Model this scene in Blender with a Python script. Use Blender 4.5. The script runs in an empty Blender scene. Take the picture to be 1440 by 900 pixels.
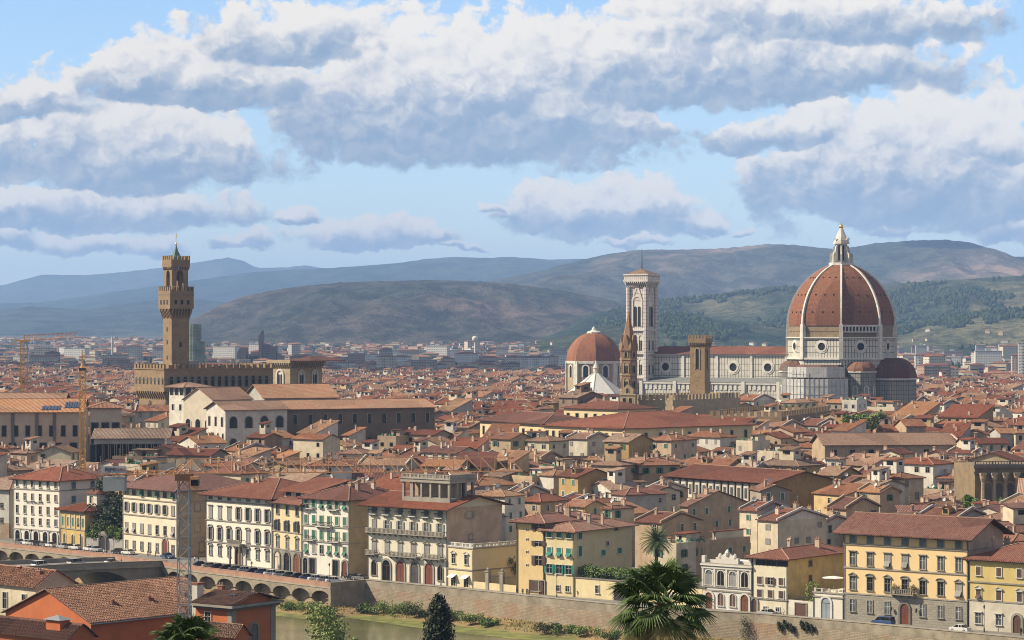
import bpy, math, random
import numpy as np
from mathutils import Vector, Matrix, noise as mnoise
R = math.radians
rnd = random.Random(11)
scene = bpy.context.scene
COL = scene.collection
# ------------------------------------------------------------------ camera
F = 3600.0                     # focal length in pixels of a 1440 px wide picture
HZ = 467.0                     # row of the horizon
EYE = 60.0                     # eye height above the city
cam_d = bpy.data.cameras.new('camera'); cam = bpy.data.objects.new('camera', cam_d); COL.objects.link(cam)
cam.location = (0, 0, EYE); cam.rotation_euler = (R(90), 0, 0)
cam_d.sensor_width = 36; cam_d.lens = 36 * F / 1440; cam_d.shift_y = (HZ - 450) / 1440
cam_d.clip_start = 1; cam_d.clip_end = 90000
scene.camera = cam
def P(px, py, D): return Vector(((px - 720) * D / F, D, EYE - (py - HZ) * D / F))
def ZY(py, D): return EYE - (py - HZ) * D / F
def GD(py, z=0.0): return (EYE - z) * F / (py - HZ)          # distance at which height z shows on row py
def GP(px, py, z=0.0):
    D = GD(py, z); return Vector(((px - 720) * D / F, D, z))
def pxof(v): return 720 + F * v[0] / v[1]
def pyof(v): return HZ + F * (EYE - v[2]) / v[1]
# ------------------------------------------------------------------ exposure, sun, sky
scene.view_settings.view_transform = 'Standard'; scene.view_settings.look = 'None'
scene.view_settings.gamma = 1.0; scene.view_settings.exposure = 0.90; scene.view_settings.use_curve_mapping = False
scene.cycles.max_bounces = 4; scene.cycles.diffuse_bounces = 3; scene.cycles.glossy_bounces = 2
scene.cycles.transparent_max_bounces = 6; scene.cycles.volume_bounces = 0
scene.cycles.use_denoising = True; scene.cycles.filter_width = 1.0
ALB = 0.70
SUN_EL, SUN_AZ = R(40), R(-92)        # azimuth clockwise from the view direction (+Y)
sv = Vector((math.sin(SUN_AZ) * math.cos(SUN_EL), math.cos(SUN_AZ) * math.cos(SUN_EL), math.sin(SUN_EL)))
sl = bpy.data.lights.new('sun', 'SUN'); sl.energy = 5.0; sl.angle = R(0.5); sl.color = (1.0, 0.86, 0.645)
so = bpy.data.objects.new('sun', sl); COL.objects.link(so); so.rotation_euler = sv.to_track_quat('Z', 'Y').to_euler()
world = bpy.data.worlds.new("World"); scene.world = world; world.use_nodes = True
NT = world.node_tree; NT.nodes.clear()
class G:
    """tiny helper to write node graphs"""
    def __init__(s, nt): s.nt = nt
    def n(s, t, **k):
        x = s.nt.nodes.new(t)
        for a, b in k.items(): setattr(x, a, b)
        return x
    def put(s, inp, v):
        if isinstance(v, bpy.types.NodeSocket): s.nt.links.new(v, inp)
        elif v is not None: inp.default_value = v
    def m(s, op, a, b=None, c=None, clamp=False):
        x = s.n('ShaderNodeMath', operation=op, use_clamp=clamp)
        s.put(x.inputs[0], a)
        if b is not None: s.put(x.inputs[1], b)
        if c is not None: s.put(x.inputs[2], c)
        return x.outputs[0]
    def ss(s, v, lo, hi, a=0.0, b=1.0):
        x = s.n('ShaderNodeMapRange', interpolation_type='SMOOTHSTEP')
        for i, q in enumerate((v, lo, hi, a, b)): s.put(x.inputs[i], q)
        return x.outputs[0]
    def mix(s, f, a, b, t='MIX'):
        x = s.n('ShaderNodeMix', data_type='RGBA', blend_type=t)
        s.put(x.inputs[0], f)
        s.put(x.inputs[6], a if not isinstance(a, tuple) else (*a[:3], 1)); s.put(x.inputs[7], b if not isinstance(b, tuple) else (*b[:3], 1))
        return x.outputs[2]
    def noise(s, vec, scale, detail=4, rough=0.55, out=0, dist=0.0):
        x = s.n('ShaderNodeTexNoise'); s.put(x.inputs['Vector'], vec)
        x.inputs['Scale'].default_value = scale; x.inputs['Detail'].default_value = detail
        x.inputs['Roughness'].default_value = rough; x.inputs['Distortion'].default_value = dist
        return x.outputs[out]
    def xyz(s, x, y, z=0.0):
        c = s.n('ShaderNodeCombineXYZ'); s.put(c.inputs[0], x); s.put(c.inputs[1], y); s.put(c.inputs[2], z); return c.outputs[0]
g = G(NT)
sky = g.n('ShaderNodeTexSky', sky_type='NISHITA', sun_disc=False, sun_elevation=SUN_EL, sun_rotation=SUN_AZ, altitude=60,
          air_density=1.0, dust_density=0.2, ozone_density=4.0)
tc = g.n('ShaderNodeTexCoord'); sep = g.n('ShaderNodeSeparateXYZ'); g.put(sep.inputs[0], tc.outputs['Generated'])
# bearing and height of the looked-at bit of sky, in degrees
AZ = g.m('MULTIPLY', g.m('ARCTAN2', sep.outputs[0], sep.outputs[1]), 57.2958)
EL = g.m('MULTIPLY', g.m('ARCSINE', sep.outputs[2]), 57.2958)
# cumulus banks: (bearing, height of base, half width, height above the base, depth below, weight)
CL = [  # written as px, py of the base line, half width px, rise px, weight
 (650, 184, 360, 205, 1.0), (1010, 118, 430, 130, 1.0), (1120, 48, 330, 90, .95), (430, 70, 200, 90, .9), (270, 130, 230, 85, 1.0), 
 (190, 240, 285, 140, 1.0), (40, 160, 150, 60, .9),
 (150, 312, 270, 58, 0.97), (30, 345, 160, 34, 0.8),
 (1300, 285, 310, 195, 1.0), (1100, 200, 120, 60, .9), (1440, 215, 120, 60, .9),
 (850, 318, 190, 78, 1.0), (960, 322, 80, 30, 0.9), (520, 342, 150, 36, 0.95), (420, 312, 36, 18, 0.75), (650, 352, 32, 12, 0.8), (690, 300, 25, 14, 0.8),
 (890, 348, 48, 16, 0.86), (1045, 330, 20, 13, 0.8), (1270, 332, 90, 22, 0.8), (1425, 342, 60, 46, 0.9),
 (910, 182, 60, 42, 0.85), (120, 350, 200, 30, 0.6), (330, 345, 70, 20, 0.66)]
wv = g.xyz(AZ, g.m('MULTIPLY', EL, 1.15), 0.0)
def warp(scale, detail, rough):
    x = g.n('ShaderNodeVectorMath', operation='SUBTRACT'); g.put(x.inputs[0], g.noise(wv, scale, detail, rough, out=1)); x.inputs[1].default_value = (0.5, 0.5, 0.5)
    p = g.n('ShaderNodeSeparateXYZ'); g.put(p.inputs[0], x.outputs[0]); return p.outputs[0], p.outputs[1]
wa, wb = warp(0.40, 3, 0.5); wc, wd_ = warp(1.7, 5, 0.55)
AZw = g.m('ADD', AZ, g.m('ADD', g.m('MULTIPLY', wa, 2.6), g.m('MULTIPLY', wc, 1.1)))
ELw = g.m('ADD', EL, g.m('ADD', g.m('MULTIPLY', wb, 0.9), g.m('MULTIPLY', wd_, 0.55)))
cover = None; shade = None
for px, py, hw, up, wt in CL:
    a0 = math.degrees(math.atan((px - 720) / F)); e0 = math.degrees(math.atan((HZ - py) / F))
    ha = hw / F * 57.3; hu = up / F * 57.3
    dx = g.m('DIVIDE', g.m('SUBTRACT', AZw, a0), ha)
    dy = g.m('DIVIDE', g.m('SUBTRACT', ELw, e0), hu)
    dyn = g.m('MAXIMUM', g.m('MULTIPLY', dy, -3.0), dy)                            # flat base, tall top
    c = g.m('MULTIPLY', g.m('SUBTRACT', 1.0, g.m('ADD', g.m('MULTIPLY', dx, dx), g.m('MULTIPLY', dyn, dyn))), wt)
    if cover is None: cover, shade = c, dy
    else:
        f = g.ss(g.m('SUBTRACT', c, cover), -0.30, 0.30)
        x = g.n('ShaderNodeMix'); g.put(x.inputs[0], f); g.put(x.inputs[2], shade); g.put(x.inputs[3], dy); shade = x.outputs[0]
        cover = g.m('SMOOTH_MAX', cover, c, 0.2)
def billow(vec, scale, detail):
    v = g.n('ShaderNodeTexVoronoi', voronoi_dimensions='2D', feature='SMOOTH_F1'); g.put(v.inputs['Vector'], vec); v.inputs['Scale'].default_value = scale; v.inputs['Detail'].default_value = detail; v.inputs['Roughness'].default_value = 0.55; v.inputs['Smoothness'].default_value = 0.35
    return g.m('SUBTRACT', 0.62, v.outputs['Distance'])
wvw = g.xyz(g.m('ADD', AZ, g.m('MULTIPLY', wc, 0.9)), g.m('ADD', g.m('MULTIPLY', EL, 1.15), g.m('MULTIPLY', wd_, 0.9)), 0.0)
n1 = g.noise(wv, 1.1, 6, 0.55); n2 = g.noise(wv, 6.0, 6, 0.6); bl = billow(wvw, 1.05, 3.0)
dens = g.m('ADD', cover, g.m('ADD', g.m('ADD', g.m('MULTIPLY', g.m('SUBTRACT', n1, 0.5), 1.1), g.m('MULTIPLY', g.m('SUBTRACT', bl, 0.07), 0.60)), g.m('MULTIPLY', g.m('SUBTRACT', n2, 0.5), 0.32)))
base = g.ss(shade, -0.1, 0.35)                                                     # bases are soft, tops are crisp
mask = g.ss(dens, -0.10, g.m('ADD', 0.40, g.m('MULTIPLY', base, -0.20)))
def off(dx, dy):
    v = g.n('ShaderNodeVectorMath', operation='ADD'); g.put(v.inputs[0], wv); v.inputs[1].default_value = (dx, dy, 0.0); return v.outputs[0]
q1, q1b = g.noise(wv, 1.0, 3, 0.5), g.noise(off(-0.20, 0.34), 1.0, 3, 0.5)
wo_ = g.n('ShaderNodeVectorMath', operation='ADD'); g.put(wo_.inputs[0], wvw); wo_.inputs[1].default_value = (-0.12, 0.18, 0.0)
q2, q2b = bl, billow(wo_.outputs[0], 1.05, 3.0)
rel = g.m('ADD', g.m('MULTIPLY', g.m('SUBTRACT', q1, q1b), 1.5), g.m('MULTIPLY', g.m('SUBTRACT', q2, q2b), 0.9))
edge = g.ss(dens, 0.75, 0.1)                                                       # thin rims glow
lit = g.m('ADD', g.m('MULTIPLY', g.ss(shade, -0.05, 0.85), 0.80), g.m('ADD', g.m('MULTIPLY', rel, g.m('ADD', 0.35, g.m('MULTIPLY', base, 0.65))), g.m('MULTIPLY', g.m('MULTIPLY', edge, base), 0.30)))
litc = g.ss(lit, -0.25, 0.92)
dark = g.mix(g.ss(shade, 0.0, 0.6), (0.15, 0.21, 0.30), (0.355, 0.36, 0.395))
ccol = g.mix(litc, dark, (0.56, 0.52, 0.465))
skyc = g.n('ShaderNodeMix', data_type='RGBA', blend_type='MULTIPLY'); skyc.inputs[0].default_value = 1
g.put(skyc.inputs[6], sky.outputs[0]); skyc.inputs[7].default_value = (0.088, 0.089, 0.096, 1)
fin = g.mix(g.m('MULTIPLY', mask, g.ss(EL, 0.2, 2.0, 0.75, 0.97)), skyc.outputs[2], ccol)
# scattered bright cumulus added over the unseen sky as fill light
rest = g.m('MULTIPLY', g.m('MAXIMUM', g.ss(EL, 9.0, 14.0), g.ss(g.m('ABSOLUTE', AZ), 14.0, 19.0)), g.ss(EL, 0.5, 5.0))
rn = g.noise(tc.outputs['Generated'], 2.6, 6, 0.6)
fin = g.mix(g.m('MULTIPLY', rest, g.ss(rn, 0.44, 0.56)), fin, (0.40, 0.37, 0.335))
bg = g.n('ShaderNodeBackground'); g.put(bg.inputs[0], fin); bg.inputs[1].default_value = 1.0
wo = g.n('ShaderNodeOutputWorld'); NT.links.new(bg.outputs[0], wo.inputs[0])
# ------------------------------------------------------------------ materials
MATS = {}
def mat(name, col, rough=0.85, vary=0.12, scale=0.35, bump=0.0, bscale=3.0, orand=0.10, metal=0.0, col2=None, streak=0.0, spec=0.3):
    if name in MATS: return MATS[name]
    if metal < .5: col = tuple(x * ALB for x in col); col2 = col2 and tuple(x * ALB for x in col2)
    m = bpy.data.materials.new(name); m.use_nodes = True; MATS[name] = m
    g = G(m.node_tree); b = m.node_tree.nodes['Principled BSDF']
    b.inputs['Roughness'].default_value = rough; b.inputs['Metallic'].default_value = metal
    b.inputs['Specular IOR Level'].default_value = spec
    ge = g.n('ShaderNodeNewGeometry').outputs['Position']
    c2 = col2 or tuple(x * (1 - 2.2 * vary) for x in col)
    n = g.noise(ge, scale, 6, 0.65)
    c = g.mix(g.ss(n, 0.3, 0.72), c2, col)
    if streak:
        mp = g.n('ShaderNodeMapping'); g.put(mp.inputs[0], ge); mp.inputs[3].default_value = (1.3, 1.3, 0.07)
        s = g.noise(mp.outputs[0], 1.0, 5, 0.7)
        c = g.mix(g.m('MULTIPLY', g.ss(s, 0.52, 0.75), streak), c, tuple(x * 0.45 for x in col))
    if orand:
        oi = g.n('ShaderNodeObjectInfo').outputs['Random']
        hs = g.n('ShaderNodeHueSaturation'); g.put(hs.inputs['Color'], c)
        g.put(hs.inputs['Value'], g.m('ADD', g.m('MULTIPLY', oi, 2 * orand), 1 - orand))
        g.put(hs.inputs['Hue'], g.m('ADD', g.m('MULTIPLY', g.m('FRACT', g.m('MULTIPLY', oi, 7.3)), 0.02), 0.49))
        c = hs.outputs[0]
    g.put(b.inputs['Base Color'], c)
    if bump:
        bp = g.n('ShaderNodeBump'); bp.inputs['Strength'].default_value = bump; bp.inputs['Distance'].default_value = 0.1
        g.put(bp.inputs['Height'], g.noise(ge, bscale, 5, 0.6)); g.put(b.inputs['Normal'], bp.outputs[0])
    return m
def uvsep(g):
    u = g.n('ShaderNodeUVMap'); s = g.n('ShaderNodeSeparateXYZ'); g.put(s.inputs[0], u.outputs[0]); return u.outputs[0], s.outputs[0], s.outputs[1]
def tile(name, ca, cb, cc, pitch=0.42):
    """clay pantiles: columns down the slope, every tile its own tint, lichen patches"""
    if name in MATS: return MATS[name]
    ca, cb, cc = (tuple(x * ALB for x in q) for q in (ca, cb, cc))
    m = bpy.data.materials.new(name); m.use_nodes = True; MATS[name] = m
    g = G(m.node_tree); b = m.node_tree.nodes['Principled BSDF']; b.inputs['Roughness'].default_value = 0.9; b.inputs['Specular IOR Level'].default_value = 0.15
    uv, u, v = uvsep(g)
    iu = g.m('FLOOR', g.m('DIVIDE', u, pitch)); iv = g.m('FLOOR', g.m('DIVIDE', v, pitch * 1.5))
    wn = g.n('ShaderNodeTexWhiteNoise', noise_dimensions='2D'); g.put(wn.inputs['Vector'], g.xyz(iu, iv))
    ge = g.n('ShaderNodeNewGeometry').outputs['Position']
    n = g.noise(ge, 0.22, 6, 0.65); n2 = g.noise(ge, 1.1, 4, 0.6)
    c = g.mix(wn.outputs['Value'], ca, cb)
    c = g.mix(g.m('MULTIPLY', g.ss(n, 0.45, 0.7), 0.75), c, cc)
    c = g.mix(g.m('MULTIPLY', g.ss(n2, 0.55, 0.75), 0.5), c, tuple(x * 0.55 for x in ca))
    oi = g.n('ShaderNodeObjectInfo').outputs['Random']
    vo = g.n('ShaderNodeTexVoronoi', voronoi_dimensions='2D'); g.put(vo.inputs['Vector'], ge); vo.inputs['Scale'].default_value = 0.075
    vs = g.n('ShaderNodeSeparateColor'); g.put(vs.inputs[0], vo.outputs['Color'])
    hs = g.n('ShaderNodeHueSaturation'); g.put(hs.inputs['Color'], c)
    g.put(hs.inputs['Value'], g.m('ADD', g.m('ADD', g.m('MULTIPLY', oi, 0.40), 0.68), g.m('MULTIPLY', vs.outputs[0], 0.42)))
    g.put(hs.inputs['Saturation'], g.m('ADD', g.m('MULTIPLY', g.m('FRACT', g.m('MULTIPLY', oi, 9.1)), 0.35), 0.78))
    g.put(b.inputs['Base Color'], hs.outputs[0])
    w = g.m('ABSOLUTE', g.m('SINE', g.m('MULTIPLY', u, math.pi / pitch)))
    st = g.m('MULTIPLY', g.m('FRACT', g.m('DIVIDE', v, pitch * 1.5)), -0.35)
    bp = g.n('ShaderNodeBump'); bp.inputs['Strength'].default_value = 0.9 if pitch < .6 else .25; bp.inputs['Distance'].default_value = 0.11
    g.put(bp.inputs['Height'], g.m('ADD', w, st)); g.put(b.inputs['Normal'], bp.outputs[0])
    return m
def blockwork(name, ca, cb, mortar, bw=1.0, bh=0.45, ms=0.03, off=0.5, vary=0.5, bump=0.4, stain=(0.5, 0.35, 0.2), stainf=0.0, squash=1.0):
    """coursed stone or panelled marble laid out in metres over each face"""
    if name in MATS: return MATS[name]
    ca, cb, mortar, stain = (tuple(x * ALB for x in q) for q in (ca, cb, mortar, stain))
    m = bpy.data.materials.new(name); m.use_nodes = True; MATS[name] = m
    g = G(m.node_tree); b = m.node_tree.nodes['Principled BSDF']; b.inputs['Roughness'].default_value = 0.85; b.inputs['Specular IOR Level'].default_value = 0.2
    uv, u, v = uvsep(g)
    br = g.n('ShaderNodeTexBrick', offset=off); g.put(br.inputs['Vector'], uv)
    br.inputs['Color1'].default_value = (*ca, 1); br.inputs['Color2'].default_value = (*cb, 1); br.inputs['Mortar'].default_value = (*mortar, 1)
    br.inputs['Scale'].default_value = 1; br.inputs['Mortar Size'].default_value = ms; br.inputs['Brick Width'].default_value = bw; br.inputs['Row Height'].default_value = bh
    ge = g.n('ShaderNodeNewGeometry').outputs['Position']
    n = g.noise(ge, 0.35, 6, 0.7)
    c = g.mix(g.m('MULTIPLY', g.ss(n, 0.3, 0.7), vary), br.outputs[0], g.mix(1.0, br.outputs[0], (0.62, 0.60, 0.58), 'MULTIPLY'))
    if stainf:
        n3 = g.noise(ge, 0.16, 5, 0.65); c = g.mix(g.m('MULTIPLY', g.ss(n3, 0.5, 0.62), stainf), c, stain)
    g.put(b.inputs['Base Color'], c)
    bp = g.n('ShaderNodeBump'); bp.inputs['Strength'].default_value = bump; bp.inputs['Distance'].default_value = 0.08
    g.put(bp.inputs['Height'], g.m('ADD', g.m('SUBTRACT', 1.0, br.outputs['Fac']), g.noise(ge, 2.5, 4, 0.6))); g.put(b.inputs['Normal'], bp.outputs[0])
    return m
GL = mat('glass_dark', (0.018, 0.02, 0.023), rough=0.25, vary=0.2, scale=0.7, orand=0.3, spec=0.3)
GLL = mat('glass_pale', (0.13, 0.145, 0.155), rough=0.2, vary=0.2, scale=0.7, orand=0.3, spec=0.5)
DARK = mat('dark_void', (0.02, 0.018, 0.016), orand=0, vary=0.1)
STONE = mat('pietra_grey', (0.36, 0.33, 0.28), bump=0.2, vary=0.14)
STONED = mat('pietra_dark', (0.22, 0.20, 0.17), bump=0.2, vary=0.14)
STW = mat('stone_white', (0.66, 0.63, 0.57), vary=0.1)
WOODB = mat('wood_brown', (0.13, 0.07, 0.045), vary=0.1)
DOOR = mat('door_red', (0.20, 0.065, 0.035), vary=0.1)
SGRN = mat('shutter_green', (0.07, 0.20, 0.13), vary=0.1, orand=0.2)
STEAL = mat('shutter_teal', (0.04, 0.25, 0.19), vary=0.1, orand=0.12)
SGRY = mat('shutter_grey', (0.30, 0.30, 0.29), vary=0.08, orand=0.15)
SBRN = mat('shutter_brown', (0.12, 0.075, 0.06), vary=0.1, orand=0.2)
SBLU = mat('shutter_blue', (0.16, 0.21, 0.25), vary=0.1)
CHIM = mat('chimney_plaster', (0.58, 0.44, 0.33), vary=0.15, orand=0.3)
BRICK = mat('brick_red', (0.33, 0.12, 0.075), vary=0.15, orand=0.15, bump=0.3, bscale=6)
METAL = mat('metal_grey', (0.30, 0.31, 0.32), rough=0.5, metal=0.3, vary=0.05)
IRON = mat('iron_dark', (0.05, 0.05, 0.055), rough=0.6, vary=0.05)
WHITE = mat('paint_white', (0.78, 0.77, 0.74), vary=0.04)
T1 = tile('roof_tile_brown', (0.135, 0.050, 0.034), (0.21, 0.085, 0.054), (0.18, 0.092, 0.06))
T2 = tile('roof_tile_red', (0.185, 0.081, 0.049), (0.275, 0.138, 0.085), (0.26, 0.162, 0.108))
T3 = tile('roof_tile_orange', (0.275, 0.135, 0.075), (0.36, 0.205, 0.12), (0.32, 0.21, 0.135))
T4 = tile('roof_tile_old', (0.195, 0.11, 0.07), (0.31, 0.195, 0.125), (0.30, 0.22, 0.15))
T5 = tile('roof_tile_dark', (0.11, 0.045, 0.034), (0.17, 0.068, 0.046), (0.15, 0.075, 0.055))
TD = tile('dome_tile', (0.195, 0.084, 0.05), (0.26, 0.118, 0.072), (0.18, 0.09, 0.06), pitch=0.8)
RIDGE = mat('ridge_tile', (0.45, 0.27, 0.19), vary=0.15)
PL = {}
def plaster(key):
    if key not in PL:
        PL[key] = mat('plaster_' + key, PLC[key], vary=0.13, scale=0.35, streak=0.50, bump=0.12, bscale=2.0, orand=0.07)
    return PL[key]
PLC = dict(cream=(0.70, 0.62, 0.45), white=(0.76, 0.72, 0.63), ochre=(0.47, 0.32, 0.14), yellow=(0.66, 0.50, 0.25), olive=(0.60, 0.46, 0.17), pink=(0.62, 0.46, 0.34), tan=(0.52, 0.40, 0.26),
           grey=(0.50, 0.48, 0.44), pale=(0.66, 0.60, 0.49), orange=(0.66, 0.30, 0.10), brown=(0.33, 0.24, 0.16), stone=(0.36, 0.31, 0.24), terracotta=(0.62, 0.17, 0.06))
# ------------------------------------------------------------------ mesh builder
def rot2(x, y, a): c, s = math.cos(a), math.sin(a); return x * c - y * s, x * s + y * c
class MB:
    def __init__(s): s.v = []; s.f = []; s.mi = []; s.mats = []; s.M = None; s.sm = False; s.smf = []
    def at(s, x=0, y=0, z=0, a=0.0): s.M = (x, y, z, math.cos(a), math.sin(a)); return s
    def V(s, p):
        if s.M:
            x, y, z, c, n = s.M; p = (x + p[0] * c - p[1] * n, y + p[0] * n + p[1] * c, z + p[2])
        s.v.append((p[0], p[1], p[2])); return len(s.v) - 1
    def mat(s, m):
        for i, k in enumerate(s.mats):
            if k is m: return i
        s.mats.append(m); return len(s.mats) - 1
    def poly(s, pts, m):
        s.f.append([s.V(p) for p in pts]); s.mi.append(s.mat(m)); s.smf.append(s.sm)
    def faces(s, vs, fs, m):
        o = len(s.v)
        for p in vs: s.V(p)
        k = s.mat(m)
        for f in fs: s.f.append([o + i for i in f]); s.mi.append(k); s.smf.append(s.sm)
    def box(s, x0, x1, y0, y1, z0, z1, m, bottom=True):
        v = [(x0, y0, z0), (x1, y0, z0), (x1, y1, z0), (x0, y1, z0), (x0, y0, z1), (x1, y0, z1), (x1, y1, z1), (x0, y1, z1)]
        f = [(0, 1, 5, 4), (1, 2, 6, 5), (2, 3, 7, 6), (3, 0, 4, 7), (4, 5, 6, 7)]
        if bottom: f.append((3, 2, 1, 0))
        s.faces(v, f, m); return s
    def cbox(s, cx, cy, z0, w, d, h, m): return s.box(cx - w / 2, cx + w / 2, cy - d / 2, cy + d / 2, z0, z0 + h, m)
    def prism(s, poly, z0, z1, m, cap=True, bottom=False):     # poly counter-clockwise in plan
        n = len(poly); v = [(x, y, z0) for x, y in poly] + [(x, y, z1) for x, y in poly]
        f = [(i, (i + 1) % n, n + (i + 1) % n, n + i) for i in range(n)]
        if cap: f.append(tuple(range(n, 2 * n)))
        if bottom: f.append(tuple(range(n - 1, -1, -1)))
        s.faces(v, f, m); return s
    def xz(s, poly, y0, y1, m, front=True):                     # outline in x,z (counter-clockwise seen from -y), given thickness
        n = len(poly); v = [(x, y0, z) for x, z in poly] + [(x, y1, z) for x, z in poly]
        f = [(i, n + i, n + (i + 1) % n, (i + 1) % n) for i in range(n)]
        f.append(tuple(range(n))); f.append(tuple(range(2 * n - 1, n - 1, -1)))
        s.faces(v, f, m); return s
    def tube(s, p, q, r, m, n=5, r2=None):
        p = Vector(p); q = Vector(q); d = (q - p)
        if d.length < 1e-6: return s
        d.normalize(); a = d.orthogonal().normalized(); b = d.cross(a); r2 = r if r2 is None else r2
        v = []
        for c, rr in ((p, r), (q, r2)):
            for i in range(n):
                t = 2 * math.pi * i / n; w = c + (a * math.cos(t) + b * math.sin(t)) * rr; v.append(tuple(w))
        f = [(i, (i + 1) % n, n + (i + 1) % n, n + i) for i in range(n)] + [tuple(range(n - 1, -1, -1)), tuple(range(n, 2 * n))]
        s.faces(v, f, m); return s
    def lathe(s, prof, m, n=16, cx=0, cy=0, ph=0.0, a0=0.0, a1=None, cap=True):    # prof: (r, z) from bottom to top
        full = a1 is None; A = 2 * math.pi if full else a1 - a0; k = n if full else n + 1
        v = []
        for r, z in prof:
            for i in range(k):
                t = a0 + ph + A * i / n; v.append((cx + r * math.cos(t), cy + r * math.sin(t), z))
        f = []
        for j in range(len(prof) - 1):
            for i in range(n):
                i2 = (i + 1) % k if full else i + 1
                if prof[j + 1][0] < 1e-6: f.append((j * k + i, j * k + i2, (j + 1) * k))
                else: f.append((j * k + i, j * k + i2, (j + 1) * k + i2, (j + 1) * k + i))
        if cap and full and prof[-1][0] > 1e-6: f.append(tuple((len(prof) - 1) * k + i for i in range(k)))
        s.faces(v, f, m); return s
    def mesh(s, name):
        me = bpy.data.meshes.new(name); me.from_pydata(s.v, [], s.f)
        for m in s.mats: me.materials.append(m)
        me.polygons.foreach_set('material_index', s.mi)
        if any(s.smf): me.polygons.foreach_set('use_smooth', s.smf)
        add_uv(me); me.update(); return me
    def build(s, name, parent=None, loc=None, rz=0.0):
        return link(name, s.mesh(name), parent, loc, rz)
def add_uv(me):
    nl = len(me.loops); npoly = len(me.polygons)
    if not nl: return
    co = np.empty(len(me.vertices) * 3); me.vertices.foreach_get('co', co); co = co.reshape(-1, 3)
    li = np.empty(nl, int); me.loops.foreach_get('vertex_index', li)
    nr = np.empty(npoly * 3); me.polygons.foreach_get('normal', nr); nr = nr.reshape(-1, 3)
    tot = np.empty(npoly, int); me.polygons.foreach_get('loop_total', tot)
    pn = np.repeat(nr, tot, axis=0)
    t = np.stack([-pn[:, 1], pn[:, 0], np.zeros(nl)], 1); L = np.linalg.norm(t, axis=1); flat = L < 0.02
    t[flat] = (1, 0, 0); L[flat] = 1; t /= L[:, None]
    b = np.cross(pn, t); p = co[li]
    uv = np.stack([(p * t).sum(1), (p * b).sum(1)], 1)
    l = me.uv_layers.new(name='UVMap'); l.data.foreach_set('uv', uv.astype(np.float32).ravel())
def link(name, me, parent=None, loc=None, rz=0.0):
    o = bpy.data.objects.new(name, me); COL.objects.link(o)
    if parent is not None: o.parent = parent
    if loc is not None: o.location = loc
    if rz: o.rotation_euler = (0, 0, rz)
    return o
def tag(o, label, cat, group=None, kind=None):
    o['label'] = label; o['category'] = cat
    if group: o['group'] = group
    if kind: o['kind'] = kind
    return o
def thing(name, label, cat, loc=(0, 0, 0), rz=0.0, group=None):
    o = bpy.data.objects.new(name, None); COL.objects.link(o); o.location = loc; o.rotation_euler = (0, 0, rz); o.empty_display_size = 0.5
    return tag(o, label, cat, group)
def struct(o, label=None):
    o['kind'] = 'structure'
    if label: o['label'] = label; o['category'] = o.name.split('.')[0].replace('_', ' ')
    return o
CACHE = {}
def cached(key, fn):
    if key not in CACHE: CACHE[key] = fn()
    return CACHE[key]
# ------------------------------------------------------------------ windows (wall plane y = 0, outwards is -y, origin at the middle of the opening's foot)
def arc(w, z, n=8, rise=None):
    r = w / 2; rise = r if rise is None else rise
    return [(r * math.cos(math.pi * i / n), z + rise * math.sin(math.pi * i / n)) for i in range(n + 1)]
def win_mesh(w, h, kind, fm, gm):
    b = MB()
    if kind == 'arch':
        hs = h - w / 2
        b.xz([(-w / 2, 0), (w / 2, 0)] + arc(w, hs), -0.03, 0.05, gm)
        o = [(-w / 2 - 0.22, 0), (-w / 2, 0)]
        pts_in = arc(w, hs); pts_out = arc(w + 0.44, hs)
        for i in range(8): b.xz([pts_in[i], pts_out[i], pts_out[i + 1], pts_in[i + 1]], -0.16, 0.0, fm)
        for s in (-1, 1):
            x0, x1 = sorted((s * w / 2, s * (w / 2 + 0.22))); b.box(x0, x1, -0.16, 0, 0, hs, fm)
        b.box(-0.03, 0.03, -0.06, -0.03, 0, h - 0.05, fm)
    else:
        b.box(-w / 2, w / 2, -0.03, 0.05, 0, h, gm)
        t = 0.16 if kind != 'slim' else 0.10
        b.box(-w / 2 - t, -w / 2, -0.15, 0, 0, h + t, fm); b.box(w / 2, w / 2 + t, -0.15, 0, 0, h + t, fm); b.box(-w / 2, w / 2, -0.15, 0, h, h + t, fm)
        b.box(-0.03, 0.03, -0.06, -0.03, 0, h, WHITE if gm is GLL else fm); b.box(-w / 2, w / 2, -0.06, -0.03, h * 0.62, h * 0.62 + 0.05, WHITE if gm is GLL else fm)
    return b.mesh('window')
def shutter_mesh(w, h, mode, m):
    b = MB(); k = w / 2
    if mode == 'open':
        b.box(0, k, -0.20, -0.155, 0.02, h - 0.02, m)
        for i in range(1, 5): b.box(0.05, k - 0.05, -0.215, -0.20, h * i / 5 - 0.04, h * i / 5 + 0.02, m)
    elif mode == 'closed':
        b.box(0.01, k - 0.01, -0.10, -0.04, 0.02, h - 0.02, m)
        for i in range(1, 7): b.box(0.06, k - 0.06, -0.115, -0.10, h * i / 7 - 0.03, h * i / 7 + 0.02, m)
    elif mode == 'ajar':
        v = MB().at(0, -0.12, 0, R(-60)); v.box(0, k, -0.05, 0, 0.02, h - 0.02, m); b = v
    elif mode == 'awning':          # closed leaf, its lower half pushed out at the bottom
        b.box(0.01, k - 0.01, -0.10, -0.04, h * 0.48, h - 0.02, m)
        b.faces([(0.01, -0.08, h * 0.48), (k - 0.01, -0.08, h * 0.48), (k - 0.01, -0.72, 0.12), (0.01, -0.72, 0.12), (0.01, -0.04, h * 0.46), (k - 0.01, -0.04, h * 0.46), (k - 0.01, -0.69, 0.08), (0.01, -0.69, 0.08)],
                [(3, 2, 1, 0), (4, 5, 6, 7), (0, 4, 7, 3), (2, 6, 5, 1), (3, 7, 6, 2)], m)
    return b.mesh('shutter')
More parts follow.
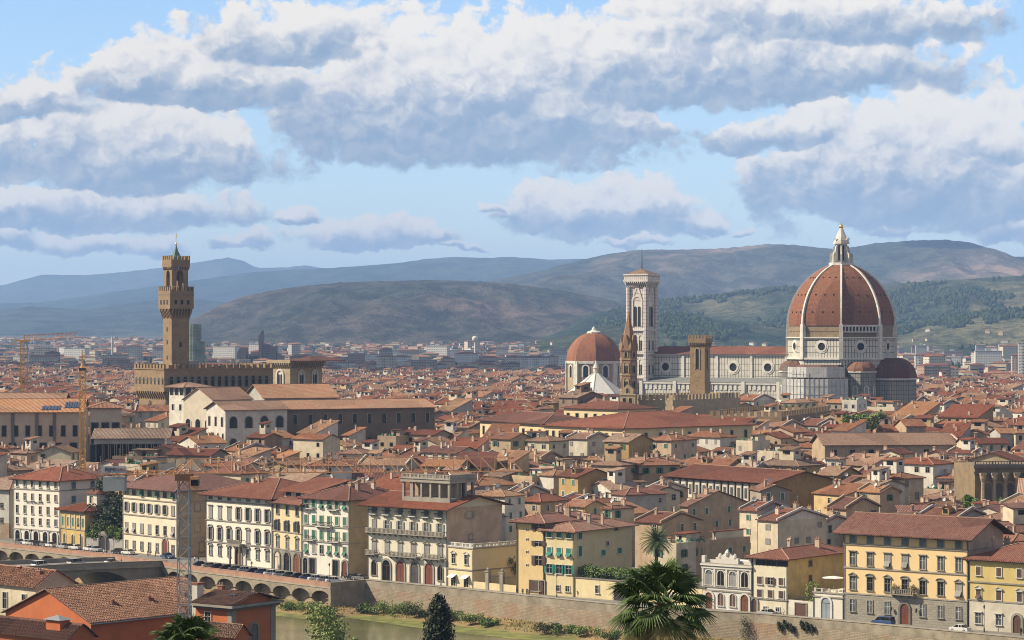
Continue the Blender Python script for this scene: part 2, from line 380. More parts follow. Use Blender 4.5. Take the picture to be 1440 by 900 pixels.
def top_mesh(w, kind, m):
    b = MB(); k = w / 2 + 0.3
    if kind == 'hood': b.box(-k, k, -0.42, 0, 0.0, 0.16, m); b.box(-k + 0.1, k - 0.1, -0.28, 0, -0.16, 0.0, m)
    else:
        b.box(-k, k, -0.40, 0, 0, 0.12, m)
        if kind == 'tri': out = [(-k, 0.12), (k, 0.12), (0, 0.62)]
        else: out = [(-k, 0.12), (k, 0.12)] + [(k * math.cos(math.pi * i / 8), 0.12 + 0.46 * math.sin(math.pi * i / 8)) for i in range(1, 8)]
        b.xz(out, -0.22, 0, m)
        n = len(out)
        for i in range(1, n):
            (xa, za), (xb, zb) = out[i], out[(i + 1) % n]
            b.xz([(xa, za), (xa, za + 0.12), (xb, zb + 0.12), (xb, zb)][::-1], -0.42, 0, m)
    return b.mesh('pediment')
def sill_mesh(w, m): return MB().box(-w / 2 - 0.28, w / 2 + 0.28, -0.32, 0, -0.16, 0.0, m).mesh('sill')
def window(par, face, W, u, z, w, h, kind='plain', fm=STONE, gm=GL, sh=None, shm=None, top=None, sill=True, y0=0.0):
    """face F: along x at y=y0 looking -y;  R: at x=W looking +x;  L: at x=0 looking -x.  u runs along the face"""
    loc, rz = {'F': ((u, y0, z), 0.0), 'R': ((W, u, z), R(90)), 'L': ((0, u, z), R(-90)), 'B': ((u, y0, z), R(180))}[face]
    w = round(w, 2); h = round(h, 2)
    o = link('window', cached(('win', w, h, kind, fm.name, gm.name), lambda: win_mesh(w, h, kind, fm, gm)), par, loc, rz)
    if sh:
        hs = h - w / 2 if kind == 'arch' else h
        for s in (-1, 1):
            me = cached(('sh', w, hs, sh, shm.name, s), lambda: mirror(shutter_mesh(w, hs, sh, shm), s))
            c = link('shutter', me, o)
            if sh == 'open': c.location.x = s * (w / 2 + 0.02)
            elif sh == 'ajar': c.location.x = s * (w / 2)
    if top: link('pediment', cached(('top', w, top, fm.name), lambda: top_mesh(w, top, fm)), o, (0, 0, h + 0.17))
    if sill: link('sill', cached(('sill', w, fm.name), lambda: sill_mesh(w, fm)), o)
    return o
def mirror(me, s):
    if s < 0:
        for v in me.vertices: v.co.x = -v.co.x
        me.flip_normals()
    return me
# ------------------------------------------------------------------ roofs
def roof_geo(b, kind, w, d, z, pitch, ov, m, th=0.22, ridge=None, corn=None):
    """top of the walls at height z; the wall box is 0..w by 0..d. Returns ridge height"""
    tp = math.tan(pitch)
    x0, x1, y0, y1 = -ov, w + ov, -ov, d + ov
    def slab(p):          # a roof plane: counter-clockwise from above
        q = [(a, c, e - th) for a, c, e in p]; n = len(p)
        b.faces(list(p) + q, [tuple(range(n)), tuple(range(2 * n - 1, n - 1, -1))] + [(i, n + i, n + (i + 1) % n, (i + 1) % n) for i in range(n)], m)
    ze = z - ov * tp + 0.1
    if kind == 'gx':
        H = z + 0.1 + d / 2 * tp; ym = d / 2
        slab([(x0, y0, ze), (x1, y0, ze), (x1, ym, H), (x0, ym, H)]); slab([(x1, y1, ze), (x0, y1, ze), (x0, ym + 0.002, H), (x1, ym + 0.002, H)])
        if ridge: b.box(x0 - 0.02, x1 + 0.02, ym - 0.16, ym + 0.16, H - 0.1, H + 0.09, ridge)
    elif kind == 'gy':
        H = z + 0.1 + w / 2 * tp; xm = w / 2
        slab([(x0, y1, ze), (x0, y0, ze), (xm, y0, H), (xm, y1, H)]); slab([(x1, y0, ze), (x1, y1, ze), (xm + 0.002, y1, H), (xm + 0.002, y0, H)])
        if ridge: b.box(xm - 0.16, xm + 0.16, y0 - 0.02, y1 + 0.02, H - 0.1, H + 0.09, ridge)
    elif kind == 'shed':
        H = z + 0.1 + d * tp
        slab([(x0, y0, ze), (x1, y0, ze), (x1, y1, H + ov * tp), (x0, y1, H + ov * tp)])
    elif kind == 'hip':
        k = min(w, d) / 2 + ov; H = ze + k * tp
        A, B, C, D_ = (x0, y0, ze), (x1, y0, ze), (x1, y1, ze), (x0, y1, ze)
        if w >= d: p, q = (x0 + k, d / 2, H), (x1 - k, d / 2, H)
        else: p, q = (w / 2, y0 + k, H), (w / 2, y1 - k, H)
        if w >= d: fs = [[A, B, q, p], [B, C, q], [C, D_, p, q], [D_, A, p]]
        else: fs = [[A, B, p], [B, C, q, p], [C, D_, q], [D_, A, p, q]]
        for f in fs: b.poly(f, m)
        lo = [(a, c, e - th) for a, c, e in (A, B, C, D_)]; up = [A, B, C, D_]
        for i in range(4): b.poly([lo[i], lo[(i + 1) % 4], up[(i + 1) % 4], up[i]], m)
        b.poly(lo[::-1], m)
        if ridge:
            for a, c in ((A, p), (B, q if w >= d else p), (C, q), (D_, p if w >= d else q), (p, q)): b.tube((a[0], a[1], a[2] + .03), (c[0], c[1], c[2] + .03), 0.15, ridge, 4)
    else:
        H = z
    return H
def wall_geo(b, kind, w, d, h, pitch, m):
    tp = math.tan(pitch)
    b.box(0, w, 0, d, -1.5, h, m, bottom=False)
    if kind == 'gx':
        for x, s in ((0, 1), (w, -1)):
            t = [(x, 0, h), (x, d, h), (x, d / 2, h + d / 2 * tp - 0.05)]; b.poly(t[::-1] if s > 0 else t, m)
    elif kind == 'gy':
        for y, s in ((0, 1), (d, -1)):
            t = [(0, y, h), (w, y, h), (w / 2, y, h + w / 2 * tp - 0.05)]; b.poly(t if s > 0 else t[::-1], m)
    elif kind == 'shed':
        b.poly([(0, d, h), (0, 0, h), (0, d, h + d * tp - .05)], m); b.poly([(w, 0, h), (w, d, h), (w, d, h + d * tp - .05)], m)
        b.poly([(w, d, h), (0, d, h), (0, d, h + d * tp - .05), (w, d, h + d * tp - .05)], m)
def chimney_geo(b, m, cap, k=0):
    if k == 0:
        b.box(-.35, .35, -.3, .3, -1, 1.0, m); b.box(-.42, .42, -.37, .37, 1.0, 1.1, m)
        for x in (-.3, .3): b.box(x - .06, x + .06, -.28, .28, 1.1, 1.4, m)
        b.poly([(-.45, -.4, 1.4), (.45, -.4, 1.4), (.45, 0, 1.65), (-.45, 0, 1.65)], cap); b.poly([(.45, .4, 1.4), (-.45, .4, 1.4), (-.45, 0, 1.65), (.45, 0, 1.65)], cap)
    elif k == 1:
        b.box(-.55, .55, -.35, .35, -1, 1.3, m); b.box(-.65, .65, -.45, .45, 1.3, 1.42, cap)
        for x in (-.3, .3): b.lathe([(.16, 1.42), (.13, 1.9)], cap, 6, x, 0)
    else:
        b.box(-.28, .28, -.28, .28, -1, 1.6, m); b.box(-.36, .36, -.36, .36, 1.6, 1.72, m); b.lathe([(.2, 1.72), (.2, 1.95), (.0, 2.15)], cap, 6)
def dish_geo(b):
    b.tube((0, 0, 0), (0, 0, 1.3), 0.05, METAL); pr = [(0.0, 0.0), (0.25, .03), (.45, .12), (.55, .22)]
    v = []; n = 10
    for r, q in pr:
        for i in range(n): t = 2 * math.pi * i / n; v.append((r * math.cos(t), -0.1 - q, 1.5 + r * math.sin(t)))
    b.faces(v, [(j * n + i, j * n + (i + 1) % n, (j + 1) * n + (i + 1) % n, (j + 1) * n + i) for j in range(3) for i in range(n)], WHITE)
    b.tube((0, -.1, 1.5), (0, -.75, 1.45), .03, METAL)
def antenna_geo(b):
    b.tube((0, 0, -1), (0, 0, 3.4), 0.045, METAL, 4); b.tube((-.7, 0, 3.1), (.7, 0, 3.1), .03, METAL, 4)
    for i in range(6): b.tube((-.6 + .24 * i, -.35, 3.1), (-.6 + .24 * i, .35, 3.1), .02, METAL, 3)
    b.tube((0, -.4, 2.4), (0, .4, 2.4), .03, METAL, 4)
def dormer_geo(b, wm, rm):
    b.box(-.9, .9, 0, 2.4, -.6, 1.3, wm); b.box(-.6, .6, -.03, 0, .1, 1.1, GL)
    b.poly([(-1.15, -.3, 1.2), (0, -.3, 1.75), (0, 2.6, 1.75), (-1.15, 2.6, 1.2)][::-1], rm); b.poly([(1.15, -.3, 1.2), (1.15, 2.6, 1.2), (0, 2.6, 1.75), (0, -.3, 1.75)][::-1], rm)
    b.poly([(-.9, 0, 1.3), (.9, 0, 1.3), (0, 0, 1.7)], wm)
# ------------------------------------------------------------------ the lie of the land
WL = [(-6000, 2500), (-1000, 1400), (-190, 765), (-143.5, 717.6), (-108.7, 682), (-78.7, 643.6), (-42.7, 602.6), (-35, 610), (-13.1, 590), (3.2, 573.3), (27.5, 550), (50.8, 537), (67.8, 522.5), (98.8, 494), (135, 461), (1200, -150), (6000, -200)]
FL = [(-190, 777), (-142.5, 732), (-89, 681), (-40, 626), (1, 588.5), (51, 548), (101.8, 508.8), (140, 479)]      # foot of the quay fronts
def interp(pts, t): return float(np.interp(t, [p[0] for p in pts], [p[1] for p in pts]))
def gz(x, y):
    if y > 2500: return min(45.0, (y - 2500) * 30 / 4500)
    if y < 330: return interp([(-100, 52), (0, 51), (30, 49), (60, 44), (100, 36), (200, 18), (330, 0)], y)
    return 0.0
G_PAVE = mat('paving_grey', (0.20, 0.18, 0.16), vary=0.15, scale=0.08, orand=0)
G_GRASS = mat('dry_bank_grass', (0.36, 0.235, 0.115), vary=0.1, scale=0.15, orand=0, col2=(0.15, 0.15, 0.045), bump=0.6, bscale=1.5)
G_HILL = mat('hillside_green', (0.05, 0.07, 0.02), vary=0.2, scale=0.1, orand=0)
G_PLAIN = mat('plain_fields', (0.075, 0.075, 0.045), vary=0.2, scale=0.004, orand=0, col2=(0.035, 0.05, 0.022))
G_BED = mat('river_bed', (0.10, 0.08, 0.04), vary=0.1, orand=0)
rows = [(-2600, None, G_HILL)] + [(v, None, G_HILL) for v in (-1200, -800, -620, -560, -530, -500, -460, -420, -360, -300, -240, -190, -150)] + [
    (-138, 0.0, G_HILL), (-128, -8.0, G_GRASS), (-17, -8.0, G_BED), (-14.5, -5.95, G_BED), (-10, -5.3, G_GRASS), (-0.3, -4.6, G_GRASS), (-0.25, 0.0, G_PAVE)] + [
    (v, None, G_PAVE) for v in (10, 30, 60, 120, 200, 300, 400, 600, 900, 1300, 1900)] + [(v, None, G_PLAIN) for v in (2600, 3500, 4500, 5500, 6500, 8000, 10500, 14000, 19000, 23500)]
b = MB(); nW = len(WL)
V = []
for v, z, m in rows:
    for i_, (x, y) in enumerate(WL):
        vv = v + ((3.9 if i_ <= 6 else .75) if -.5 < v < 0 else 0); V.append((x, y + vv, gz(x, y + vv) if z is None else z))
b.v = [tuple(p) for p in V]
for j in range(len(rows) - 1):
    for i in range(nW - 1):
        b.f.append([j * nW + i, j * nW + i + 1, (j + 1) * nW + i + 1, (j + 1) * nW + i]); b.mi.append(b.mat(rows[j + 1][2])); b.smf.append(False)
struct(b.build('ground'))
wm = bpy.data.materials.new('river_water'); wm.use_nodes = True
g = G(wm.node_tree); pb = wm.node_tree.nodes['Principled BSDF']
ge = g.n('ShaderNodeNewGeometry').outputs['Position']
g.put(pb.inputs['Base Color'], g.mix(g.ss(g.noise(ge, 0.05, 4), 0.35, 0.65), (0.085, 0.085, 0.035), (0.13, 0.125, 0.055)))
pb.inputs['Roughness'].default_value = 0.16; pb.inputs['Specular IOR Level'].default_value = 0.5
bp = g.n('ShaderNodeBump'); bp.inputs['Strength'].default_value = 0.25; bp.inputs['Distance'].default_value = 0.05
g.put(bp.inputs['Height'], g.noise(ge, 0.9, 4)); g.put(pb.inputs['Normal'], bp.outputs[0])
b = MB()
for i in range(1, nW - 2):
    (xa, ya), (xb, yb) = WL[i], WL[i + 1]
    b.poly([(xa, ya - 134, -5.9), (xb, yb - 134, -5.9), (xb, yb - 13.8, -5.9), (xa, ya - 13.8, -5.9)], wm)
struct(b.build('river'))
def along(pts, s):
    """point and unit direction at arc length s of a polyline in plan"""
    for (xa, ya), (xb, yb) in zip(pts, pts[1:]):
        L = math.hypot(xb - xa, yb - ya)
        if s <= L or (xb, yb) == tuple(pts[-1]): return xa + (xb - xa) * s / L, ya + (yb - ya) * s / L, (xb - xa) / L, (yb - ya) / L
        s -= L
# algae floating along the shallow margin
ALG = mat('algae_green', (0.27, 0.27, 0.065), rough=0.7, vary=0.15, scale=0.3, orand=0, col2=(0.11, 0.12, 0.035))
b = MB(); top = []; bot = []
for i in range(0, 60):
    x = -70 + 2.9 * i; y = interp(WL, x) - 14
    w = 3.5 + 6.5 * max(0, mnoise.noise((x * 0.06, 0.3, 0))) + (7 * math.exp(-((x + 8) / 16) ** 2)) + 3 * mnoise.noise((x * 0.3, 4, 0))
    top.append((x, y + 0.5, -5.88)); bot.append((x - 3, y - max(w, 0.6), -5.88))
for i in range(59): b.poly([bot[i], bot[i + 1], top[i + 1], top[i]], ALG)
o = b.build('algae'); tag(o, 'yellow green algae mat floating along the river bank', 'algae', kind='stuff')
# road along the quay with a kerbed pavement under the fronts
ROAD = mat('asphalt', (0.24, 0.225, 0.205), vary=0.1, scale=0.3, orand=0); KERB = mat('kerb_stone', (0.27, 0.25, 0.22), vary=0.1, orand=0)
b = MB(); c = MB(); xs = [x for x, y in WL[2:15]] + [p[0] for p in FL]; xs = sorted(set(xs))
xs = [x for x in xs if -190 <= x <= 135]
for xa, xb in zip(xs, xs[1:]):
    fa, fb = interp(FL, xa), interp(FL, xb); wa, wb = interp(WL, xa), interp(WL, xb)
    b.poly([(xa, wa + .1, .006), (xb, wb + .1, .006), (xb, fb - 2.4, .006), (xa, fa - 2.4, .006)], ROAD)
    v = [(xa, fa - 2.4, 0), (xb, fb - 2.4, 0), (xb, fb + .6, 0), (xa, fa + .6, 0), (xa, fa - 2.4, .13), (xb, fb - 2.4, .13), (xb, fb + .6, .13), (xa, fa + .6, .13)]
    c.faces(v, [(0, 1, 5, 4), (4, 5, 6, 7)], KERB)
struct(b.build('quay_road')); struct(c.build('pavement'))
# ------------------------------------------------------------------ hills
def hillmat(name, forest, olive, dry, dryf, sc):
    m = bpy.data.materials.new(name); m.use_nodes = True
    g = G(m.node_tree); b = m.node_tree.nodes['Principled BSDF']; b.inputs['Roughness'].default_value = 1; b.inputs['Specular IOR Level'].default_value = 0
    ge = g.n('ShaderNodeNewGeometry').outputs['Position']
    mp = g.n('ShaderNodeMapping'); g.put(mp.inputs[0], ge); mp.inputs[3].default_value = (1, 0.5, 2.2)
    a = g.noise(mp.outputs[0], sc, 8, 0.65, dist=0.4); n2 = g.noise(mp.outputs[0], sc * 9, 6, 0.75); n3 = g.noise(mp.outputs[0], sc * 0.45, 5, 0.6)
    c = g.mix(g.ss(a, 0.38, 0.62), forest, olive)
    c = g.mix(g.m('MULTIPLY', g.ss(n3, 0.47, 0.63), dryf), c, dry)
    c = g.mix(g.ss(n2, 0.42, 0.58), g.mix(1.0, c, (0.45, 0.5, 0.48), 'MULTIPLY'), c)
    g.put(b.inputs['Base Color'], c)
    bp = g.n('ShaderNodeBump'); bp.inputs['Strength'].default_value = 1.0; bp.inputs['Distance'].default_value = 22.0
    g.put(bp.inputs['Height'], n2); g.put(b.inputs['Normal'], bp.outputs[0])
    return m
def ridge(name, pts, D, span, m, amp, seed, cols=150, nv=26, p0=None, p1=None, pw=1.15):
    b = MB(); b.sm = True; p0 = pts[0][0]; p1 = pts[-1][0]; V = []
    for j in range(nv + 9):
        t = min(j / nv, 1.0); back = max(0, j - nv) / 8
        y = D - span * (1 - t) + span * 0.8 * back
        for i in range(cols + 1):
            px = p0 + (p1 - p0) * i / cols; crest = ZY(interp(pts, px), D) + 3 * mnoise.noise((px * .11, seed, 0)) * D / 9000
            x = (px - 720) / F * D * (0.35 + 0.65 * y / D)
            base = gz(x, y) - 6
            zz = base + (crest - base) * (t ** pw) if back == 0 else crest - (crest - base) * back ** 1.3
            w = math.sin(math.pi * min(t, 1)) if back == 0 else 0
            q = Vector((x / span * 5.2, y / span * 1.6, seed * 3.1))
            nn = (1 - abs(mnoise.noise(q)) * 2.2) * 0.6 + 0.5 * mnoise.noise(q * 2.7) + 0.25 * mnoise.noise(q * 6.1)
            zz += amp * w * nn * max(0.15, (crest - base)) / 300
            V.append((x, y, max(zz, base)))
    b.v = V; k = cols + 1; mi = b.mat(m)
    for j in range(nv + 8):
        for i in range(cols): b.f.append([j * k + i, j * k + i + 1, (j + 1) * k + i + 1, (j + 1) * k + i]); b.mi.append(mi); b.smf.append(True)
    return struct(b.build(name))
H1 = hillmat('far_forest', (0.035, 0.05, 0.04), (0.055, 0.066, 0.05), (0.09, 0.08, 0.055), 0.3, 0.0006)
H2 = hillmat('scrub_hill', (0.045, 0.050, 0.036), (0.085, 0.072, 0.055), (0.17, 0.115, 0.09), 0.7, 0.0016)
H3 = hillmat('bare_mountain', (0.045, 0.055, 0.042), (0.085, 0.078, 0.062), (0.33, 0.215, 0.165), 0.9, 0.0011)
H4 = hillmat('farmed_hill', (0.025, 0.042, 0.026), (0.068, 0.082, 0.046), (0.19, 0.165, 0.09), 0.7, 0.0030)
ridge('mountain', [(-260, 420), (-60, 410), (0, 402), (60, 386), (120, 387), (170, 383), (230, 376), (270, 370), (320, 362), (343, 367), (362, 377), (400, 376), (430, 373), (470, 380), (560, 392), (700, 400), (900, 405)], 23000, 5000, H1, 30, 1.0)
ridge('mountain', [(-260, 425), (-60, 428), (60, 425), (150, 412), (250, 398), (350, 383), (420, 379), (480, 376), (560, 370), (600, 364), (640, 361), (680, 363), (720, 361), (770, 365), (830, 364), (900, 369), (1000, 380), (1200, 400)], 16500, 4200, H1, 40, 2.0)
ridge('mountain', [(-260, 450), (-60, 445), (40, 430), (120, 436), (200, 424), (280, 420), (360, 432), (460, 440), (560, 455)], 12500, 2500, H1, 30, 3.0)
ridge('mountain', [(480, 440), (600, 412), (700, 393), (760, 381), (800, 370), (850, 358), (900, 351), (960, 351), (1020, 349), (1080, 343), (1130, 346), (1180, 351), (1230, 342), (1290, 338), (1330, 337), (1365, 341), (1400, 352), (1430, 362), (1460, 357), (1520, 352), (1700, 372)], 11000, 3600, H3, 105, 4.0, cols=260, nv=40)
ridge('hill', [(180, 492), (235, 478), (262, 462), (282, 444), (312, 428), (345, 416), (390, 407), (430, 402), (480, 397), (540, 395), (600, 394), (660, 395), (720, 399), (790, 408), (860, 422), (940, 440), (1050, 462), (1100, 480)], 7800, 1900, H2, 110, 5.0, cols=240, nv=36)
ridge('hill', [(760, 470), (840, 440), (900, 428), (960, 420), (1020, 412), (1080, 405), (1150, 404), (1220, 402), (1300, 396), (1380, 391), (1440, 387), (1520, 380), (1700, 390)], 6600, 1500, H4, 60, 6.0, cols=200, nv=36)
ridge('hill', [(740, 486), (800, 472), (850, 458), (900, 450), (950, 446), (1020, 450), (1100, 462), (1180, 470), (1250, 466), (1300, 455), (1360, 446), (1420, 434), (1460, 428), (1540, 420), (1700, 430)], 5200, 900, H4, 40, 7.0, cols=180, nv=26)
# ------------------------------------------------------------------ haze
hm = bpy.data.materials.new('haze_air'); hm.use_nodes = True; hm.node_tree.nodes.clear(); g = G(hm.node_tree)
pv = g.n('ShaderNodeVolumePrincipled'); pv.inputs['Color'].default_value = (0.355, 0.575, 1.0, 1); pv.inputs['Density'].default_value = 5.4e-5; pv.inputs['Anisotropy'].default_value = 0.0
oo = g.n('ShaderNodeOutputMaterial'); hm.node_tree.links.new(pv.outputs[0], oo.inputs['Volume'])
b = MB().box(-7500, 9000, -2900, 29000, -9.2, 800, hm); o = b.build('haze'); tag(o, 'pale blue haze over the far plain', 'haze', kind='stuff')
# ------------------------------------------------------------------ embankment
WALLM = blockwork('quay_masonry', (0.37, 0.31, 0.225), (0.45, 0.385, 0.285), (0.27, 0.23, 0.17), 0.8, 0.32, 0.03, vary=0.75, stain=(0.33, 0.19, 0.12), stainf=0.5, bump=0.7)
WALLP = mat('quay_render', (0.38, 0.33, 0.25), vary=0.2, scale=0.3, streak=0.5, orand=0, bump=0.3)
CAPM = mat('quay_coping', (0.40, 0.36, 0.30), vary=0.14, orand=0)
PINKM = mat('pink_parapet', (0.46, 0.27, 0.19), vary=0.12, scale=0.4, streak=0.3, orand=0)
def seg_strip(pts, y0, y1, z0, z1, m, name, par):
    """a wall of constant thickness that follows a polyline; y0..y1 are offsets behind the line"""
    b = MB(); N = []
    for i, (x, y) in enumerate(pts):
        a = pts[max(i - 1, 0)]; c = pts[min(i + 1, len(pts) - 1)]; L = math.hypot(c[0] - a[0], c[1] - a[1]); N.append((-(c[1] - a[1]) / L, (c[0] - a[0]) / L))
    for i in range(len(pts) - 1):
        (xa, ya), (xb, yb) = pts[i], pts[i + 1]; (na, ma), (nb, mb_) = N[i], N[i + 1]
        lo = [(xa + na * y0, ya + ma * y0), (xb + nb * y0, yb + mb_ * y0), (xb + nb * y1, yb + mb_ * y1), (xa + na * y1, ya + ma * y1)]
        v = [(x, y, z0) for x, y in lo] + [(x, y, z1) for x, y in lo]
        f = [(0, 1, 5, 4), (2, 3, 7, 6), (4, 5, 6, 7), (3, 2, 1, 0)]
        if i == 0: f.append((3, 0, 4, 7))
        if i == len(pts) - 2: f.append((1, 2, 6, 5))
        b.faces(v, f, m)
    return b.build(name, par)
right = WL[7:15]
t = thing('embankment_wall', 'long weathered stone river wall below the yellow palaces', 'wall')
seg_strip(right, 0, 0.9, -6.5, -0.9, WALLM, 'wall', t); seg_strip(right, 0.06, 0.8, -0.9, 0.95, WALLP, 'parapet', t); seg_strip(right, -0.05, 0.9, 0.95, 1.12, CAPM, 'coping', t)
left = WL[2:7]
t2 = thing('embankment_wall', 'arched river embankment with pink parapet and scalloped vaults', 'wall')
seg_strip(left, 2.2, 3.2, -7.0, -0.45, WALLM, 'wall', t2); seg_strip(left, 0, 0.35, -0.1, 1.0, PINKM, 'parapet', t2); seg_strip(left, -0.12, 3.0, -0.45, -0.1, CAPM, 'deck_edge', t2); seg_strip(left, -0.05, 0.42, 1.0, 1.1, PINKM, 'coping', t2)
e0, e1 = WL[6], WL[7]; seg_strip([e0, e1], 0, 0.8, -7, 1.05, WALLP, 'end_wall', t2)
Lt = sum(math.hypot(q[0] - p[0], q[1] - p[1]) for p, q in zip(left, left[1:])); nb = int(Lt / 7.8); pw = Lt / nb
def bay():
    b = MB(); w = pw
    out = [(w / 2, -0.46), (-w / 2, -0.46), (-w / 2, -2.9), (-w / 2 + .35, -2.9)]
    out += [(-(w / 2 - .35) * math.cos(math.pi * i / 12), -2.9 + 1.75 * math.sin(math.pi * i / 12)) for i in range(1, 12)] + [(w / 2 - .35, -2.9), (w / 2, -2.9)]
    # split in two halves so that every face stays simple
    for s in (0, 1):
        arcp = [(-(w / 2 - .35) * math.cos(math.pi * i / 12), -2.9 + 1.75 * math.sin(math.pi * i / 12)) for i in range(13)]
        for i in range(12):
            (xa, za), (xb, zb) = arcp[i], arcp[i + 1]
            if s == 0: b.xz([(xa, za), (xb, zb), (xb, -.46), (xa, -.46)], 0.0, 0.5, WALLP)
    b.box(-w / 2, -w / 2 + .35, 0, .5, -2.9, -.46, WALLP); b.box(w / 2 - .35, w / 2, 0, .5, -2.9, -.46, WALLP)
    for s in (-1, 1):
        x0, x1 = sorted((s * w / 2, s * (w / 2 - .5)))
        v = [(x0, 0.02, -2.9), (x1, 0.02, -2.9), (x1, 2.2, -4.6), (x0, 2.2, -4.6), (x0, 0.02, -2.0), (x1, 0.02, -2.0), (x1, 2.2, -2.0), (x0, 2.2, -2.0)]
        b.faces(v, [(0, 1, 5, 4), (1, 2, 6, 5), (3, 0, 4, 7), (3, 2, 1, 0)], WALLP)
    return b.mesh('arch')
bm_ = bay()
for i in range(nb):
    x, y, dx, dy = along(left, pw * (i + .5)); link('arch', bm_, t2, (x, y, 0), math.atan2(dy, dx))
# ------------------------------------------------------------------ bridge
BT = Vector((-0.62, -0.785)); BN = Vector((-0.785, 0.62)); B0 = Vector((-90.0, 658.0))
BRS = mat('bridge_stone', (0.36, 0.32, 0.26), vary=0.12, scale=0.3, streak=0.4, orand=0, bump=0.3)
t = thing('bridge', 'stone road bridge with low arches joining the far quay', 'bridge', (B0.x, B0.y, 0), math.atan2(BT.y, BT.x))
def bz(s): return 2.1 * math.sin(math.pi * max(0, min(1, (s + 2) / 134)))
def bridge_side(y0, y1):
    b = MB()
    spans = [(8, 34), (38, 66), (70, 98), (102, 126)]
    for i in range(134):
        s = i - 2.0; za, zb = bz(s) - .25, bz(s + 1) - .25
        def low(q):
            for a, e in spans:
                if a <= q <= e: return -8.2 + (bz(q) - 1.2 + 8.2) * math.sqrt(max(0, 1 - abs((q - (a + e) / 2) / ((e - a) / 2)) ** 2.2))
            return -8.2
        la, lb = low(s), low(s + 1)
        b.faces([(s, y0, la), (s + 1, y0, lb), (s + 1, y1, lb), (s, y1, la), (s, y0, za), (s + 1, y0, zb), (s + 1, y1, zb), (s, y1, za)],
                [(0, 1, 5, 4), (2, 3, 7, 6), (3, 2, 1, 0), (4, 5, 6, 7)], BRS)
    return b
bridge_side(-0.6 - 19, -0.6).build('arches', t)
def deckstrip(y0, y1, h0, h1, m, name, par):
    b = MB()
    for i in range(0, 134, 2):
        s = i - 2.0; za, zb = bz(s), bz(s + 2)
        b.faces([(s, y0, za + h0), (s + 2, y0, zb + h0), (s + 2, y1, zb + h0), (s, y1, za + h0), (s, y0, za + h1), (s + 2, y0, zb + h1), (s + 2, y1, zb + h1), (s, y1, za + h1)],
                [(0, 1, 5, 4), (2, 3, 7, 6), (4, 5, 6, 7), (3, 2, 1, 0)] + ([(3, 0, 4, 7)] if i == 0 else []), m)
    return b.build(name, par)
deckstrip(-20, 0, -0.35, 0.0, ROAD, 'deck', t); deckstrip(-0.55, -0.1, 0.0, 1.05, BRS, 'parapet', t); deckstrip(-20.0, -19.6, 0.0, 1.05, BRS, 'parapet', t)
deckstrip(-0.7, 0.05, 1.05, 1.18, CAPM, 'coping', t); deckstrip(-3.0, -0.56, 0.004, 0.14, KERB, 'footway', t); deckstrip(-0.06, 0.12, -0.5, 0.1, CAPM, 'cornice', t)
def bridge_pt(s, off): return (B0.x + BT.x * s + BN.x * off, B0.y + BT.y * s + BN.y * off, bz(s))
# ------------------------------------------------------------------ landmark helpers
BROWN = blockwork('forte_stone', (0.31, 0.215, 0.125), (0.37, 0.265, 0.16), (0.22, 0.155, 0.095), 0.9, 0.42, 0.03, vary=0.6)
PALER = blockwork('ashlar_pale', (0.46, 0.36, 0.22), (0.52, 0.42, 0.27), (0.34, 0.27, 0.17), 1.0, 0.5, 0.03, vary=0.5)
MARB = blockwork('marble_panels', (0.70, 0.67, 0.59), (0.63, 0.60, 0.53), (0.19, 0.21, 0.18), 1.6, 3.1, 0.17, off=0.0, vary=0.35, bump=0.15)
MARB2 = blockwork('marble_panels_small', (0.78, 0.73, 0.68), (0.72, 0.65, 0.61), (0.36, 0.33, 0.30), 1.15, 1.9, 0.16, off=0.0, vary=0.35, bump=0.15)
MARBW = mat('marble_white', (0.78, 0.75, 0.67), vary=0.12, scale=0.3, streak=0.3, orand=0)
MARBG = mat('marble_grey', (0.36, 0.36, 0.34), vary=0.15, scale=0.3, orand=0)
BRICKT = blockwork('tower_brick', (0.36, 0.20, 0.12), (0.42, 0.25, 0.155), (0.28, 0.19, 0.13), 0.6, 0.3, 0.03, vary=0.6)
ROUGH = mat('rough_masonry', (0.31, 0.23, 0.145), vary=0.15, scale=0.5, bump=0.5, orand=0)
GOLD = mat('gilt', (0.85, 0.55, 0.12), rough=0.3, metal=1.0, vary=0.02, orand=0)
COPPER = mat('copper_green', (0.16, 0.24, 0.18), vary=0.1, orand=0)
LEAD = mat('lead_grey', (0.22, 0.23, 0.23), vary=0.1, orand=0)
def merlons(b, x0, x1, y0, y1, z, m, w=1.1, gap=0.9, h=1.5, t=0.55, sides='FRLB', tail=True):
    def run(p, q):
        L = math.hypot(q[0] - p[0], q[1] - p[1]); n = max(1, int(round((L + gap) / (w + gap)))); st = (L + gap) / n; ww = st - gap
        dx, dy = (q[0] - p[0]) / L, (q[1] - p[1]) / L
        for i in range(n):
            s = i * st; cx, cy = p[0] + dx * (s + ww / 2), p[1] + dy * (s + ww / 2); a = math.atan2(dy, dx); b.at(cx, cy, z, a)
            if tail: b.xz([(-ww / 2, 0), (ww / 2, 0), (ww / 2, h), (0, h * .72), (-ww / 2, h)], -t / 2, t / 2, m)
            else: b.box(-ww / 2, ww / 2, -t / 2, t / 2, 0, h, m)
        b.M = None
    k = t / 2
    if 'F' in sides: run((x0, y0 + k), (x1, y0 + k))
    if 'B' in sides: run((x0, y1 - k), (x1, y1 - k))
    if 'R' in sides: run((x1 - k, y0 + w + .3), (x1 - k, y1 - w - .3))
    if 'L' in sides: run((x0 + k, y0 + w + .3), (x0 + k, y1 - w - .3))
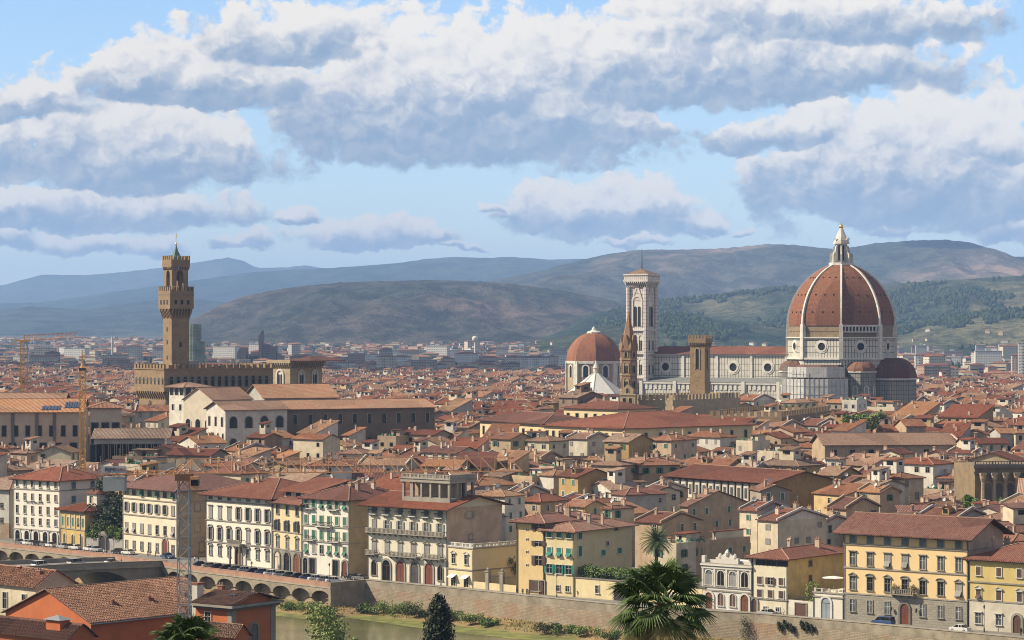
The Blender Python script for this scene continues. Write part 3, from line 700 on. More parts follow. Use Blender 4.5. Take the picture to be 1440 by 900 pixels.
def corbels(b, x0, x1, y0, y1, z0, z1, out, m, step=1.3, sides='FRLB'):
    """machicolation: brackets that step out by `out` between z0 and z1, carrying small arches"""
    def run(p, q):
        L = math.hypot(q[0] - p[0], q[1] - p[1]); n = max(2, int(round(L / step))); dx, dy = (q[0] - p[0]) / L, (q[1] - p[1]) / L
        for i in range(n + 1):
            s = L * i / n; b.at(p[0] + dx * s, p[1] + dy * s, 0, math.atan2(dy, dx)); t = step * 0.19
            b.faces([(-t, 0, z0), (t, 0, z0), (t, 0.02, z0), (-t, 0.02, z0), (-t, -out, z1), (t, -out, z1), (t, 0.02, z1), (-t, 0.02, z1), (-t, -out, z1 - .7), (t, -out, z1 - .7)],
                    [(0, 1, 9, 8), (8, 9, 5, 4), (1, 2, 6, 5, 9), (3, 0, 8, 4, 7), (4, 5, 6, 7)], m)
        b.M = None
    if 'F' in sides: run((x0, y0), (x1, y0))
    if 'R' in sides: run((x1, y0), (x1, y1))
    if 'B' in sides: run((x1, y1), (x0, y1))
    if 'L' in sides: run((x0, y1), (x0, y0))
def opening(par, face, W, u, z, w, h, kind='arch', fm=STONE, name='window', proud=0.1, gm=None, y0=0.0):
    """dark opening with a surround, as one mesh"""
    b = MB(); gm = gm or DARK
    if kind == 'arch':
        pts = arc(w, h - w / 2, 8); po = arc(w + 2 * proud * 3, h - w / 2, 8)
        b.xz([(-w / 2, 0), (w / 2, 0)] + pts, -0.04, 0.03, gm)
        for i in range(8): b.xz([pts[i], po[i], po[i + 1], pts[i + 1]], -proud * 1.4, 0.0, fm)
        for s in (-1, 1):
            a, c = sorted((s * w / 2, s * (w / 2 + proud * 3))); b.box(a, c, -proud * 1.4, 0, 0, h - w / 2, fm)
    elif kind == 'bifora':
        pts = arc(w, h - w / 2, 8); po = arc(w + 2 * proud * 4, h - w / 2, 8)
        b.xz([(-w / 2, 0), (w / 2, 0)] + pts, -0.04, 0.03, fm)
        for i in range(8): b.xz([pts[i], po[i], po[i + 1], pts[i + 1]], -proud * 2, 0.0, fm)
        for s in (-1, 1):
            a, c = sorted((s * w / 2, s * (w / 2 + proud * 4))); b.box(a, c, -proud * 2, 0, 0, h - w / 2, fm)
            k = w / 2 - w * .1; q = [(x + s * (k / 2 + w * .05), zz) for x, zz in arc(k, h * .62, 6)]
            b.xz([(q[-1][0], 0), (q[0][0], 0)] + q, -0.07, -0.04, gm)
    elif kind == 'rect':
        b.box(-w / 2, w / 2, -0.04, 0.03, 0, h, gm)
        for s in (-1, 1):
            a, c = sorted((s * w / 2, s * (w / 2 + proud * 2))); b.box(a, c, -proud * 1.4, 0, 0, h + proud * 2, fm)
        b.box(-w / 2, w / 2, -proud * 1.4, 0, h, h + proud * 2, fm)
    elif kind == 'round':
        n = 20; v = []
        for r, y in ((w / 2, -.04), (w / 2, -proud * 3), (w / 2 + h * .5, -proud * 3), (w / 2 + h * .5, -proud * 1.5), (w / 2 + h, -proud * 1.5), (w / 2 + h, 0)):
            for i in range(n): t = 2 * math.pi * i / n; v.append((r * math.cos(t), y, r * math.sin(t)))
        b.faces(v, [(j * n + i, j * n + (i + 1) % n, (j + 1) * n + (i + 1) % n, (j + 1) * n + i) for j in range(5) for i in range(n)], fm)
        b.faces([v[i] for i in range(n)], [tuple(range(n))], gm)
    loc, rz = {'F': ((u, y0, z), 0.0), 'R': ((W, u, z), R(90)), 'L': ((0, u, z), R(-90))}[face]
    return b.build(name, par, loc, rz)
def corner_frame(px, D, th):
    """world location of a corner seen at column px and distance D; th = clockwise turn of its front"""
    return Vector(((px - 720) * D / F, D, 0)), -R(th)
# ------------------------------------------------------------------ cathedral
DC = 1310.0; cx = (1183 - 720) * DC / F
def zc(y): return EYE - (y - HZ) * DC / F
cat = thing('cathedral', 'huge marble cathedral with a ribbed red octagonal dome and white lantern', 'cathedral', (cx, DC, 0), -R(30))
RO = 27.3; ZD = zc(458); ZL = zc(372)
def octa(r, ph=R(22.5)): return [(r * math.cos(ph + math.pi / 4 * i), r * math.sin(ph + math.pi / 4 * i)) for i in range(8)]
def dome_prof(R0, R1, h, n=14):
    # circular arc that starts upright at R0 and has radius R1 at height h
    k = R0 - R1; rc = (h * h + k * k) / (2 * k)
    return [(math.sqrt(max(rc * rc - (h * i / n) ** 2, 0)) - (rc - R0), h * i / n) for i in range(n + 1)]
pr = dome_prof(RO, 5.6, ZL - ZD)
b = MB(); b.lathe([(r - .25, ZD + z) for r, z in pr], TD, 8, ph=R(22.5)); dome = b.build('dome', cat)
for i in range(8):        # eight marble ribs
    b = MB(); a = R(22.5) + math.pi / 4 * i
    for (r0, z0), (r1, z1) in zip(pr, pr[1:]):
        b.at(0, 0, 0, a)
        w = .48; d = .6
        b.faces([(r0 - .8, -w, ZD + z0), (r0 + d, -w, ZD + z0), (r0 + d, w, ZD + z0), (r0 - .8, w, ZD + z0), (r1 - .8, -w, ZD + z1), (r1 + d, -w, ZD + z1), (r1 + d, w, ZD + z1), (r1 - .8, w, ZD + z1)],
                [(0, 1, 5, 4), (1, 2, 6, 5), (2, 3, 7, 6)], MARBW)
    b.build('rib', dome)
ocm = MB().box(-1.5, .22, -.3, .3, -.35, .35, DARK).mesh('oculus')
for k in range(8):        # small holes in the dome
    for lv in (.22, .5, .78):
        z = (ZL - ZD) * lv; r = float(np.interp(z, [q[1] for q in pr], [q[0] for q in pr])) * math.cos(R(22.5)) - .1
        for q in (-.55, 0, .55):
            x, y = rot2(r, q * r * .41, math.pi / 4 * k); link('oculus', ocm, dome, (x, y, ZD + z), math.pi / 4 * k)
lan = MB(); z = ZL
lan.prism(octa(6.3), z - .6, z + .9, MARBW); lan.prism(octa(3.0), z + .9, zc(340), MARBW); lan.prism(octa(4.2), zc(343), zc(340), MARBW); lan.prism(octa(3.8), zc(340), zc(338), MARBW)
lan.lathe([(3.5, zc(338)), (2.2, zc(330)), (1.0, zc(322)), (.5, zc(320))], MARBW, 8, ph=R(22.5))
for i in range(8):
    lan.at(0, 0, 0, R(22.5) + math.pi / 4 * i); lan.xz([(3.0, z + .9), (5.9, z + .9), (5.9, z + 5), (5.2, z + 6.2), (4.6, z + 6.0), (3.9, z + 9.2), (3.0, z + 9.8)], -.35, .35, MARBW); lan.lathe([(.35, zc(338)), (.3, zc(335)), (0, zc(333.4))], MARBW, 6, 3.9, 0)
    lan.at(0, 0, 0, math.pi / 4 * i); lan.box(2.6, 2.86, -.45, .45, z + 2, zc(345), DARK)
lan.M = None
lantern = lan.build('lantern', cat)
b = MB(); b.sm = True; b.lathe([(1.15 * math.sin(math.pi * i / 10), zc(318.6) - 1.15 * math.cos(math.pi * i / 10)) for i in range(11)], GOLD, 14); b.sm = False
b.tube((0, 0, zc(317)), (0, 0, zc(311)), .14, GOLD); b.box(-.7, .7, -.1, .1, zc(313.6), zc(313), GOLD); b.build('ball', lantern)
# drum
b = MB(); zt, zb_ = zc(458), zc(504)
b.prism(octa(27.3), zb_ - .1, zc(474), MARB); b.prism(octa(26.4), zc(474), zc(466), ROUGH); b.prism(octa(26.6), zc(466), zt - .2, ROUGH)
b.prism(octa(28.3), zc(475.5), zc(473.8), MARBW); b.prism(octa(28.2), zc(505), zc(502.5), MARBW)
for i in range(8):
    b.at(0, 0, 0, R(22.5) + math.pi / 4 * i); b.box(25.6, 28.2, -1.0, 1.0, zb_, zt + .6, MARBW)
b.M = None; drum = b.build('drum', cat)
ap = 27.3 * math.cos(R(22.5))
for i in range(8):        # round windows of the drum
    a = math.pi / 4 * i; o = opening(drum, 'F', 0, 0, 0, 3.9, 1.5, 'round', MARBW, 'round_window', .12); o.location = ((ap + .02) * math.cos(a), (ap + .02) * math.sin(a), zc(487)); o.rotation_euler = (0, 0, a + R(90))
b = MB(); a = R(-45); b.at(0, 0, 0, a); gp = ap + .6      # the one finished gallery, on the south-east side
b.box(gp - 1.6, gp, -10.4, 10.4, zc(467.5), zc(466), MARBW); b.box(gp - 1.6, gp, -10.4, 10.4, zc(459.5), zc(457), MARBW)
for i in range(12): y = -10.1 + 20.2 * i / 11; b.box(gp - .9, gp - .1, y - .3, y + .3, zc(466), zc(459.5), MARBW)
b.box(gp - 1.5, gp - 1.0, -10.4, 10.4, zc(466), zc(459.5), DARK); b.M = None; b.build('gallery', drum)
# body under the drum, tribunes and exedrae
b = MB(); b.prism(octa(27.0), -1, zb_, MARB); b.build('crossing', cat)
DARKT = T1
MARBD = blockwork('marble_weathered_shaded', (0.36, 0.345, 0.31), (0.30, 0.29, 0.265), (0.13, 0.14, 0.125), 1.3, 2.2, 0.16, off=0.0, vary=.6, bump=.2)  # weathered marble, its colour also darkened for the shade on the tribunes
def tribune(ax, r, zs, zr, roofm, name, big=True):
    t = MB(); k = 8; c = 26.0 if big else 25.5
    ox, oy = c * math.cos(ax), c * math.sin(ax)
    t.at(ox, oy, 0, ax)
    pts = [(r * math.cos(-math.pi / 2 * 1.25 + math.pi * 1.25 * i / 5), r * math.sin(-math.pi / 2 * 1.25 + math.pi * 1.25 * i / 5)) for i in range(6)]
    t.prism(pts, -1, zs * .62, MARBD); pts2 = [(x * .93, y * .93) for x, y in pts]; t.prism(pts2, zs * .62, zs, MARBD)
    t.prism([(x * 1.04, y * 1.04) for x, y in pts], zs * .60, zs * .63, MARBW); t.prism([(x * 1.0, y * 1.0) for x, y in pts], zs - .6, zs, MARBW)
    o = t.build(name, cat)
    d = MB(); d.at(ox, oy, 0, ax); q = dome_prof(r * .95, .4, zr - zs, 8)
    d.lathe([(rr, zs + z) for rr, z in q], roofm, 5 if big else 7, a0=-math.pi / 2 * 1.25, a1=math.pi / 2 * 1.25); d.build('half_dome', o)
    for i in range(5):
        xm, ym = (pts[i][0] + pts[i + 1][0]) / 2, (pts[i][1] + pts[i + 1][1]) / 2; a2 = math.atan2(ym, xm)
        wx, wy = rot2(xm * 1.003, ym * 1.003, ax)
        if big: w_ = opening(o, 'F', 0, 0, 0, 3.0, 10, 'arch', MARBW, 'window', .28, GL)
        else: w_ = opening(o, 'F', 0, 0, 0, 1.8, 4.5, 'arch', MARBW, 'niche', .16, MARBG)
        w_.location = (ox + wx, oy + wy, zs * .62 - 14 if big else zs * .70); w_.rotation_euler = (0, 0, ax + a2 + R(90))
        if not big: w_.location = (ox + wx * .945, oy + wy * .945, zs * .70)
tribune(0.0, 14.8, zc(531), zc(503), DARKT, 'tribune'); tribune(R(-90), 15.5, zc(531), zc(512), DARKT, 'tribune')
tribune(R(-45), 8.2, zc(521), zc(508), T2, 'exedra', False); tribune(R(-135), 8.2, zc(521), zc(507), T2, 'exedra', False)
# nave and aisles
b = MB(); L = -106.0; hw = 10.5
b.box(L, -22, -hw, hw, 20, zc(500.5), MARB); b.box(L, -22, -hw - .7, hw + .7, zc(500.5), zc(498.5), MARBW)
for sd in (-1, 1):
    y0, y1 = sorted((sd * (hw + .01), sd * (hw + 10))); b.box(L, -24, y0, y1, -1, zc(541), MARB)
    ya, yb = sorted((sd * (hw + 9.4), sd * (hw + 10.7))); b.box(L, -24, ya, yb, zc(541), zc(539), MARBW)
    ya, yb = sorted((sd * (hw + 9.95), sd * (hw + 10.35)))
    for i in range(30): x = L + 1.3 + i * 2.7; b.box(x, x + 1.5, ya, yb, zc(549), zc(541) - .01, MARBW)
    for i in range(5): x = L + 1 + i * 19.6; ya, yb = sorted((sd * (hw + 9.5), sd * (hw + 11))); b.box(x, x + 1.8, ya, yb, -1, zc(537), MARBW); ya, yb = sorted((sd * (hw - .5), sd * (hw + .5))); b.box(x, x + 1.4, ya, yb, zc(533), zc(499), MARBW)
b.box(L - 2.5, L, -22, 22, -1, zc(538), MARB); b.box(L - 2.5, L, -hw - 1, hw + 1, zc(538), zc(489), MARB)
nave = b.build('nave', cat)
b = MB(); zr, ze = zc(487.5), zc(498.5)
for s in (-1, 1):
    b.poly([(L - 1, s * (hw + 1.2), ze), (-20, s * (hw + 1.2), ze), (-20, 0, zr), (L - 1, 0, zr)][::-s], T1)
    b.poly([(L, s * (hw + 10.6), zc(538.5)), (-24, s * (hw + 10.6), zc(538.5)), (-24, s * hw, zc(532)), (L, s * hw, zc(532))][::-s], LEAD)
b.build('roof', nave)
for i in range(4): opening(nave, 'F', 0, L + 11 + i * 19.6, zc(517), 4.2, 1.6, 'round', MARBW, 'round_window', .14, y0=-hw - .02)
for i in range(4): opening(nave, 'F', 0, L + 11 + i * 19.6, 12, 2.4, 12, 'arch', MARBW, 'window', .22, GL, y0=-hw - 10.02)
# restoration scaffolding with white sheeting round the south tribune
sc_ = thing('scaffolding', 'scaffold with pale sheeting wrapped round a cathedral tribune', 'scaffolding', (cx + 30 * -.5 - 0.5, DC + 30 * -.866, 0), -R(30))
SHEET = mat('scaffold_sheet', (0.62, 0.62, 0.60), vary=0.12, scale=0.4, streak=0.35, orand=0); POLE = mat('scaffold_pole', (0.34, 0.33, 0.32), vary=0.05, orand=0)
b = MB(); pts = [(18.6 * math.cos(R(-202 + 37 * i)), 18.6 * math.sin(R(-202 + 37 * i)) + 3) for i in range(6)]
for (xa, ya), (xb, yb) in zip(pts, pts[1:]): b.prism([(xa, ya), (xb, yb), (xb * .99, yb * .99 + .06), (xa * .99, ya * .99 + .06)], 4, zc(531) , SHEET)
pts2 = [(x * .86, (y - 3) * .86 + 3) for x, y in pts]
for (xa, ya), (xb, yb) in zip(pts2, pts2[1:]): b.prism([(xa, ya), (xb, yb), (xb * .99, yb * .99 + .06), (xa * .99, ya * .99 + .06)], zc(529), zc(515), SHEET)
b.build('sheeting', sc_)
b = MB()
for (xa, ya), (xb, yb) in zip(pts, pts[1:]):
    for k in range(5):
        x, y = xa + (xb - xa) * k / 5, ya + (yb - ya) * k / 5; b.tube((x * 1.01, y * 1.01, 0), (x * 1.01, y * 1.01, zc(513)), .1, POLE, 4)
    for k in range(9): z = 8 + k * 4.2; b.tube((xa * 1.01, ya * 1.01, z), (xb * 1.01, yb * 1.01, z), .08, POLE, 4)
b.build('poles', sc_)
# ------------------------------------------------------------------ bell tower of the cathedral
D = 1345.0; s = F / D
def zt_(y): return EYE - (y - HZ) / s
loc, rz = corner_frame(908.5, D, 31)
t = thing('bell_tower', 'tall square pale marble bell tower beside the cathedral', 'bell tower', loc, rz)
W = 10.4
b = MB(); b.box(-W, 0, 0, W, -1, zt_(404), MARB2)
for x, y in ((-W, 0), (0, 0), (0, W), (-W, W)): b.prism([(x + 1.35 * math.cos(R(22.5 + 45 * i)), y + 1.35 * math.sin(R(22.5 + 45 * i))) for i in range(8)], -1, zt_(404), MARB2)
for y in (464, 497, 531, 561): b.box(-W - .9, .9, -.9, W + .9, zt_(y + 1.2), zt_(y - .8), MARBW)
tow = b.build('shaft', t)
b = MB(); b.box(-W - 1.8, 1.8, -1.8, W + 1.8, zt_(394), zt_(386), MARB2); b.box(-W - 2.1, 2.1, -2.1, W + 2.1, zt_(387), zt_(385), MARBW); b.box(-W - 2.1, 2.1, -2.1, W + 2.1, zt_(396), zt_(393.4), MARBW)
corbels(b, -W - .6, .6, -.6, W + .6, zt_(404), zt_(395.6), 1.5, MARBW, 1.2); b.build('parapet', t)
b = MB(); k = W + 2.6; b.at(-W / 2, W / 2, 0); b.lathe([(k * .707, zt_(385)), (.5, zt_(378)), (0, zt_(377))], T4, 4, ph=R(45)); b.M = None; rf = b.build('roof', t)
MB().tube((-W / 2, W / 2, zt_(379)), (-W / 2, W / 2, zt_(348)), .28, IRON, 5, .1).build('mast', rf)
for f_ in 'FR':
    o = opening(tow, f_, 0, -W / 2 if f_ == 'F' else W / 2, zt_(459), 4.6, 15.5, 'bifora', MARBW, 'window', .22); o2 = MB(); o2.xz([(-3.3, 0), (3.3, 0), (0, 8.6)], -.5, 0, MARB2); o2.xz([(-3.4, 0), (-2.7, 0), (0, 7.0), (2.7, 0), (3.4, 0), (0, 9.4)], -.7, -.5, MARBW); o2.build('gable', o, (0, 0.3, 13.5))
    for zz, hh in ((493, 8), (527, 8)):
        for du in (-2.1, 2.1): opening(tow, f_, 0, (-W / 2 if f_ == 'F' else W / 2) + du, zt_(zz), 2.0, hh, 'bifora', MARBW, 'window', .16)
    for i in range(5): opening(tow, f_, 0, (-W / 2 if f_ == 'F' else W / 2) - 3.4 + i * 1.7, zt_(556), .9, 3, 'rect', MARBW, 'niche', .12)
# ------------------------------------------------------------------ domed chapel
D = 1560.0; s = F / D
def zt_(y): return EYE - (y - HZ) / s
t = thing('domed_chapel', 'ochre church chapel under a red faceted dome, left of the bell tower', 'church', ((835 - 720) * D / F, D, 0), -R(20))
def octs(r): return octa(r, R(22.5))
b = MB(); b.prism(octs(16.6), -1, zt_(509), PALER); b.prism(octs(17.4), zt_(511), zt_(507.5), MARBW)
for i in range(8): b.at(0, 0, 0, R(22.5) + math.pi / 4 * i); b.box(15.6, 17.2, -1.5, 1.5, 0, zt_(508), MARBW)
b.M = None; dr = b.build('drum', t)
pr = dome_prof(16.8, 4.0, zt_(468) - zt_(508), 12); b = MB(); b.lathe([(r, zt_(508) + z) for r, z in pr], TD, 8, ph=R(22.5)); dm = b.build('dome', t)
b = MB(); b.lathe([(4.6, zt_(469)), (4.4, zt_(466.5)), (1.4, zt_(464.5)), (1.2, zt_(462)), (0, zt_(459))], MARBW, 8); b.build('lantern', dm)
for i in range(8):
    a = math.pi / 4 * i; o = opening(dr, 'F', 0, 0, 0, 3.2, 7.0, 'arch', MARBW, 'window', .3, GL); q = 16.6 * math.cos(R(22.5)) + .02; o.location = (q * math.cos(a), q * math.sin(a), zt_(530)); o.rotation_euler = (0, 0, a + R(90))
# ------------------------------------------------------------------ baptistery roof
D = 1400.0; s = F / D
def zt_(y): return EYE - (y - HZ) / s
t = thing('baptistery', 'white marble pyramid roof with small lantern in front of the red chapel dome', 'baptistery', ((838 - 720) * D / F, D, 0), -R(30))
b = MB(); b.prism(octa(15.5), -1, zt_(553), MARB); b.build('wall', t)
ROOFW = mat('roof_marble', (0.70, 0.69, 0.66), vary=0.06, orand=0)
b = MB(); b.lathe([(16.2, zt_(553)), (1.2, zt_(523.5))], ROOFW, 8, ph=R(22.5))
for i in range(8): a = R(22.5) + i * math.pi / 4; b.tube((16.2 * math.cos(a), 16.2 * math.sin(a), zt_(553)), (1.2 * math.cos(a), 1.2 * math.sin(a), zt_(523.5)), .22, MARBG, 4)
rf = b.build('roof', t)
MB().lathe([(1.5, zt_(524)), (1.4, zt_(518)), (1.8, zt_(517.5)), (.9, zt_(513)), (0, zt_(506))], MARBW, 8).build('lantern', rf)
# ------------------------------------------------------------------ hexagonal brick spire
D = 1050.0; s = F / D
def zt_(y): return EYE - (y - HZ) / s
t = thing('spire_tower', 'slender hexagonal brick bell tower with pointed spire', 'bell tower', ((884 - 720) * D / F, D, 0), 0)
hexa = lambda r: [(r * math.cos(R(-82 + 60 * i)), r * math.sin(R(-82 + 60 * i))) for i in range(6)]
b = MB(); b.prism(hexa(3.65), -1, zt_(492), BRICKT)
for y in (505, 527, 549): b.prism(hexa(3.9), zt_(y + .8), zt_(y - .8), PALER)
b.prism(hexa(4.2), zt_(493), zt_(490), BRICKT); sh = b.build('shaft', t)
b = MB(); b.lathe([(3.5, zt_(490)), (0.12, zt_(437.5))], BRICKT, 6, ph=R(-82))
for i in range(6):
    a = R(-52 + 60 * i); b.at(0, 0, 0, a); q = 3.5 * .866; b.faces([(q + .25, -1.5, zt_(490)), (q + .25, 1.5, zt_(490)), (q + .15, 0, zt_(471)), (q - 2.2, 0, zt_(471)), (q - .5, -1.5, zt_(490)), (q - .5, 1.5, zt_(490))], [(0, 1, 2), (0, 2, 3, 4), (1, 5, 3, 2)], BRICKT)
    b.at(0, 0, 0, a + R(30)); b.lathe([(.5, zt_(490)), (.45, zt_(486)), (0, zt_(480))], PALER, 5, 3.7, 0)
b.M = None; b.build('spire', t)
for i in (-1, 0, 1, 2):
    a = R(-52 + 60 * i - 60); q = 3.65 * .866 + .02
    for y, h in ((524, 4.2), (546, 4.2), (502, 2.6)):
        o = opening(sh, 'F', 0, 0, 0, 1.7 if h > 3 else 1.2, h, 'bifora', PALER, 'window', .1); o.location = (q * math.cos(a), q * math.sin(a), zt_(y)); o.rotation_euler = (0, 0, a + R(90))
# bell gable in front of it
D = 1035.0; s = F / D
loc, rz = corner_frame(893, D, 25); w = 6.6
t = thing('bell_gable', 'pale stone bell gable with two arched openings below the brick spire', 'bell gable', loc, rz)
b = MB(); z0, z1 = zt_(600), zt_(556); b.box(-w, 0, 0, 1.6, z0 - 22, z1, PALER); b.box(-w - .4, .4, -.3, 1.9, z1, z1 + .5, PALER); b.xz([(-w + .8, z1 + .5), (-.8, z1 + .5), (-.8, z1 + 2.4), (-w / 2, z1 + 4.4), (-w + .8, z1 + 2.4)], 0, 1.5, PALER); g_ = b.build('wall', t)
for u in (-w * .3, -w * .7): opening(g_, 'F', 0, u, z1 - 6.2, 1.5, 5.2, 'arch', PALER, 'bell_opening', .1)
opening(g_, 'F', 0, -w / 2, z1 + .9, 1.0, 2.0, 'arch', PALER, 'bell_opening', .08)
# ------------------------------------------------------------------ square fortress tower and its crenellated palace
D = 1080.0; s = F / D
def zt_(y): return EYE - (y - HZ) / s
loc, rz = corner_frame(991, D, 24)
TOWS = blockwork('tower_sandstone', (.37, .255, .14), (.42, .30, .17), (.27, .19, .11), .9, .45, .03, vary=.6)
t = thing('fortress_tower', 'square brown stone tower with battlements in front of the long nave', 'tower', loc, rz)
W, d = 6.6, 6.6
b = MB(); b.box(-W, 0, 0, d, -1, zt_(486), TOWS)
sh = b.build('shaft', t)
b = MB(); b.box(-W - .7, .7, -.7, d + .7, zt_(482), zt_(476), BROWN); corbels(b, -W, 0, 0, d, zt_(487.5), zt_(482), .7, BROWN, .95); merlons(b, -W - .7, .7, -.7, d + .7, zt_(476), BROWN, .75, .7, 1.5, .4, tail=False); b.build('battlement', t)
opening(sh, 'F', 0, -W / 2, zt_(519), 1.5, 8.6, 'arch', PALER, 'window', .16); opening(sh, 'R', 0, d / 2, zt_(519), 1.5, 8.6, 'arch', PALER, 'window', .16)
b = MB(); 
for i in range(7):
    for j in range(2): x = -W + .8 + rnd.random() * (W - 1.6); z = zt_(560) + i * 3.6 + j * 1.5; b.box(x - .14, x + .14, -.04, .02, z, z + .35, DARK)
b.build('putlog_hole', sh)
MB().tube((-W / 2, d / 2, zt_(476)), (-W / 2, d / 2, zt_(445)), .12, IRON).build('mast', t)
def crenel(name, label, pxl, pxc, pxr, D, th, y, z0, m, mk, arches=0):
    loc, rz = corner_frame(pxc, D, th); X = loc.x; c, s_ = math.cos(R(th)), math.sin(R(th)); a = (pxl - 720) / F; w = (X - a * D) / (c + a * s_); a = (pxr - 720) / F; d = (a * D - X) / (s_ - a * c)
    z = EYE - (y - HZ) * D / F
    t = thing(name, label, 'palace', loc, rz); b = MB(); b.box(-w, 0, 0, d, z0, z, m); wl = b.build('wall', t)
    b = MB(); merlons(b, -w, 0, 0, d, z, m, mk, mk * .75, mk * 1.25, .6, tail=False); b.build('battlement', t)
    b = MB(); b.box(-w + .6, -.6, .6, d - .6, z - .6, z - .2, T4); b.build('roof', t)
    if arches:
        b = MB(); corbels(b, -w, 0, 0, d, z - 3.6, z - 2.0, .5, m, 1.3, 'FR'); b.box(-w - .5, .5, -.5, d + .5, z - 2.0, z - .01, m); b.build('machicolation', wl)
    return t, w, d, z
crenel('crenellated_palace', 'battlemented stone palace at the foot of the square fortress tower', 893, 946, 1041, 1045, 33, 563, -1, PALER, 1.7)
crenel('crenellated_palace', 'low battlemented stone wall with arched corbels below the cathedral scaffold', 998, 1098, 1167, 955, 20, 586, -1, BROWN, 1.5, 1)
# ------------------------------------------------------------------ town hall with its high tower
D = 1000.0; s = F / D
def zt_(y): return EYE - (y - HZ) / s
loc, rz = corner_frame(231, D, 56)
c, s_ = math.cos(R(56)), math.sin(R(56))
a = (189 - 720) / F; w = (loc.x - a * D) / (c + a * s_); a = (384 - 720) / F; d = (a * D - loc.x) / (s_ - a * c)
t = thing('town_hall', 'brown stone fortress town hall with battlements and a high battlemented tower', 'town hall', loc, rz)
b = MB(); b.box(-w + 1.4, -1.4, 1.4, d - 1.4, -1, zt_(551), BROWN); b.box(-w, 0, 0, d, zt_(551), zt_(520), BROWN)
corbels(b, -w + 1.4, -1.4, 1.4, d - 1.4, zt_(563), zt_(551), 1.4, BROWN, 2.0); b.box(-w - .15, .15, -.15, d + .15, zt_(534.5), zt_(533.7), STONED); wl = b.build('wall', t)
b = MB(); b.box(-w - .3, .3, -.3, d + .3, zt_(520), zt_(518.4), BROWN); merlons(b, -w - .1, .1, -.1, d + .1, zt_(518.4), BROWN, 1.7, 1.15, 1.75, .7, 'FRLB'); b.build('battlement', wl)
for i in range(8): opening(wl, 'F', 0, -w + 1.8 + i * (w - 3.2) / 7, zt_(541), .95, 2.6, 'arch', STONED, 'window', .08)
for i in range(15): opening(wl, 'R', 0, 3 + i * (d - 6) / 14, zt_(545), 1.5, 4.2, 'arch', STONED, 'window', .12)
b = MB(); b.box(-w + 1, -1, 1.0, d - 1, zt_(522), zt_(521), LEAD); b.poly([(-w + 2, 16, zt_(520)), (-2, 16, zt_(520)), (-2, d / 2 + 8, zt_(512)), (-w + 2, d / 2 + 8, zt_(512))], T5); b.poly([(-2, d - 2, zt_(520)), (-w + 2, d - 2, zt_(520)), (-w + 2, d / 2 + 8, zt_(512)), (-2, d / 2 + 8, zt_(512))], T5); b.poly([(-2, 16, zt_(520)), (-2, d - 2, zt_(520)), (-2, d / 2 + 8, zt_(512))], BROWN); b.build('roof', t)
b = MB(); b.box(-8.5, -2.2, 5.5, 15.5, zt_(522), zt_(508.5), plaster('grey')); b.box(-8.8, -1.9, 5.2, 15.8, zt_(508.5), zt_(507.6), STW); b.build('roof_house', t)
# the tower stands a little back from the corner
tw = 7.6; off = 1.6
b = MB(); x0, x1, y0, y1 = -tw - off, -off, off + 2.4, off + 2.4 + tw
LIGHT = BROWN
b.box(x0, x1, y0, y1, zt_(522), zt_(441), LIGHT); sh = b.build('tower_shaft', t)
for y in (484, 466, 506): opening(sh, 'F', 0, (x0 + x1) / 2, zt_(y), .7, 1.5, 'rect', STONED, 'window', .08, y0=y0)
opening(sh, 'R', x1, (y0 + y1) / 2, zt_(488), .9, 1.8, 'rect', STONED, 'window', .08)
o = 1.35
b = MB(); corbels(b, x0, x1, y0, y1, zt_(448.5), zt_(434), o, BROWN, 1.28); b.box(x0 - o, x1 + o, y0 - o, y1 + o, zt_(434), zt_(408.5), BROWN); b.box(x0 - o - .12, x1 + o + .12, y0 - o - .12, y1 + o + .12, zt_(414.3), zt_(413.5), STONED)
merlons(b, x0 - o, x1 + o, y0 - o, y1 + o, zt_(408.5), BROWN, 1.0, .85, 1.7, .5); hd = b.build('tower_head', t)
for i in range(3): opening(hd, 'F', 0, x0 + 1.1 + i * (tw - 2.2) / 2, zt_(428), .95, 1.7, 'rect', STONED, 'window', .08, y0=y0 - o); opening(hd, 'R', x1 + o, y0 + 1.1 + i * (tw - 2.2) / 2, zt_(428), .95, 1.7, 'rect', STONED, 'window', .08)
b = MB(); k = .3     # belfry: four corner piers and arches
for cx_, cy_ in ((x0 + k, y0 + k), (x1 - k, y0 + k), (x1 - k, y1 - k), (x0 + k, y1 - k)): sx = 1 if cx_ < (x0 + x1) / 2 else -1; sy = 1 if cy_ < (y0 + y1) / 2 else -1; xa, xb = sorted((cx_, cx_ + sx * 2.0)); ya, yb = sorted((cy_, cy_ + sy * 2.0)); b.box(xa, xb, ya, yb, zt_(409), zt_(385), BROWN)
aw = tw - 2 * k - 4.0; zsp = zt_(385)
for f_ in range(4):
    b.at((x0 + x1) / 2, (y0 + y1) / 2, 0, math.pi / 2 * f_); yy = -tw / 2 + k; pts = arc(aw, zsp, 8)
    for i in range(8): (xa, za), (xb, zb) = pts[i], pts[i + 1]; b.xz([(xa, za), (xa, zt_(378)), (xb, zt_(378)), (xb, zb)], yy, yy + 1.6, BROWN)
    b.box(-tw / 2 + k, -aw / 2, yy, yy + 2.0, zsp, zt_(378), BROWN); b.box(aw / 2, tw / 2 - k - 2.01, yy + .01, yy + 1.9, zsp, zt_(378) - .01, BROWN)
b.M = None; b.box(x0 + 1.5, x1 - 1.5, y0 + 1.5, y1 - 1.5, zt_(409), zt_(407), STONED); bf = b.build('belfry', t)
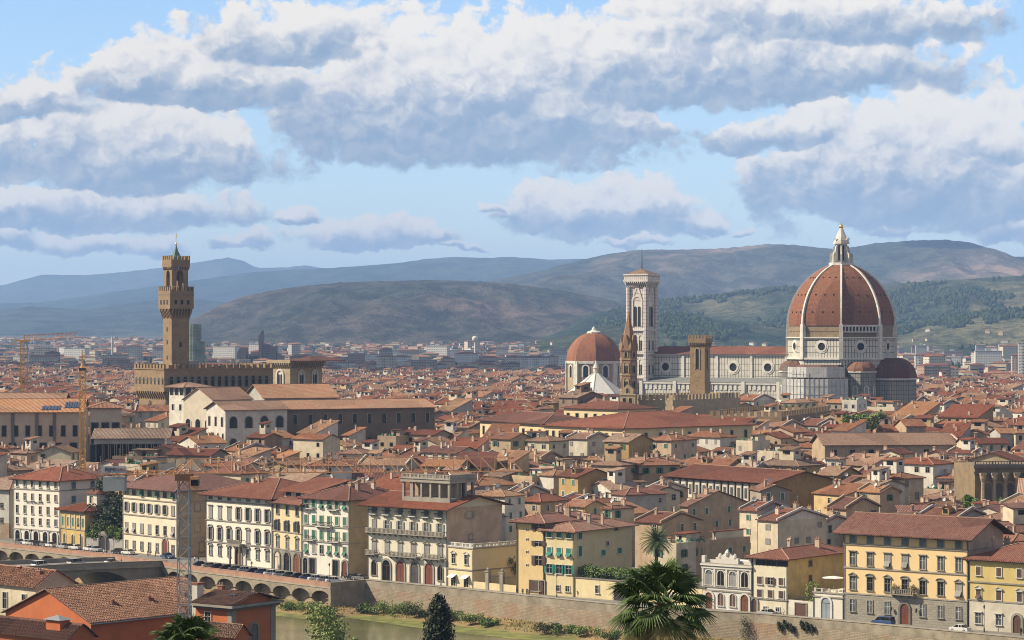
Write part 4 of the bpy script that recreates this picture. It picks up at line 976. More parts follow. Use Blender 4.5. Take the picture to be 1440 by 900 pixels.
b = MB(); mx, my = (x0 + x1) / 2, (y0 + y1) / 2; b.lathe([(1.5, zt_(394)), (1.35, zt_(391)), (.8, zt_(387)), (.3, zt_(386))], IRON, 12, mx, my); b.tube((mx, my, zt_(386)), (mx, my, zt_(380)), .12, IRON); b.build('bell', bf)
b = MB(); k2 = .55; corbels(b, x0 + k, x1 - k, y0 + k, y1 - k, zt_(379.5), zt_(374.5), k2, BROWN, .95); b.box(x0 + k - k2, x1 - k + k2, y0 + k - k2, y1 - k + k2, zt_(374.8), zt_(364.5), BROWN); merlons(b, x0 + k - k2, x1 - k + k2, y0 + k - k2, y1 - k + k2, zt_(364.5), BROWN, .9, .75, 1.6, .45, tail=True); b.build('tower_crown', t)
b = MB(); b.lathe([(2.6, zt_(366)), (2.4, zt_(362)), (1.0, zt_(353)), (.25, zt_(345)), (.12, zt_(340))], COPPER, 4, mx, my, ph=R(45)); sp = b.build('spire', t)
b = MB(); b.sm = True; b.lathe([(.42 * math.sin(math.pi * i / 8), zt_(341.5) - .42 * math.cos(math.pi * i / 8)) for i in range(9)], GOLD, 10, mx, my); b.sm = False; b.tube((mx, my, zt_(341)), (mx, my, zt_(326)), .09, IRON); b.xz([(mx - .1, zt_(331)), (mx + 1.0, zt_(332.5)), (mx + .9, zt_(329.5)), (mx - .2, zt_(329))], my - .05, my + .05, GOLD); b.build('weather_vane', sp)
# block-shaped church with traceried windows
D = 1085.0; s = F / D
loc, rz = corner_frame(408, D, 40); c, s_ = math.cos(R(40)), math.sin(R(40)); a = (380 - 720) / F; w = (loc.x - a * D) / (c + a * s_); a = (453 - 720) / F; d = (a * D - loc.x) / (s_ - a * c)
t = thing('grain_church', 'tall box shaped ochre church with corbelled cornice behind the town hall', 'church', loc, rz)
b = MB(); b.box(-w, 0, 0, d, -1, zt_(517), PALER); b.box(-w - .1, .1, -.1, d + .1, zt_(541), zt_(540.2), STONE); wl = b.build('wall', t)
b = MB(); corbels(b, -w, 0, 0, d, zt_(519), zt_(510.5), 1.2, PALER, 1.3); b.box(-w - 1.2, 1.2, -1.2, d + 1.2, zt_(510.5), zt_(506.5), PALER); b.build('cornice', wl)
b = MB(); roof_geo(b, 'hip', w, d, zt_(506.3), R(15), 1.0, T5); b.build('roof', t)
opening(wl, 'F', 0, -w / 2, zt_(540), 3.2, 5.6, 'bifora', STW, 'window', .2)
for u in (.34, .76): opening(wl, 'R', 0, d * u, zt_(540), 2.6, 5.4, 'bifora', STW, 'window', .2)
# ------------------------------------------------------------------ the palaces along the quay
FOOT = []        # footprints (origin, rz, x0, x1, y0, y1) kept free of other houses
def footprint(loc, rz, x0, x1, y0, y1): FOOT.append((loc[0], loc[1], math.cos(rz), math.sin(rz), x0, x1, y0, y1))
QUAY = []        # (short phrase, px0, px1) of each front, for the labels of the houses behind
def chim(rf, x, y, z, k, m=None):
    return link('chimney', cached(('ch', k, (m or CHIM).name), lambda: (lambda b: (chimney_geo(b, m or CHIM, RIDGE, k), b.mesh('chimney'))[1])(MB())), rf, (x, y, z))
def quay(name, label, short, pl, yl, pr, yr, ye, depth, wallm, roof='hip', roofm=T1, pitch=18, rows=(), bands=(), side=(), ov=1.1, base=None, cat='palace', quoin=None, chims=3):
    a, c = GP(pl, yl), GP(pr, yr); v = c - a; w = v.length; rz = math.atan2(v.y, v.x); h = ZY(ye, a.y)
    t = thing(name, label, cat, a, rz); footprint(a, rz, -.5, w + .5, -3, depth + .5); QUAY.append((short, pl, pr))
    b = MB(); wall_geo(b, roof, w, depth, h, R(pitch), wallm); wl = b.build('wall', t)
    if base:
        b = MB(); b.box(-.06, w + .06, -.10, .4, 0, h * base[0], base[1]); b.build('base', wl)
    if bands:
        b = MB()
        for f in bands: b.box(-.08, w + .08, -.22, .1, h * f - .14, h * f + .14, STONE); b.box(w - .02, w + .14, .1, depth, h * f - .13, h * f + .13, STONE)
        b.build('string_course', wl)
    rf = None
    if roof != 'flat':
        b = MB(); H = roof_geo(b, roof, w, depth, h, R(pitch), ov, roofm, ridge=RIDGE); rf = b.build('roof', t)
        b = MB(); b.box(-ov + .1, w + ov - .1, -ov + .15, -ov + .3, h - ov * math.tan(R(pitch)) - .32, h - ov * math.tan(R(pitch)) - .16, IRON)
        for i in range(int(w / 1.1)): x = .5 + i * 1.1; b.box(x - .08, x + .08, -ov + .1, .05, h - ov * math.tan(R(pitch)) * .8 - .42, h - ov * math.tan(R(pitch)) * .8 - .2, WOODB)
        b.build('eave', rf)
        rr = random.Random(int(pl * 7))
        for i in range(chims): chim(rf, w * rr.uniform(.1, .9), depth * rr.uniform(.3, .75), h + .8 + min(w, depth) * .22 * math.tan(R(pitch)), rr.randrange(3))
    else:
        b = MB(); b.box(-.2, w + .2, -.2, .4, h, h + .25, STONE); b.box(w - .4, w + .2, .4, depth, h, h + .25, STONE); b.build('cornice', wl)
    for u in (.12, w - .12): MB().tube((u, -.13, .1), (u, -.13, h - .3), .075, METAL if int(pl) % 2 else IRON, 5).build('drainpipe', wl)
    for r in rows:
        f0, f1, n, ww = r[:4]; o = r[4] if len(r) > 4 else {}
        o = dict(o); lo, hi = o.pop('span', (0, 1)); skip = o.pop('skip', ()); alt = o.pop('alt', None)
        for i in range(n):
            if i in skip: continue
            q = dict(o)
            if alt and i in alt: q.update(alt[i])
            window(t, 'F', w, w * (lo + (hi - lo) * (i + .5) / n), h * f0, ww, h * (f1 - f0), **q)
    for u, f0, f1, ww, o in side: window(t, 'R', w, depth * u, h * f0, ww, h * (f1 - f0), **o)
    return t, wl, rf, w, h, depth
def door(t, u, w, h, m=DOOR, fm=STONE, arch=True, y0=0.0, z=0.02):
    b = MB()
    if arch:
        hs = h - w / 2; pts = arc(w, hs); po = arc(w + .9, hs)
        b.xz([(-w / 2, 0), (w / 2, 0)] + pts, -.05, .05, m)
        for i in range(8): b.xz([pts[i], po[i], po[i + 1], pts[i + 1]], -.22, 0, fm)
        for s in (-1, 1): a, c = sorted((s * w / 2, s * (w / 2 + .45))); b.box(a, c, -.22, 0, 0, hs, fm)
        b.box(-.04, .04, -.08, -.05, 0, hs, WOODB); b.box(-w / 2, w / 2, -.09, -.05, hs - .1, hs, WOODB)
    else:
        b.box(-w / 2, w / 2, -.05, .05, 0, h, m); b.box(-w / 2 - .25, -w / 2, -.2, 0, 0, h + .25, fm); b.box(w / 2, w / 2 + .25, -.2, 0, 0, h + .25, fm); b.box(-w / 2, w / 2, -.2, 0, h, h + .25, fm); b.box(-.03, .03, -.08, -.05, 0, h, WOODB)
    return b.build('door', t, (u, y0, z))
def balcony(t, u0, u1, z, d=1.1, m=STONE, iron=False, n=None):
    b = MB(); b.box(u0, u1, -d, 0, z - .22, z, m)
    k = n or max(2, int((u1 - u0) / 1.6))
    for i in range(k + 1):
        u = u0 + .15 + (u1 - u0 - .3) * i / k
        b.faces([(u - .12, -d + .15, z - .22), (u + .12, -d + .15, z - .22), (u + .12, 0, z - .22), (u - .12, 0, z - .22), (u - .12, 0, z - .95), (u + .12, 0, z - .95)], [(0, 4, 5, 1), (0, 3, 4), (1, 5, 2)], m)
    rm = IRON if iron else m
    b.box(u0, u1, -d, -d + (.06 if iron else .18), z + .92, z + 1.05, rm); b.box(u0, u0 + .1, -d, 0, z + .92, z + 1.05, rm); b.box(u1 - .1, u1, -d, 0, z + .92, z + 1.05, rm)
    s = .28 if iron else .42; q = int((u1 - u0) / s); r = .025 if iron else .09
    for i in range(q + 1): u = u0 + .08 + (u1 - u0 - .16) * i / q; b.box(u - r, u + r, -d + .02, -d + .02 + 2 * r, z, z + .92, rm)
    return b.build('balcony', t)
def pipe(t, u, h, m=IRON): return MB().tube((u, -.12, 0), (u, -.12, h), .09, m, 5).build('drainpipe', t)
def balustrade(b, x0, x1, y, z, m, step=.45):
    b.box(x0, x1, y - .16, y + .16, z, z + .18, m); b.box(x0, x1, y - .16, y + .16, z + .82, z + 1.0, m)
    n = int((x1 - x0) / step)
    for i in range(n + 1):
        x = x0 + .1 + (x1 - x0 - .2) * i / n
        if i % 6 == 0: b.box(x - .22, x + .22, y - .2, y + .2, z, z + 1.05, m)
        else: b.box(x - .09, x + .09, y - .09, y + .09, z + .18, z + .82, m)
def lettering(text, par, loc, size, m, name='lettering', rz=0):
    cu = bpy.data.curves.new(name, 'FONT'); cu.body = text; cu.size = size; cu.extrude = .03; cu.align_x = 'CENTER'; cu.align_y = 'CENTER'; cu.materials.append(m)
    o = bpy.data.objects.new(name, cu); COL.objects.link(o); o.parent = par; o.location = loc; o.rotation_euler = (R(90), 0, rz)
    bpy.context.view_layer.update(); me = bpy.data.meshes.new_from_object(o.evaluated_get(bpy.context.evaluated_depsgraph_get())); bpy.data.objects.remove(o)
    o = link(name, me, par, loc); o.rotation_euler = (R(90), 0, rz); return o
# 1 white hotel -----------------------------------------------------
HW = mat('hotel_plaster', (0.84, 0.79, 0.70), vary=0.06, scale=0.25, streak=0.2, orand=0)
sl = dict(kind='slim', fm=STW, sill=True)
t, wl, rf, w, h, d = quay('hotel', 'tall white hotel with five ground floor arches and small dark windows', 'the white arcaded hotel', 19, 762, 84, 767, 671, 17, HW, roofm=T1, pitch=19, bands=(.21, .83),
    rows=[(.29, .39, 6, .95, sl), (.455, .575, 6, .95, sl), (.66, .765, 6, .95, sl), (.865, .97, 6, .95, dict(sl, alt={i: dict(kind='arch') for i in (1, 2, 3, 4)}))],
    side=[(u, f, f + .10, 1.5, dict(kind='slim', fm=STW, gm=GL, sh='closed', shm=SBLU)) for u in (.3, .72) for f in (.85, .64)])
for i in range(5): door(t, w * (i + .5) / 5, 1.9, 3.5, GL, STW)
lettering('HOTEL BALESTRI', t, (w * .47, -.16, h * .625), .95, IRON)
# 2 little yellow house ---------------------------------------------
YEL = mat('small_yellow', (0.58, 0.42, 0.16), vary=0.08, orand=0, streak=.4)
t, wl, rf, w, h, d = quay('small_house', 'narrow two storey yellow house with pilasters beside the white hotel', 'the narrow yellow house', 85.5, 767.5, 120, 772, 714, 12, YEL, roofm=T1, pitch=16, bands=(.48, .9), chims=1, cat='house',
    rows=[(.56, .78, 5, .85, dict(kind='slim', fm=STW, sh='closed', shm=SGRN, sill=False)), (.05, .34, 3, 1.2, dict(kind='arch', fm=STW, sill=False))])
for i in range(6): MB().box(w * i / 5 - .16, w * i / 5 + .16, -.2, 0, h * .5, h * .88, STW).build('pilaster', wl)
b = MB(); b.box(w * .55, w * .95, 4, 7.5, h, h + 4.6, plaster('white')); b.at(w * .55, 4, h); roof_geo(b, 'hip', w * .4, 3.5, 4.6, R(22), .6, T1); b.M = None; b.box(w * .66, w * .8, 3.96, 4, h + 1.6, h + 3.6, GL); b.build('turret', rf)
# 3 garden wall with gateway ----------------------------------------
a, c = GP(121, 772), GP(173, 775); v = c - a; L = v.length
t = thing('garden_wall', 'pale garden wall with an arched stone gateway under the big dark tree', 'wall', a, math.atan2(v.y, v.x))
GWALL = (a.copy(), math.atan2(v.y, v.x), L)
b = MB(); b.box(0, L * .36, 0, .5, 0, 3.2, plaster('grey')); b.box(L * .58, L, 0, .5, 0, 3.2, plaster('grey')); b.build('wall', t)
b = MB(); b.box(L * .36, L * .58, -.3, .9, 0, 4.3, STONE); b.at(L * .47, 0, 0); b.xz([(-1.7, 4.3), (1.7, 4.3), (1.1, 4.9), (0, 5.2), (-1.1, 4.9)], -.3, .8, STONE); b.M = None; gt = b.build('gateway', t); door(gt, L * .47, 2.0, 3.9, IRON, STONED, y0=-.31)
# 4 cream palace with loggia ----------------------------------------
CP = mat('cream_front', (0.80, 0.70, 0.53), vary=0.06, scale=0.2, streak=.36, orand=0)
g7 = dict(fm=STONE, gm=GL)
t, wl, rf, w, h, d = quay('palace', 'wide cream palace with a shuttered top loggia and red arched door', 'the cream loggia palace', 173, 775, 249, 784, 681, 26, CP, roofm=T5, pitch=17, ov=2.0, bands=(.27, .56, .80),
    rows=[(.05, .17, 7, 1.15, dict(g7, gm=GLL, skip=(5,))), (.31, .435, 7, 1.25, dict(g7, sh='awning', shm=SGRY, alt={2: dict(sh='closed'), 3: dict(sh='closed'), 4: dict(sh=None), 5: dict(sh=None)})),
          (.61, .74, 7, 1.35, dict(g7, sh='open', shm=SGRY, alt={6: dict(sh='closed')})), (.85, .97, 7, 1.6, dict(g7, sill=False, alt={0: dict(gm=GLL), 2: dict(sh='awning', shm=SGRN), 4: dict(sh='awning', shm=SGRN), 6: dict(sh='awning', shm=SGRN)}))],
    side=[(u, f, f + .13, 1.7, dict(kind='arch', fm=STONE)) for u in (.25, .6) for f in (.36, .66)] + [(u, .06, .2, 1.4, dict(fm=STONED)) for u in (.3, .6, .85)])
door(t, w * .79, 2.4, 4.6); b = MB(); b.box(w + .01, w + .07, .05, d, 0, h * .985, plaster('tan')); b.build('side_render', wl)
# 5 white palace with curved pediments ------------------------------
WP = mat('white_front', (0.84, 0.78, 0.67), vary=0.05, scale=0.2, streak=.36, orand=0)
gs = dict(fm=STONE, gm=GL, sh='open', shm=SGRY)
t, wl, rf, w, h, d = quay('palace', 'long white palace with curved window hoods and a columned porch', 'the white palace with curved hoods', 290, 790, 383, 800, 692, 24, WP, roofm=T1, pitch=17, ov=1.7, bands=(.30, .61, .885), chims=4,
    rows=[(.11, .235, 7, 1.2, dict(fm=STONE, gm=GLL, top='seg', skip=(3,))), (.335, .50, 7, 1.25, dict(gs, top='seg', alt={4: dict(sh='closed')})), (.645, .81, 7, 1.3, dict(gs, top='hood', alt={0: dict(sh='closed'), 1: dict(sh='closed'), 2: dict(sh='closed')})), (.905, .97, 7, 1.2, dict(fm=STONE, gm=GL, sill=False, alt={i: dict(sh='closed', shm=SGRY) for i in (3, 4, 5, 6)}))])
door(t, w * .5, 2.2, 4.4)
b = MB()
for s in (-1, 1): b.lathe([(.4, 0), (.3, .5), (.26, 4.6), (.42, 5.0)], STONE, 10, w * .5 + s * 2.0, -1.3)
b.box(w * .5 - 2.6, w * .5 + 2.6, -1.8, 0, 5.0, 5.4, STONE); b.build('porch', t); balcony(t, w * .5 - 2.6, w * .5 + 2.6, 5.6, 1.8)
# 6 narrow cream house ----------------------------------------------
CB = mat('narrow_cream', (0.72, 0.60, 0.38), vary=0.06, orand=0, streak=.36)
t, wl, rf, w, h, d = quay('narrow_house', 'narrow cream house with three grey stone arches at street level', 'the narrow cream house', 384, 800, 425, 806, 703, 20, CB, roofm=T1, pitch=16, ov=1.5, bands=(.56, .305), base=(.30, STONE), cat='house', chims=2,
    rows=[(.33, .475, 3, 1.3, dict(fm=STONE, gm=GLL, top='tri')), (.575, .715, 3, 1.2, dict(fm=STONE, gm=GLL, top='hood', sh='ajar', shm=STONE)), (.81, .94, 3, 1.25, dict(fm=STONE, gm=GL))])
for i, m in enumerate((plaster('cream'), GL, DOOR)): door(t, w * (i + .5) / 3, 2.6, 4.6, m, STONED, y0=-.11)
b = MB(); b.box(.3, w - .3, 3.2, 3.5, h, h + 2.6, plaster('pale')); b.box(.3, .6, 3.5, 12, h, h + 2.6, plaster('pale')); b.box(w - .6, w - .3, 3.5, 12, h, h + 2.6, plaster('pale'))
for i in range(3): b.box(w * (i + .5) / 3 - 1.1, w * (i + .5) / 3 + 1.1, 3.1, 3.2, h + .9, h + 2.4, DARK)
b.at(.3, 3.2, h); roof_geo(b, 'shed', w - .6, 9.5, 2.6, R(14), 1.2, T1); b.M = None; b.build('attic_loggia', rf)
# 7 white house with green shutters ---------------------------------
WG = mat('white_green_front', (0.79, 0.76, 0.66), vary=0.05, orand=0, streak=.36)
gg = dict(fm=STW, gm=GL, shm=SGRN)
t, wl, rf, w, h, d = quay('apartment_house', 'white five storey house with green shutters and small balconies', 'the green shuttered white house', 425.5, 806, 490.5, 812, 698, 21, WG, roofm=T5, pitch=19, ov=1.0, bands=(.43, .63), chims=4, cat='house',
    rows=[(.275, .385, 6, 1.15, dict(gg, sh='awning', alt={2: dict(sh=None), 1: dict(sh='closed', shm=SGRY)})), (.455, .57, 6, 1.2, dict(gg, sh='closed')), (.66, .765, 6, 1.2, dict(gg, sh='closed')), (.865, .975, 6, 1.25, dict(gg, sh='awning', alt={1: dict(sh='closed'), 4: dict(sh='closed')}))],
    side=[(.5, f, f + .12, 1.5, dict(fm=STONE, gm=plaster('tan'))) for f in (.28, .47, .66)] + [(.45, .87, .93, 1.6, dict(fm=STONE))])
for u, ww, m, ar in ((.07, 1.5, GL, True), (.22, 2.0, GL, False), (.72, 1.9, GL, False), (.92, 1.6, DOOR, True)): door(t, w * u, ww, 3.9, m, STONE, ar)
balcony(t, w * .34, w * .66, h * .635, 1.1, STW, True); balcony(t, w * .10, w * .26, h * .855, .9, STW, True); balcony(t, w * .60, w * .78, h * .855, .9, STW, True); balcony(t, w * .12, w * .28, h * .445, .9, STW, True); balcony(t, w * .64, w * .82, h * .445, .9, STW, True)
b = MB(); b.box(w + .01, w + .07, .05, d, 0, h * .99, plaster('tan')); b.build('side_render', wl)
# 8 grey loggia palace ----------------------------------------------
LG = mat('loggia_front', (0.76, 0.71, 0.57), vary=0.06, orand=0, streak=.4)
t, wl, rf, w, h, d = quay('palace', 'cream palace with long balconies and a columned roof loggia on top', 'the palace with the roof loggia', 517.5, 814.5, 628.5, 824, 707, 20, LG, roof='gx', roofm=T1, pitch=13, ov=2.0, bands=(.345,), chims=0,
    rows=[(.375, .505, 6, 1.3, dict(fm=STONE, sh='closed', shm=SGRY, top='tri')), (.645, .785, 6, 1.25, dict(fm=STONE, gm=GLL, sh='open', shm=SGRY, alt={0: dict(sh='closed')})), (.875, .975, 6, 1.2, dict(fm=STONE, gm=GL, sh='closed', shm=SBLU, sill=False))],
    side=[(.40, .84, .925, 1.7, dict(fm=STONE, sh='open', shm=SGRY)), (.42, .57, .63, 1.2, dict(fm=STONE))])
for i in range(4): door(t, w * (.24 + .18 * i), 2.5, 5.0, (GL, DOOR, GLL, DOOR)[i], STONE)
for u in (.08, .92): window(t, 'F', w, w * u, 1.2, 1.6, 3.4, kind='arch', fm=STONE)
balcony(t, .2, w - .2, h * .63, 1.3, STONE, False, 14)
for a, c in ((.01, .13), (.30, .66), (.74, .96)): balcony(t, w * a, w * c, h * .34, 1.4, STONE)
for i in range(6): balcony(t, w * (i + .5) / 6 - 1.1, w * (i + .5) / 6 + 1.1, h * .865, .9, STW, True)
b = MB(); b.box(w + .01, w + .07, .05, d, 0, h * .985, plaster('pink')); b.build('side_render', wl)
ax0, ax1, ay0, ay1, az = w * .33, w * .93, 3.0, 12.0, h + .2    # roof loggia
b = MB(); b.box(ax0, ax1, ay0, ay1, az - 1.5, az + 1.6, STONE); b.box(ax0 - .3, ax1 + .3, ay0 - .3, ay1 + .3, az + 5.2, az + 6.0, STONE); b.box(ax0 - .5, ax1 + .5, ay0 - .5, ay1 + .5, az + 6.0, az + 6.2, STONE)
for y in (ay0 + .3, ay1 - .3):
    for i in range(6): x = ax0 + .35 + (ax1 - ax0 - .7) * i / 5; b.box(x - .28, x + .28, y - .28, y + .28, az + 1.6, az + 5.2, STONE)
for i in range(1, 3):
    for x in (ax0 + .35, ax1 - .35): y = ay0 + (ay1 - ay0) * i / 3; b.box(x - .28, x + .28, y - .28, y + .28, az + 1.6, az + 5.2, STONE)
balustrade(b, ax0, ax1, ay0 + .1, az + 6.2, STONE); b.box(ax0 + .3, ax1 - .3, ay0 + 4.4, ay0 + 4.7, az + 1.6, az + 5.2, plaster('tan')); b.box(ax1 - .25, ax1 + .05, ay0, ay1, az + 6.2, az + 7.2, STONE); b.build('roof_loggia', rf)
# 9 small yellow wing ------------------------------------------------
t, wl, rf, w, h, d = quay('small_house', 'small two storey cream wing with balustrade beside the roof loggia palace', 'the small balustraded wing', 629.2, 824, 665, 828, 769, 14, mat('wing_plaster', (0.74, 0.63, 0.40), vary=.05, orand=0), roof='flat', bands=(.46,), cat='house',
    rows=[(.60, .83, 2, 1.2, dict(fm=STW, gm=GL, top='tri')), (.03, .26, 2, 1.6, dict(fm=STW, gm=GL, sill=False))])
b = MB(); balustrade(b, 0, w, .2, h + .25, STW); b.M = (w - .2, 0, 0, 0, 1); balustrade(b, .4, d, 0, h + .25, STW); b.M = None; b.build('balustrade', t)
for u in (.25, .75): b = MB(); b.faces([(-1.1, 0, 2.7), (1.1, 0, 2.7), (1.1, -1.3, 2.0), (-1.1, -1.3, 2.0), (-1.1, 0, 2.65), (1.1, 0, 2.65), (1.1, -1.3, 1.95), (-1.1, -1.3, 1.95)], [(3, 2, 1, 0), (4, 5, 6, 7), (0, 4, 7, 3), (2, 6, 5, 1), (3, 7, 6, 2)], WHITE); b.build('awning', t, (w * u, -.05, .3))
# 10, 11 the two yellow houses ---------------------------------------
YA = mat('yellow_front', (0.74, 0.56, 0.28), vary=0.06, orand=0, streak=.36); YB = mat('yellow_pale_front', (0.76, 0.64, 0.38), vary=0.06, orand=0, streak=.36)
t, wl, rf, w, h, d = quay('tall_house', 'tall narrow yellow house with brown shutters at its right edge', 'the tall yellow house', 726, 834, 765, 837, 731, 22, YA, roofm=T1, pitch=16, ov=1.3, cat='house', chims=4,
    rows=[(f, f + g_, 1, 1.9, dict(fm=STW, sh='open', shm=SBRN, span=(.62, 1.0), sill=False)) for f, g_ in ((.865, .1), (.66, .07), (.40, .13))] + [(f, f + .025, 1, .5, dict(kind='slim', fm=STW, span=(.3, .5), sill=False)) for f in (.38, .56, .73, .86)] + [(.05, .19, 1, 3.0, dict(fm=STONE, sh='closed', shm=SBRN, span=(.5, .85)))])
door(t, w * .93, 1.4, 3.2, WOODB, STONE, False); pipe(t, w * .05, h * .9, mat('copper_pipe', (.35, .14, .05), orand=0))
gt = dict(fm=STW, shm=STEAL)
t, wl, rf, w, h, d = quay('green_shutter_house', 'pale yellow corner house with teal green shutters above the hedge terrace', 'the teal shuttered yellow house', 766, 837, 807, 840, 743, 24, YB, roofm=T2, pitch=17, ov=1.3, cat='house', chims=5,
    rows=[(.875, .965, 3, 1.3, dict(gt, sh='closed')), (.60, .72, 3, 1.3, dict(gt, sh='awning')), (.34, .47, 3, 1.5, dict(gt, sh='open')), (.08, .16, 2, 1.0, dict(fm=STW, span=(.3, .95)))],
    side=[(.10, .86, .95, 1.5, dict(gt, sh='closed')), (.10, .60, .75, 1.4, dict(gt, sh='closed')), (.50, .57, .65, 1.5, dict(gt, sh='closed')), (.78, .57, .65, 1.5, dict(gt, sh='closed')), (.57, .71, .77, 1.0, dict(fm=STW)), (.72, .93, .98, 1.2, dict(fm=STONE))])
ba, bc_ = GP(808, 840), GP(992, 856); v = bc_ - ba; L = v.length; rz = math.atan2(v.y, v.x)
t = thing('terrace_wall', 'cream terrace wall with arched gate carrying a clipped green hedge', 'wall', ba, rz); footprint(ba, rz, 0, L, -3, 18)
b = MB(); b.box(0.3, L, 0, .5, 0, 4.4, YB); b.box(0.2, L, -.15, .6, 4.4, 4.65, STONED); wl = b.build('wall', t); b = MB(); b.box(0.3, L, .5, 16, 3.4, 3.9, G_PAVE); b.build('terrace_floor', t)
door(t, L * .36, 3.2, 3.9, IRON, STONE); window(t, 'F', 0, L * .18, 1.4, 1.0, 1.7, fm=STW); window(t, 'F', 0, L * .72, 1.2, 1.0, 1.7, fm=STW)
# 12 villa with balustrade behind the palm ----------------------------
# 13 ornate white house ------------------------------------------------
OW = mat('ornate_white', (0.78, 0.76, 0.70), vary=0.07, orand=0, streak=.4)
t, wl, rf, w, h, d = quay('ornate_house', 'small ornate white house with arched windows and sculpted roof crest', 'the ornate white house', 988, 855.5, 1057, 861, 792, 13, OW, roof='flat', bands=(.42, .50), cat='house')
for i in range(4):
    x = w * (.135 + .243 * i); window(t, 'F', w, x, h * .535, 1.75, h * .33, kind='arch', fm=STW, gm=GLL if i % 2 == 0 else GL, sh='closed' if i % 2 == 0 else None, shm=SGRY)
    if i in (0, 3): door(t, x, 2.0, 3.6, DOOR, STW)
    else: window(t, 'F', w, x, .9, 1.5, 2.7, kind='arch', fm=STW, gm=SBRN)
b = MB()
for i in range(5): x = w * (.013 + .243 * i) if i < 4 else w - .2; b.box(x - .22, x + .22, -.25, 0, h * .5, h * .9, STW)
b.box(-.3, w + .3, -.55, .4, h - .35, h + .02, STW); b.box(-.15, w + .15, -.3, .3, h * .9, h * .93, STW); b.build('order', wl)
b = MB(); b.box(-.1, .7, -.2, .6, h + .25, h + 1.7, STW); b.box(w - .8, w, -.2, .6, h + .25, h + 1.5, STW); b.box(w * .28, w * .74, -.2, .5, h + .25, h + 1.5, STW); b.xz([(w * .34, h + 1.5), (w * .68, h + 1.5), (w * .60, h + 2.1), (w * .51, h + 2.9), (w * .42, h + 2.1)], -.15, .3, STW); b.lathe([(.5, h + 2.0), (.6, h + 2.6), (.3, h + 3.1), (0, h + 3.4)], STW, 8, w * .51, 0); b.lathe([(.5, h + 1.5), (.35, h + 2.2), (0, h + 2.5)], STW, 8, w * .36, 0.1); b.lathe([(.5, h + 1.5), (.35, h + 2.2), (0, h + 2.5)], STW, 8, w * .66, 0.1); b.box(-.1, w, .6, .9, h + .2, h + .9, STW); b.build('crest', t)
# 14 cream three storey house ---------------------------------------------
t, wl, rf, w, h, d = quay('corner_house', 'cream three storey house with brown shutters right of the ornate white house', 'the brown shuttered cream house', 1058, 861, 1107.5, 865, 781, 25, mat('corner_cream', (0.74, 0.68, 0.52), vary=.06, orand=0, streak=.4), roof='hip', roofm=T1, pitch=17, ov=1.2, cat='house', bands=(.255,), chims=3,
    rows=[(.51, .635, 3, 1.2, dict(fm=STW, sh='closed', shm=SBRN, span=(.06, .98), alt={1: dict(sh='open')})), (.28, .41, 3, 1.2, dict(fm=STW, sh='closed', shm=SBRN, span=(.06, .98))), (.84, .97, 3, 2.6, dict(fm=SBRN, gm=GL, span=(.12, 1.0), sill=False)), (.05, .12, 2, .9, dict(fm=STW, span=(.2, .9)))],
    side=[(.36, .80, .90, 1.3, dict(fm=STONE, sh='closed', shm=SBRN)), (.36, .54, .64, 1.1, dict(fm=STONE, sh='closed', shm=SBRN))])
door(t, w * .06, 1.3, 2.9, WOODB, STONE)
b = MB(); b.box(w + .01, w + .07, .05, d, 0, h * .985, plaster('yellow')); b.build('side_render', wl)
# 15 low terrace building with parasol ---------------------------------------
t, wl, rf, w, h, d = quay('terrace_house', 'low white house with roof terrace and arched blue door beside the yellow palace', 'the low terrace house', 1144, 868.5, 1186.5, 872, 833, 15, mat('terrace_white', (0.76, 0.72, 0.62), vary=.06, orand=0, streak=.4), roof='flat', cat='house', bands=(.86,))
door(t, w * .42, 2.2, 4.4, mat('door_blue', (.30, .36, .42), orand=0), STW)
b = MB()
for i in range(5): x = .3 + (w - .6) * i / 4; b.box(x - .2, x + .2, .1, .5, h + .25, h + 1.0, STW)
b.box(0, w, .2, .3, h + .8, h + .9, STW); b.build('terrace_rail', t)
tp = thing('parasol', 'flat white parasol on the roof terrace beside the yellow palace', 'parasol', t.matrix_basis @ Vector((w * .28, 4.5, h + .3)), t.rotation_euler.z)
b = MB(); b.tube((0, 0, -.3), (0, 0, 2.6), .06, METAL); b.build('pole', tp); b = MB(); b.lathe([(2.4, 2.5), (2.42, 2.6), (.1, 2.95), (0, 2.97)], WHITE, 8); b.build('canopy', tp)
a, c = GP(1108, 865), GP(1143.5, 868.5); v = c - a; L = v.length
t = thing('garden_wall', 'low white yard wall with brown double gate and iron railing', 'wall', a, math.atan2(v.y, v.x)); footprint(a, math.atan2(v.y, v.x), 0, L, -3, 12)
b = MB(); b.box(0, L, 0, .5, 0, 3.3, plaster('white')); wl = b.build('wall', t); door(t, L * .52, 2.8, 2.7, WOODB, STONE, False)
b = MB(); b.box(0, L, .1, .16, 4.2, 4.3, IRON)
for i in range(int(L / .3)): b.box(i * .3, i * .3 + .04, .1, .14, 3.3, 4.2, IRON)
b.build('railing', t)
b = MB(); b.box(L * .62, L * .95, 2, 6, 2.0, 3.4, plaster('white')); b.build('shed', t)
